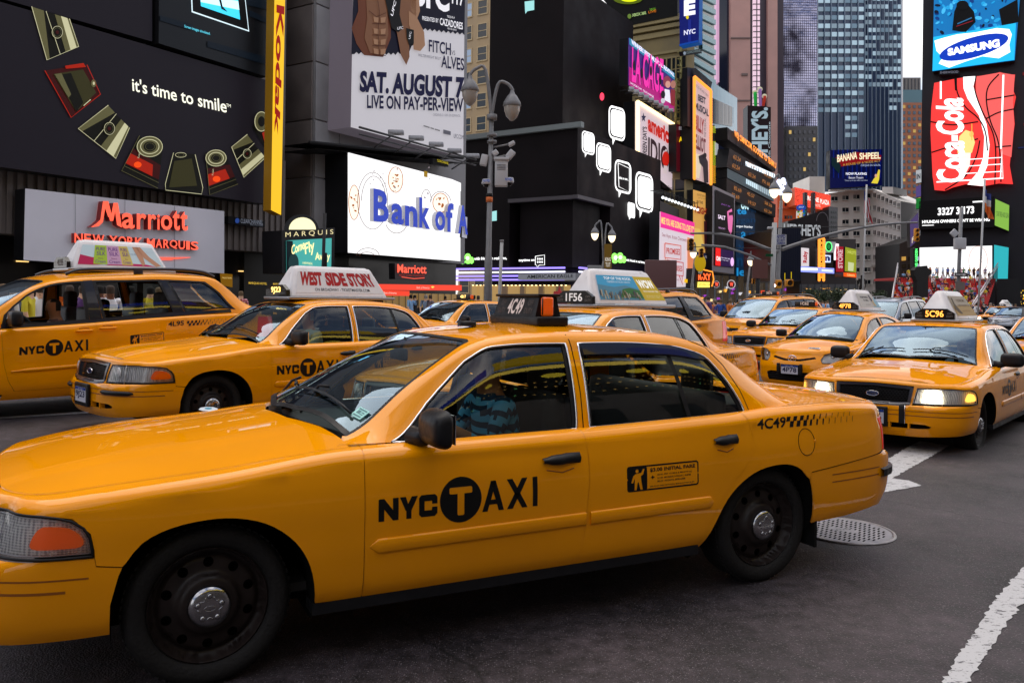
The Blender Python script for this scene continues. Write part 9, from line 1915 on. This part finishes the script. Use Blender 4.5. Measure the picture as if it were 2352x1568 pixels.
def tree(px,Y,h,R,label,seed):
 rr=random.Random(seed); b=pt(px,690,Y); r=empty('street_tree',(b.x,b.y,.15),label=label,cat='tree'); m=MB(); m.tube([(b.x,b.y,.15),(b.x+.05,b.y,h*.35),(b.x-.04,b.y,h*.7)],[.11,.08,.04],mat('bark',(.06,.045,.035),.9),7)
 for k in range(7): a=rr.uniform(0,6.28); m.tube([(b.x,b.y,h*(.35+.05*k)),(b.x+R*.7*math.cos(a),b.y+R*.7*math.sin(a),h*(.6+.05*k))],[.04,.012],mat('bark'),5)
 rel(m,r,'trunk'); m=MB()
 for k in range(900):
  a,ph=rr.uniform(0,6.28),math.acos(rr.uniform(-1,1)); q=R*(rr.random()**.4)*(.75+.4*math.sin(3*a+k%3)); c=Vector((b.x+q*math.sin(ph)*math.cos(a),b.y+q*math.sin(ph)*math.sin(a),h*.68+q*.85*math.cos(ph))); s_=rr.uniform(.07,.15); d1=Vector((rr.uniform(-1,1),rr.uniform(-1,1),rr.uniform(-1,1))).normalized()*s_; d2=d1.cross(Vector((rr.uniform(-1,1),rr.uniform(-1,1),rr.uniform(-1,1)))).normalized()*s_*.6; m.add([c-d1,c+d2,c+d1,c-d2],[(0,1,2,3)],LEAF[k%2])
 rel(m,r,'crown')
for i,(px,Y,h,R,lab) in enumerate(((1862,84,3.7,1.0,'small street tree leftmost by the amber cafe windows'),(1893,90,3.6,1.0,'small street tree below the bulb outlined blade sign'),(1925,86,3.8,1.0,'small street tree between the blade sign and the statue'),(2020,100,3.9,1.0,'small street tree left of the red steps'))): tree(px,Y,h,R,lab,i)
r=empty('crowd_barrier',(pt(1640,0,34).x,34,.15),label='low steel crowd barrier before the pedestrians behind the minivan',cat='barrier'); a,b=pt(1618,712,34),pt(1668,712,34)
for z in (.35,1.15): rel(MB().tube([(a.x,34,z),(b.x,34,z)],.025,STEEL,6),r,'rail')
for i in range(9): x=a.x+(b.x-a.x)*i/8; rel(MB().tube([(x,34,.2),(x,34,1.15)],.015,STEEL,5),r,'bar')
# ================= people =================
SKINS=['#e0b090','#c98f6a','#a06a48','#6a4028','#d8a080']; HAIRS=[(.01,.008,.007),(.04,.022,.012),(.12,.07,.03),(.25,.22,.2)]
def body(pose_,shirt,pants,skin,hair,female=False,stripes=None,scale=1.0,detail=2,arm='down',seed=0):
 """one continuous body grown from a joint skeleton; returns a mesh"""
 rr=random.Random(seed); s=.93 if female else 1.0; sw=.185*s
 V=[];E_=[];R_=[]
 def v(p,r,par=None):
  V.append(p); R_.append(r if hasattr(r,'__len__') else (r,r));
  if par is not None: E_.append((par,len(V)-1))
  return len(V)-1
 if pose_=='sit':
  zp=.50; lean=rr.uniform(-.02,.08)
  pel=v((0,0,zp),(.15,.12)); ch=v((-.04+lean,0,zp+.32),(.165,.115),pel); nk=v((lean,0,zp+.53),(.06,.06),ch);
  hd=v((lean+.02,0,zp+.66),(.085,.10),nk); tp=v((lean+.01,0,zp+.76),(.075,.085),hd)
  for sg in (1,-1):
   hp=v((.02,sg*.10,zp-.02),(.09,.09),pel); kn=v((.44,sg*.14,zp+.03),(.065,.065),hp); an=v((.46,sg*.13,.10),(.042,.042),kn); v((.60,sg*.14,.04),(.035,.03),an)
   sh=v((lean-.02,sg*sw,zp+.46),(.062,.062),ch);
   if arm=='wheel': el=v((.16,sg*(sw+.05),zp+.22),(.045,.045),sh); ha=v((.42,sg*.17,zp+.36),(.034,.034),el); v((.50,sg*.15,zp+.39),(.036,.022),ha)
   else: el=v((.08,sg*(sw+.06),zp+.20),(.043,.043),sh); ha=v((.30,sg*.12,zp+.12),(.032,.032),el); v((.38,sg*.08,zp+.11),(.034,.02),ha)
  zw=zp+.10; zk=-1; zs=zp+.49; headz=zp+.56
 else:
  st=rr.uniform(.02,.10) if pose_=='stand' else .26
  pel=v((0,0,.93),(.145,.11)); wa=v((0,0,1.08),(.13 if not female else .115,.095),pel); ch=v((.0,0,1.28),(.165*s,.115),wa); nk=v((0,0,1.46),(.058,.058),ch); hd=v((.015,0,1.60),(.082,.098),nk); tp=v((.005,0,1.695),(.072,.082),hd)
  for i,sg in enumerate((1,-1)):
   f=st*(1 if i==0 else -1); hp=v((0,sg*.095,.86),(.095,.095),pel); kn=v((f*.5+.02,sg*.11,.48),(.062,.062),hp); an=v((f,sg*.11,.09),(.040,.040),kn); v((f+.14,sg*.12,.04),(.038,.03),an)
   sh=v((0,sg*sw,1.40),(.060,.060),ch);
   if arm=='up' and i==0: el=v((.12,sg*(sw+.06),1.22),(.042,.042),sh); ha=v((.20,sg*.08,1.46),(.032,.032),el); v((.20,sg*.06,1.55),(.034,.022),ha)
   else: el=v((-f*.4,sg*(sw+.05),1.13),(.042,.042),sh); ha=v((.05-f*.6,sg*(sw+.04),.89),(.031,.031),el); v((.08-f*.6,sg*(sw+.03),.80),(.034,.022),ha)
  zw=.97; zs=1.43; headz=1.50
 me=bpy.data.meshes.new('b'); me.from_pydata(V,E_,[]); o=bpy.data.objects.new('b',me); COL.objects.link(o)
 md=o.modifiers.new('s','SKIN'); sv=me.skin_vertices[0].data
 for i,r in enumerate(R_): sv[i].radius=r
 sv[0].use_root=True
 ss=o.modifiers.new('u','SUBSURF'); ss.levels=detail; ss.render_levels=detail
 dg=bpy.context.evaluated_depsgraph_get(); ev=o.evaluated_get(dg).to_mesh(); vs=[tuple(q.co) for q in ev.vertices]; fs=[tuple(p.vertices) for p in ev.polygons]; o.evaluated_get(dg).to_mesh_clear(); bpy.data.objects.remove(o)
 m=MB(); sk=mat('skin '+skin,skin,.55); hr=mat('hair %.2f'%hair[0],hair,.7); shm=mat('shirt '+shirt,shirt,.8); pm=mat('trousers '+pants,pants,.85); sho=mat('shoe',(.03,.03,.03),.6); st2=mat('shirt '+stripes,stripes,.8) if stripes else None
 hx=V[3][0];
 vv=[]
 for (x,y,z) in vs:
  if z>headz:
   zz=(z-V[3][2]);
   if x>hx+.05 and abs(y)<.018 and -.045<zz<.02: x+=.022
  vv.append((x*scale,y*scale,z*scale))
 b=len(m.v); m.v+=vv
 for f in fs:
  c=[sum(vs[i][k] for i in f)/len(f) for k in range(3)]; x,y,z=c
  if z>headz:
   zz=z-V[3][2]; mt=hr if (zz>.075 or (x<hx-.015 and zz>-.06) or (zz>.045 and x<hx+.04) or (female and x<hx-.01)) else sk
  elif z>zs: mt=sk if abs(y)<.075 else shm
  elif pose_=='sit':
   mt=shm if (z>zw and x<.14) else (sk if (z>.60 or (z>zw and abs(y)<.2)) and x>.14 and z>.56 else (sho if z<.075 else pm))
   if arm=='wheel' and z>.58 and x>.06: mt=sk if x>.26 else shm
  else:
   hand=abs(y)>sw-.02 and z<1.20; mt=sk if hand and (z<1.16) and z>.72 and abs(y)>.16 else (shm if z>zw else (sho if z<.075 else pm))
   if female and pants=='skirt': pass
  if mt is shm and st2 and int(z*26)%2: mt=st2
  m.f.append(tuple(b+i for i in f)); m.mi.append(m.m(mt)); m.sm.append(True)
 if detail>=2:
  hy=V[3][2]*scale; hxx=(hx+.092)*scale
  for sg in (1,-1): m.sphere((hxx-.008,sg*.032*scale,hy+.018),(.006,.013,.006),mat('eye dark',(.02,.015,.012),.3),6,4)
  m.sphere((hxx-.008,0,hy-.052),(.006,.024,.006),mat('lip',(.30,.10,.09),.5),6,4)
 return m
CN={'#e8e8ec':'white','#1a1a20':'black','#3050a0':'blue','#8a1c1c':'red','#e0c830':'yellow','#3a7a4a':'green','#7a7a82':'grey','#c87890':'pink','#88b0d8':'light blue','#5a3a70':'purple','#d87020':'orange','#20304a':'navy'}
PM=['#202a40','#1a1a1c','#5a5040','#303238','#8a8070']
def person(loc,face,label,group=None,mesh=None,z=.15,**k):
 if mesh is None: mesh=body(**k).mesh('person')
 o=bpy.data.objects.new('person',mesh); COL.objects.link(o); o.location=(loc[0],loc[1],z); o.rotation_euler=(0,0,face); tag(o,label,'person',group); return o
def onx(px,Y): return (pt(px,690,Y).x,Y)
person(onx(553,27),rad(-60),'man in a pink and white striped shirt looking over from behind the minivan',shirt='#e0a8b0',stripes='#a82038',pants='#303238',skin=SKINS[0],hair=HAIRS[2],pose_='stand')
person(onx(943,37),rad(-30),'man in a light blue shirt with a hand at his mouth by the bank awning',shirt='#88b0d8',pants='#202a40',skin=SKINS[0],hair=HAIRS[0],pose_='stand',arm='up')
person(onx(953,38.5),rad(150),'figure in black close behind the man in the light blue shirt',shirt='#1a1a20',pants='#1a1a1c',skin=SKINS[1],hair=HAIRS[0],pose_='stand',female=True)
person(onx(978,36),rad(-80),'grey haired man in a blue grey shirt near the bank awning',shirt='#7a8aa0',pants='#303238',skin=SKINS[0],hair=HAIRS[3],pose_='stand')
person(onx(989,35.5),rad(-140),'dark haired woman in grey right of the grey haired man',shirt='#6a6068',pants='#1a1a1c',skin=SKINS[4],hair=HAIRS[1],pose_='stand',female=True)
person(onx(1022,44),rad(20),'dim figure in brown before the amber bank window',shirt='#4a3028',pants='#1a1a1c',skin=SKINS[2],hair=HAIRS[0],pose_='stand')
person(onx(1088,34),rad(-90),'man in a pale shirt looking at the viewer beside the tall street lamp foot',shirt='#c8c8d0',pants='#303238',skin=SKINS[0],hair=HAIRS[0],pose_='stand')
person(onx(1099,36),rad(160),'dark haired figure just right of the man at the street lamp foot',shirt='#3a3040',pants='#1a1a1c',skin=SKINS[1],hair=HAIRS[1],pose_='stand')
person(onx(1124,38),rad(190),'tall figure in dark clothes between the two posts',shirt='#202028',pants='#1a1a1c',skin=SKINS[1],hair=HAIRS[0],pose_='walk')
person(onx(66,15.6),rad(10),'person in a yellow shirt seen through the open minivan window',shirt='#d8c830',pants='#303238',skin=SKINS[0],hair=HAIRS[2],pose_='stand')
person(onx(92,16.2),rad(-40),'person in a white shirt beside the yellow shirt, seen through the minivan',shirt='#e8e8ec',pants='#202a40',skin=SKINS[0],hair=HAIRS[1],pose_='stand')
for x,Y,sh,nm,fe in ((8,15.8,'#e8e8ec','white top at the far left edge',0),(30,16.4,'#6a7080','grey top behind the minivan windscreen',1),(228,16.6,'#c87890','pink top framed by the sliding door window',1),(240,17.2,'#b8b0d8','pale lilac shirt in the middle of the sliding door window',0),(253,16.2,'#e8e8ec','white shirt turned away in the sliding door window',0),(300,17.0,'#3050a0','blue shirt behind the minivan headrests',0),(190,16.6,'#5a3a70','purple shirt behind the minivan pillar',0),(345,18,'#e0c830','yellow top through the rear quarter glass',1),(365,18.6,'#20304a','navy jacket through the rear quarter glass',0),(160,17,'#d87020','orange shirt behind the minivan driver',0)):
 person(onx(x,Y),rad(-70+x%40),'pedestrian with a '+nm,shirt=sh,pants=PM[x%5],skin=SKINS[x%5],hair=HAIRS[x%3],pose_='stand',female=bool(fe),seed=x)
COLS=list(CN)
STB=[];WKB=[];SIB=[]
for i,c in enumerate(COLS+['#e8e8ec','#e8e8ec','#88b0d8','#1a1a20']):
 a=dict(shirt=c,pants=PM[i%5],skin=SKINS[i%5],hair=HAIRS[i%4],female=i%3==1,detail=1,seed=i)
 STB.append((c,body('stand' if i%2 else 'walk',arm='up' if i%5==0 else 'down',**a).mesh('person')))
 SIB.append((c,body('sit',**a).mesh('person')))
rr=random.Random(11); n=0
def dist_ok(P,x,y,d): return all((x-a)**2+(y-b)**2>d*d for a,b in P)
PP=[]
def crowd(k,x0,x1,Y0,Y1,where,umin=17.6,scale=1,grp='people in the distant crowd'):
 global n; t=0
 while k and t<4000:
  t+=1; px=rr.uniform(x0,x1); Y=rr.uniform(Y0,Y1); x,y=onx(px,Y)
  if UU(x,y)<umin or not dist_ok(PP,x,y,.48): continue
  c,me=rr.choice(STB); PP.append((x,y)); o=person((x,y),rr.uniform(0,6.28),'distant pedestrian in %s in the crowd %s'%(CN[c],where),grp,mesh=me); s_=rr.uniform(.92,1.06); o.scale=(s_,s_,s_); k-=1
crowd(26,1612,1760,36,52,'behind the yellow minivans',grp='people in the crowd behind the minivans')
crowd(20,1745,1960,48,72,'right of the traffic signal pole',grp='people in the crowd by the signal pole')
crowd(24,1985,2150,52,80,'left of the lit cab roof advert',grp='people in the crowd left of the steps')
crowd(30,2150,2380,66,100,'under the sign tower at right',grp='people in the crowd under the sign tower')
crowd(18,2078,2130,40,56,'between the silver car and the lit cab advert',umin=8,grp='people in the crowd left of the steps')
crowd(22,2195,2350,54,84,'right of the lit cab advert',umin=10,grp='people in the crowd under the sign tower')
xl,xr,Yk,z=DXs[-1]
for i in range(18):
 x=xl+(xr-xl)*(.28+.70*(i+rr.uniform(-.3,.3))/18); c,me=rr.choice(STB); person((x,Yk+1.0+rr.uniform(0,1.0)),rr.uniform(0,6.28),'figure in %s standing on the top landing against the white screen'%CN[c],'people standing on top of the red steps',mesh=me,z=z)
for k,(xl,xr,Yk,z) in enumerate(DXs[1:-1]):
 m_=11
 for i in range(m_):
  if rr.random()<.16: continue
  x=xl+(xr-xl)*(i+.5+rr.uniform(-.4,.4))/m_; c,me=rr.choice(SIB if rr.random()<.85 else STB); sit=me.name and any(me==q[1] for q in SIB)
  person((x,Yk+(.55 if sit else .45)),rad(-90)+rr.uniform(-.5,.5),'%s spectator in %s on the red steps'%('seated' if sit else 'standing',CN[c]),'spectators on the red steps',mesh=me,z=z-(.06 if sit else 0))
c=onx(1979,74); BRZ='bronze statue'; m=body('stand',shirt='#1a1a20',pants='#1a1a1c',skin='#1c1a18',hair=(.01,.01,.01),detail=2,seed=4); bz=mat('dark bronze',(.018,.015,.014),.4,metal=.4); m.mats=[bz]*len(m.mats)
r=empty('statue',(c[0],c[1],.15),label='dark bronze statue of a striding man on a plinth before the cream offices',cat='statue'); zb=pt(0,kE(0,540)[1],74).z
m.v=[tuple(Vector(q)*1.36) for q in m.v]; o=m.build('figure',r); o.location=(0,0,zb-.15); o.rotation_euler=(0,0,rad(-120)); q=MB(); q.box((0,0,(zb-.15)/2),(1.8,1.8,zb-.15),mat('grey granite plinth',(.16,.15,.15),.6)); q.build('plinth',r)
def in_car(car,x,y,label,z=.02,rz=0,**k):
 M=Matrix.Translation(car.location)@Matrix.Rotation(car.rotation_euler.z,4,'Z')@Matrix.Translation((x,y,z))
 o=body(pose_='sit',**k).build('person'); o.matrix_world=M@Matrix.Rotation(rz,4,'Z'); tag(o,label,'person'); return o
in_car(hero,-1.56,.42,'driver of the nearest cab in a blue shirt with dark stripes',z=.13,shirt='#58a8d0',stripes='#123048',pants='#202a40',skin=SKINS[2],hair=HAIRS[0],arm='wheel')
in_car(v1,-1.20,.42,'driver of the minivan in a pale checked shirt, in profile at the open window',z=.18,shirt='#8a6a60',stripes='#5a3c38',pants='#202a40',skin=SKINS[2],hair=HAIRS[0],arm='wheel')
in_car(v1,-2.10,-.42,'dark haired passenger in the middle row of the minivan',z=.18,shirt='#202028',pants='#1a1a1c',skin=SKINS[3],hair=HAIRS[0])
in_car(c9,-1.52,.40,'driver of the second cab in a pale shirt with a white head cloth',z=.12,shirt='#b8c8b8',pants='#303238',skin=SKINS[1],hair=(.5,.55,.58),arm='wheel')
in_car(l5,-1.48,.40,'driver of the lit cab dimly seen behind its windscreen',shirt='#7a8a98',pants='#303238',skin=SKINS[2],hair=HAIRS[0],arm='wheel')
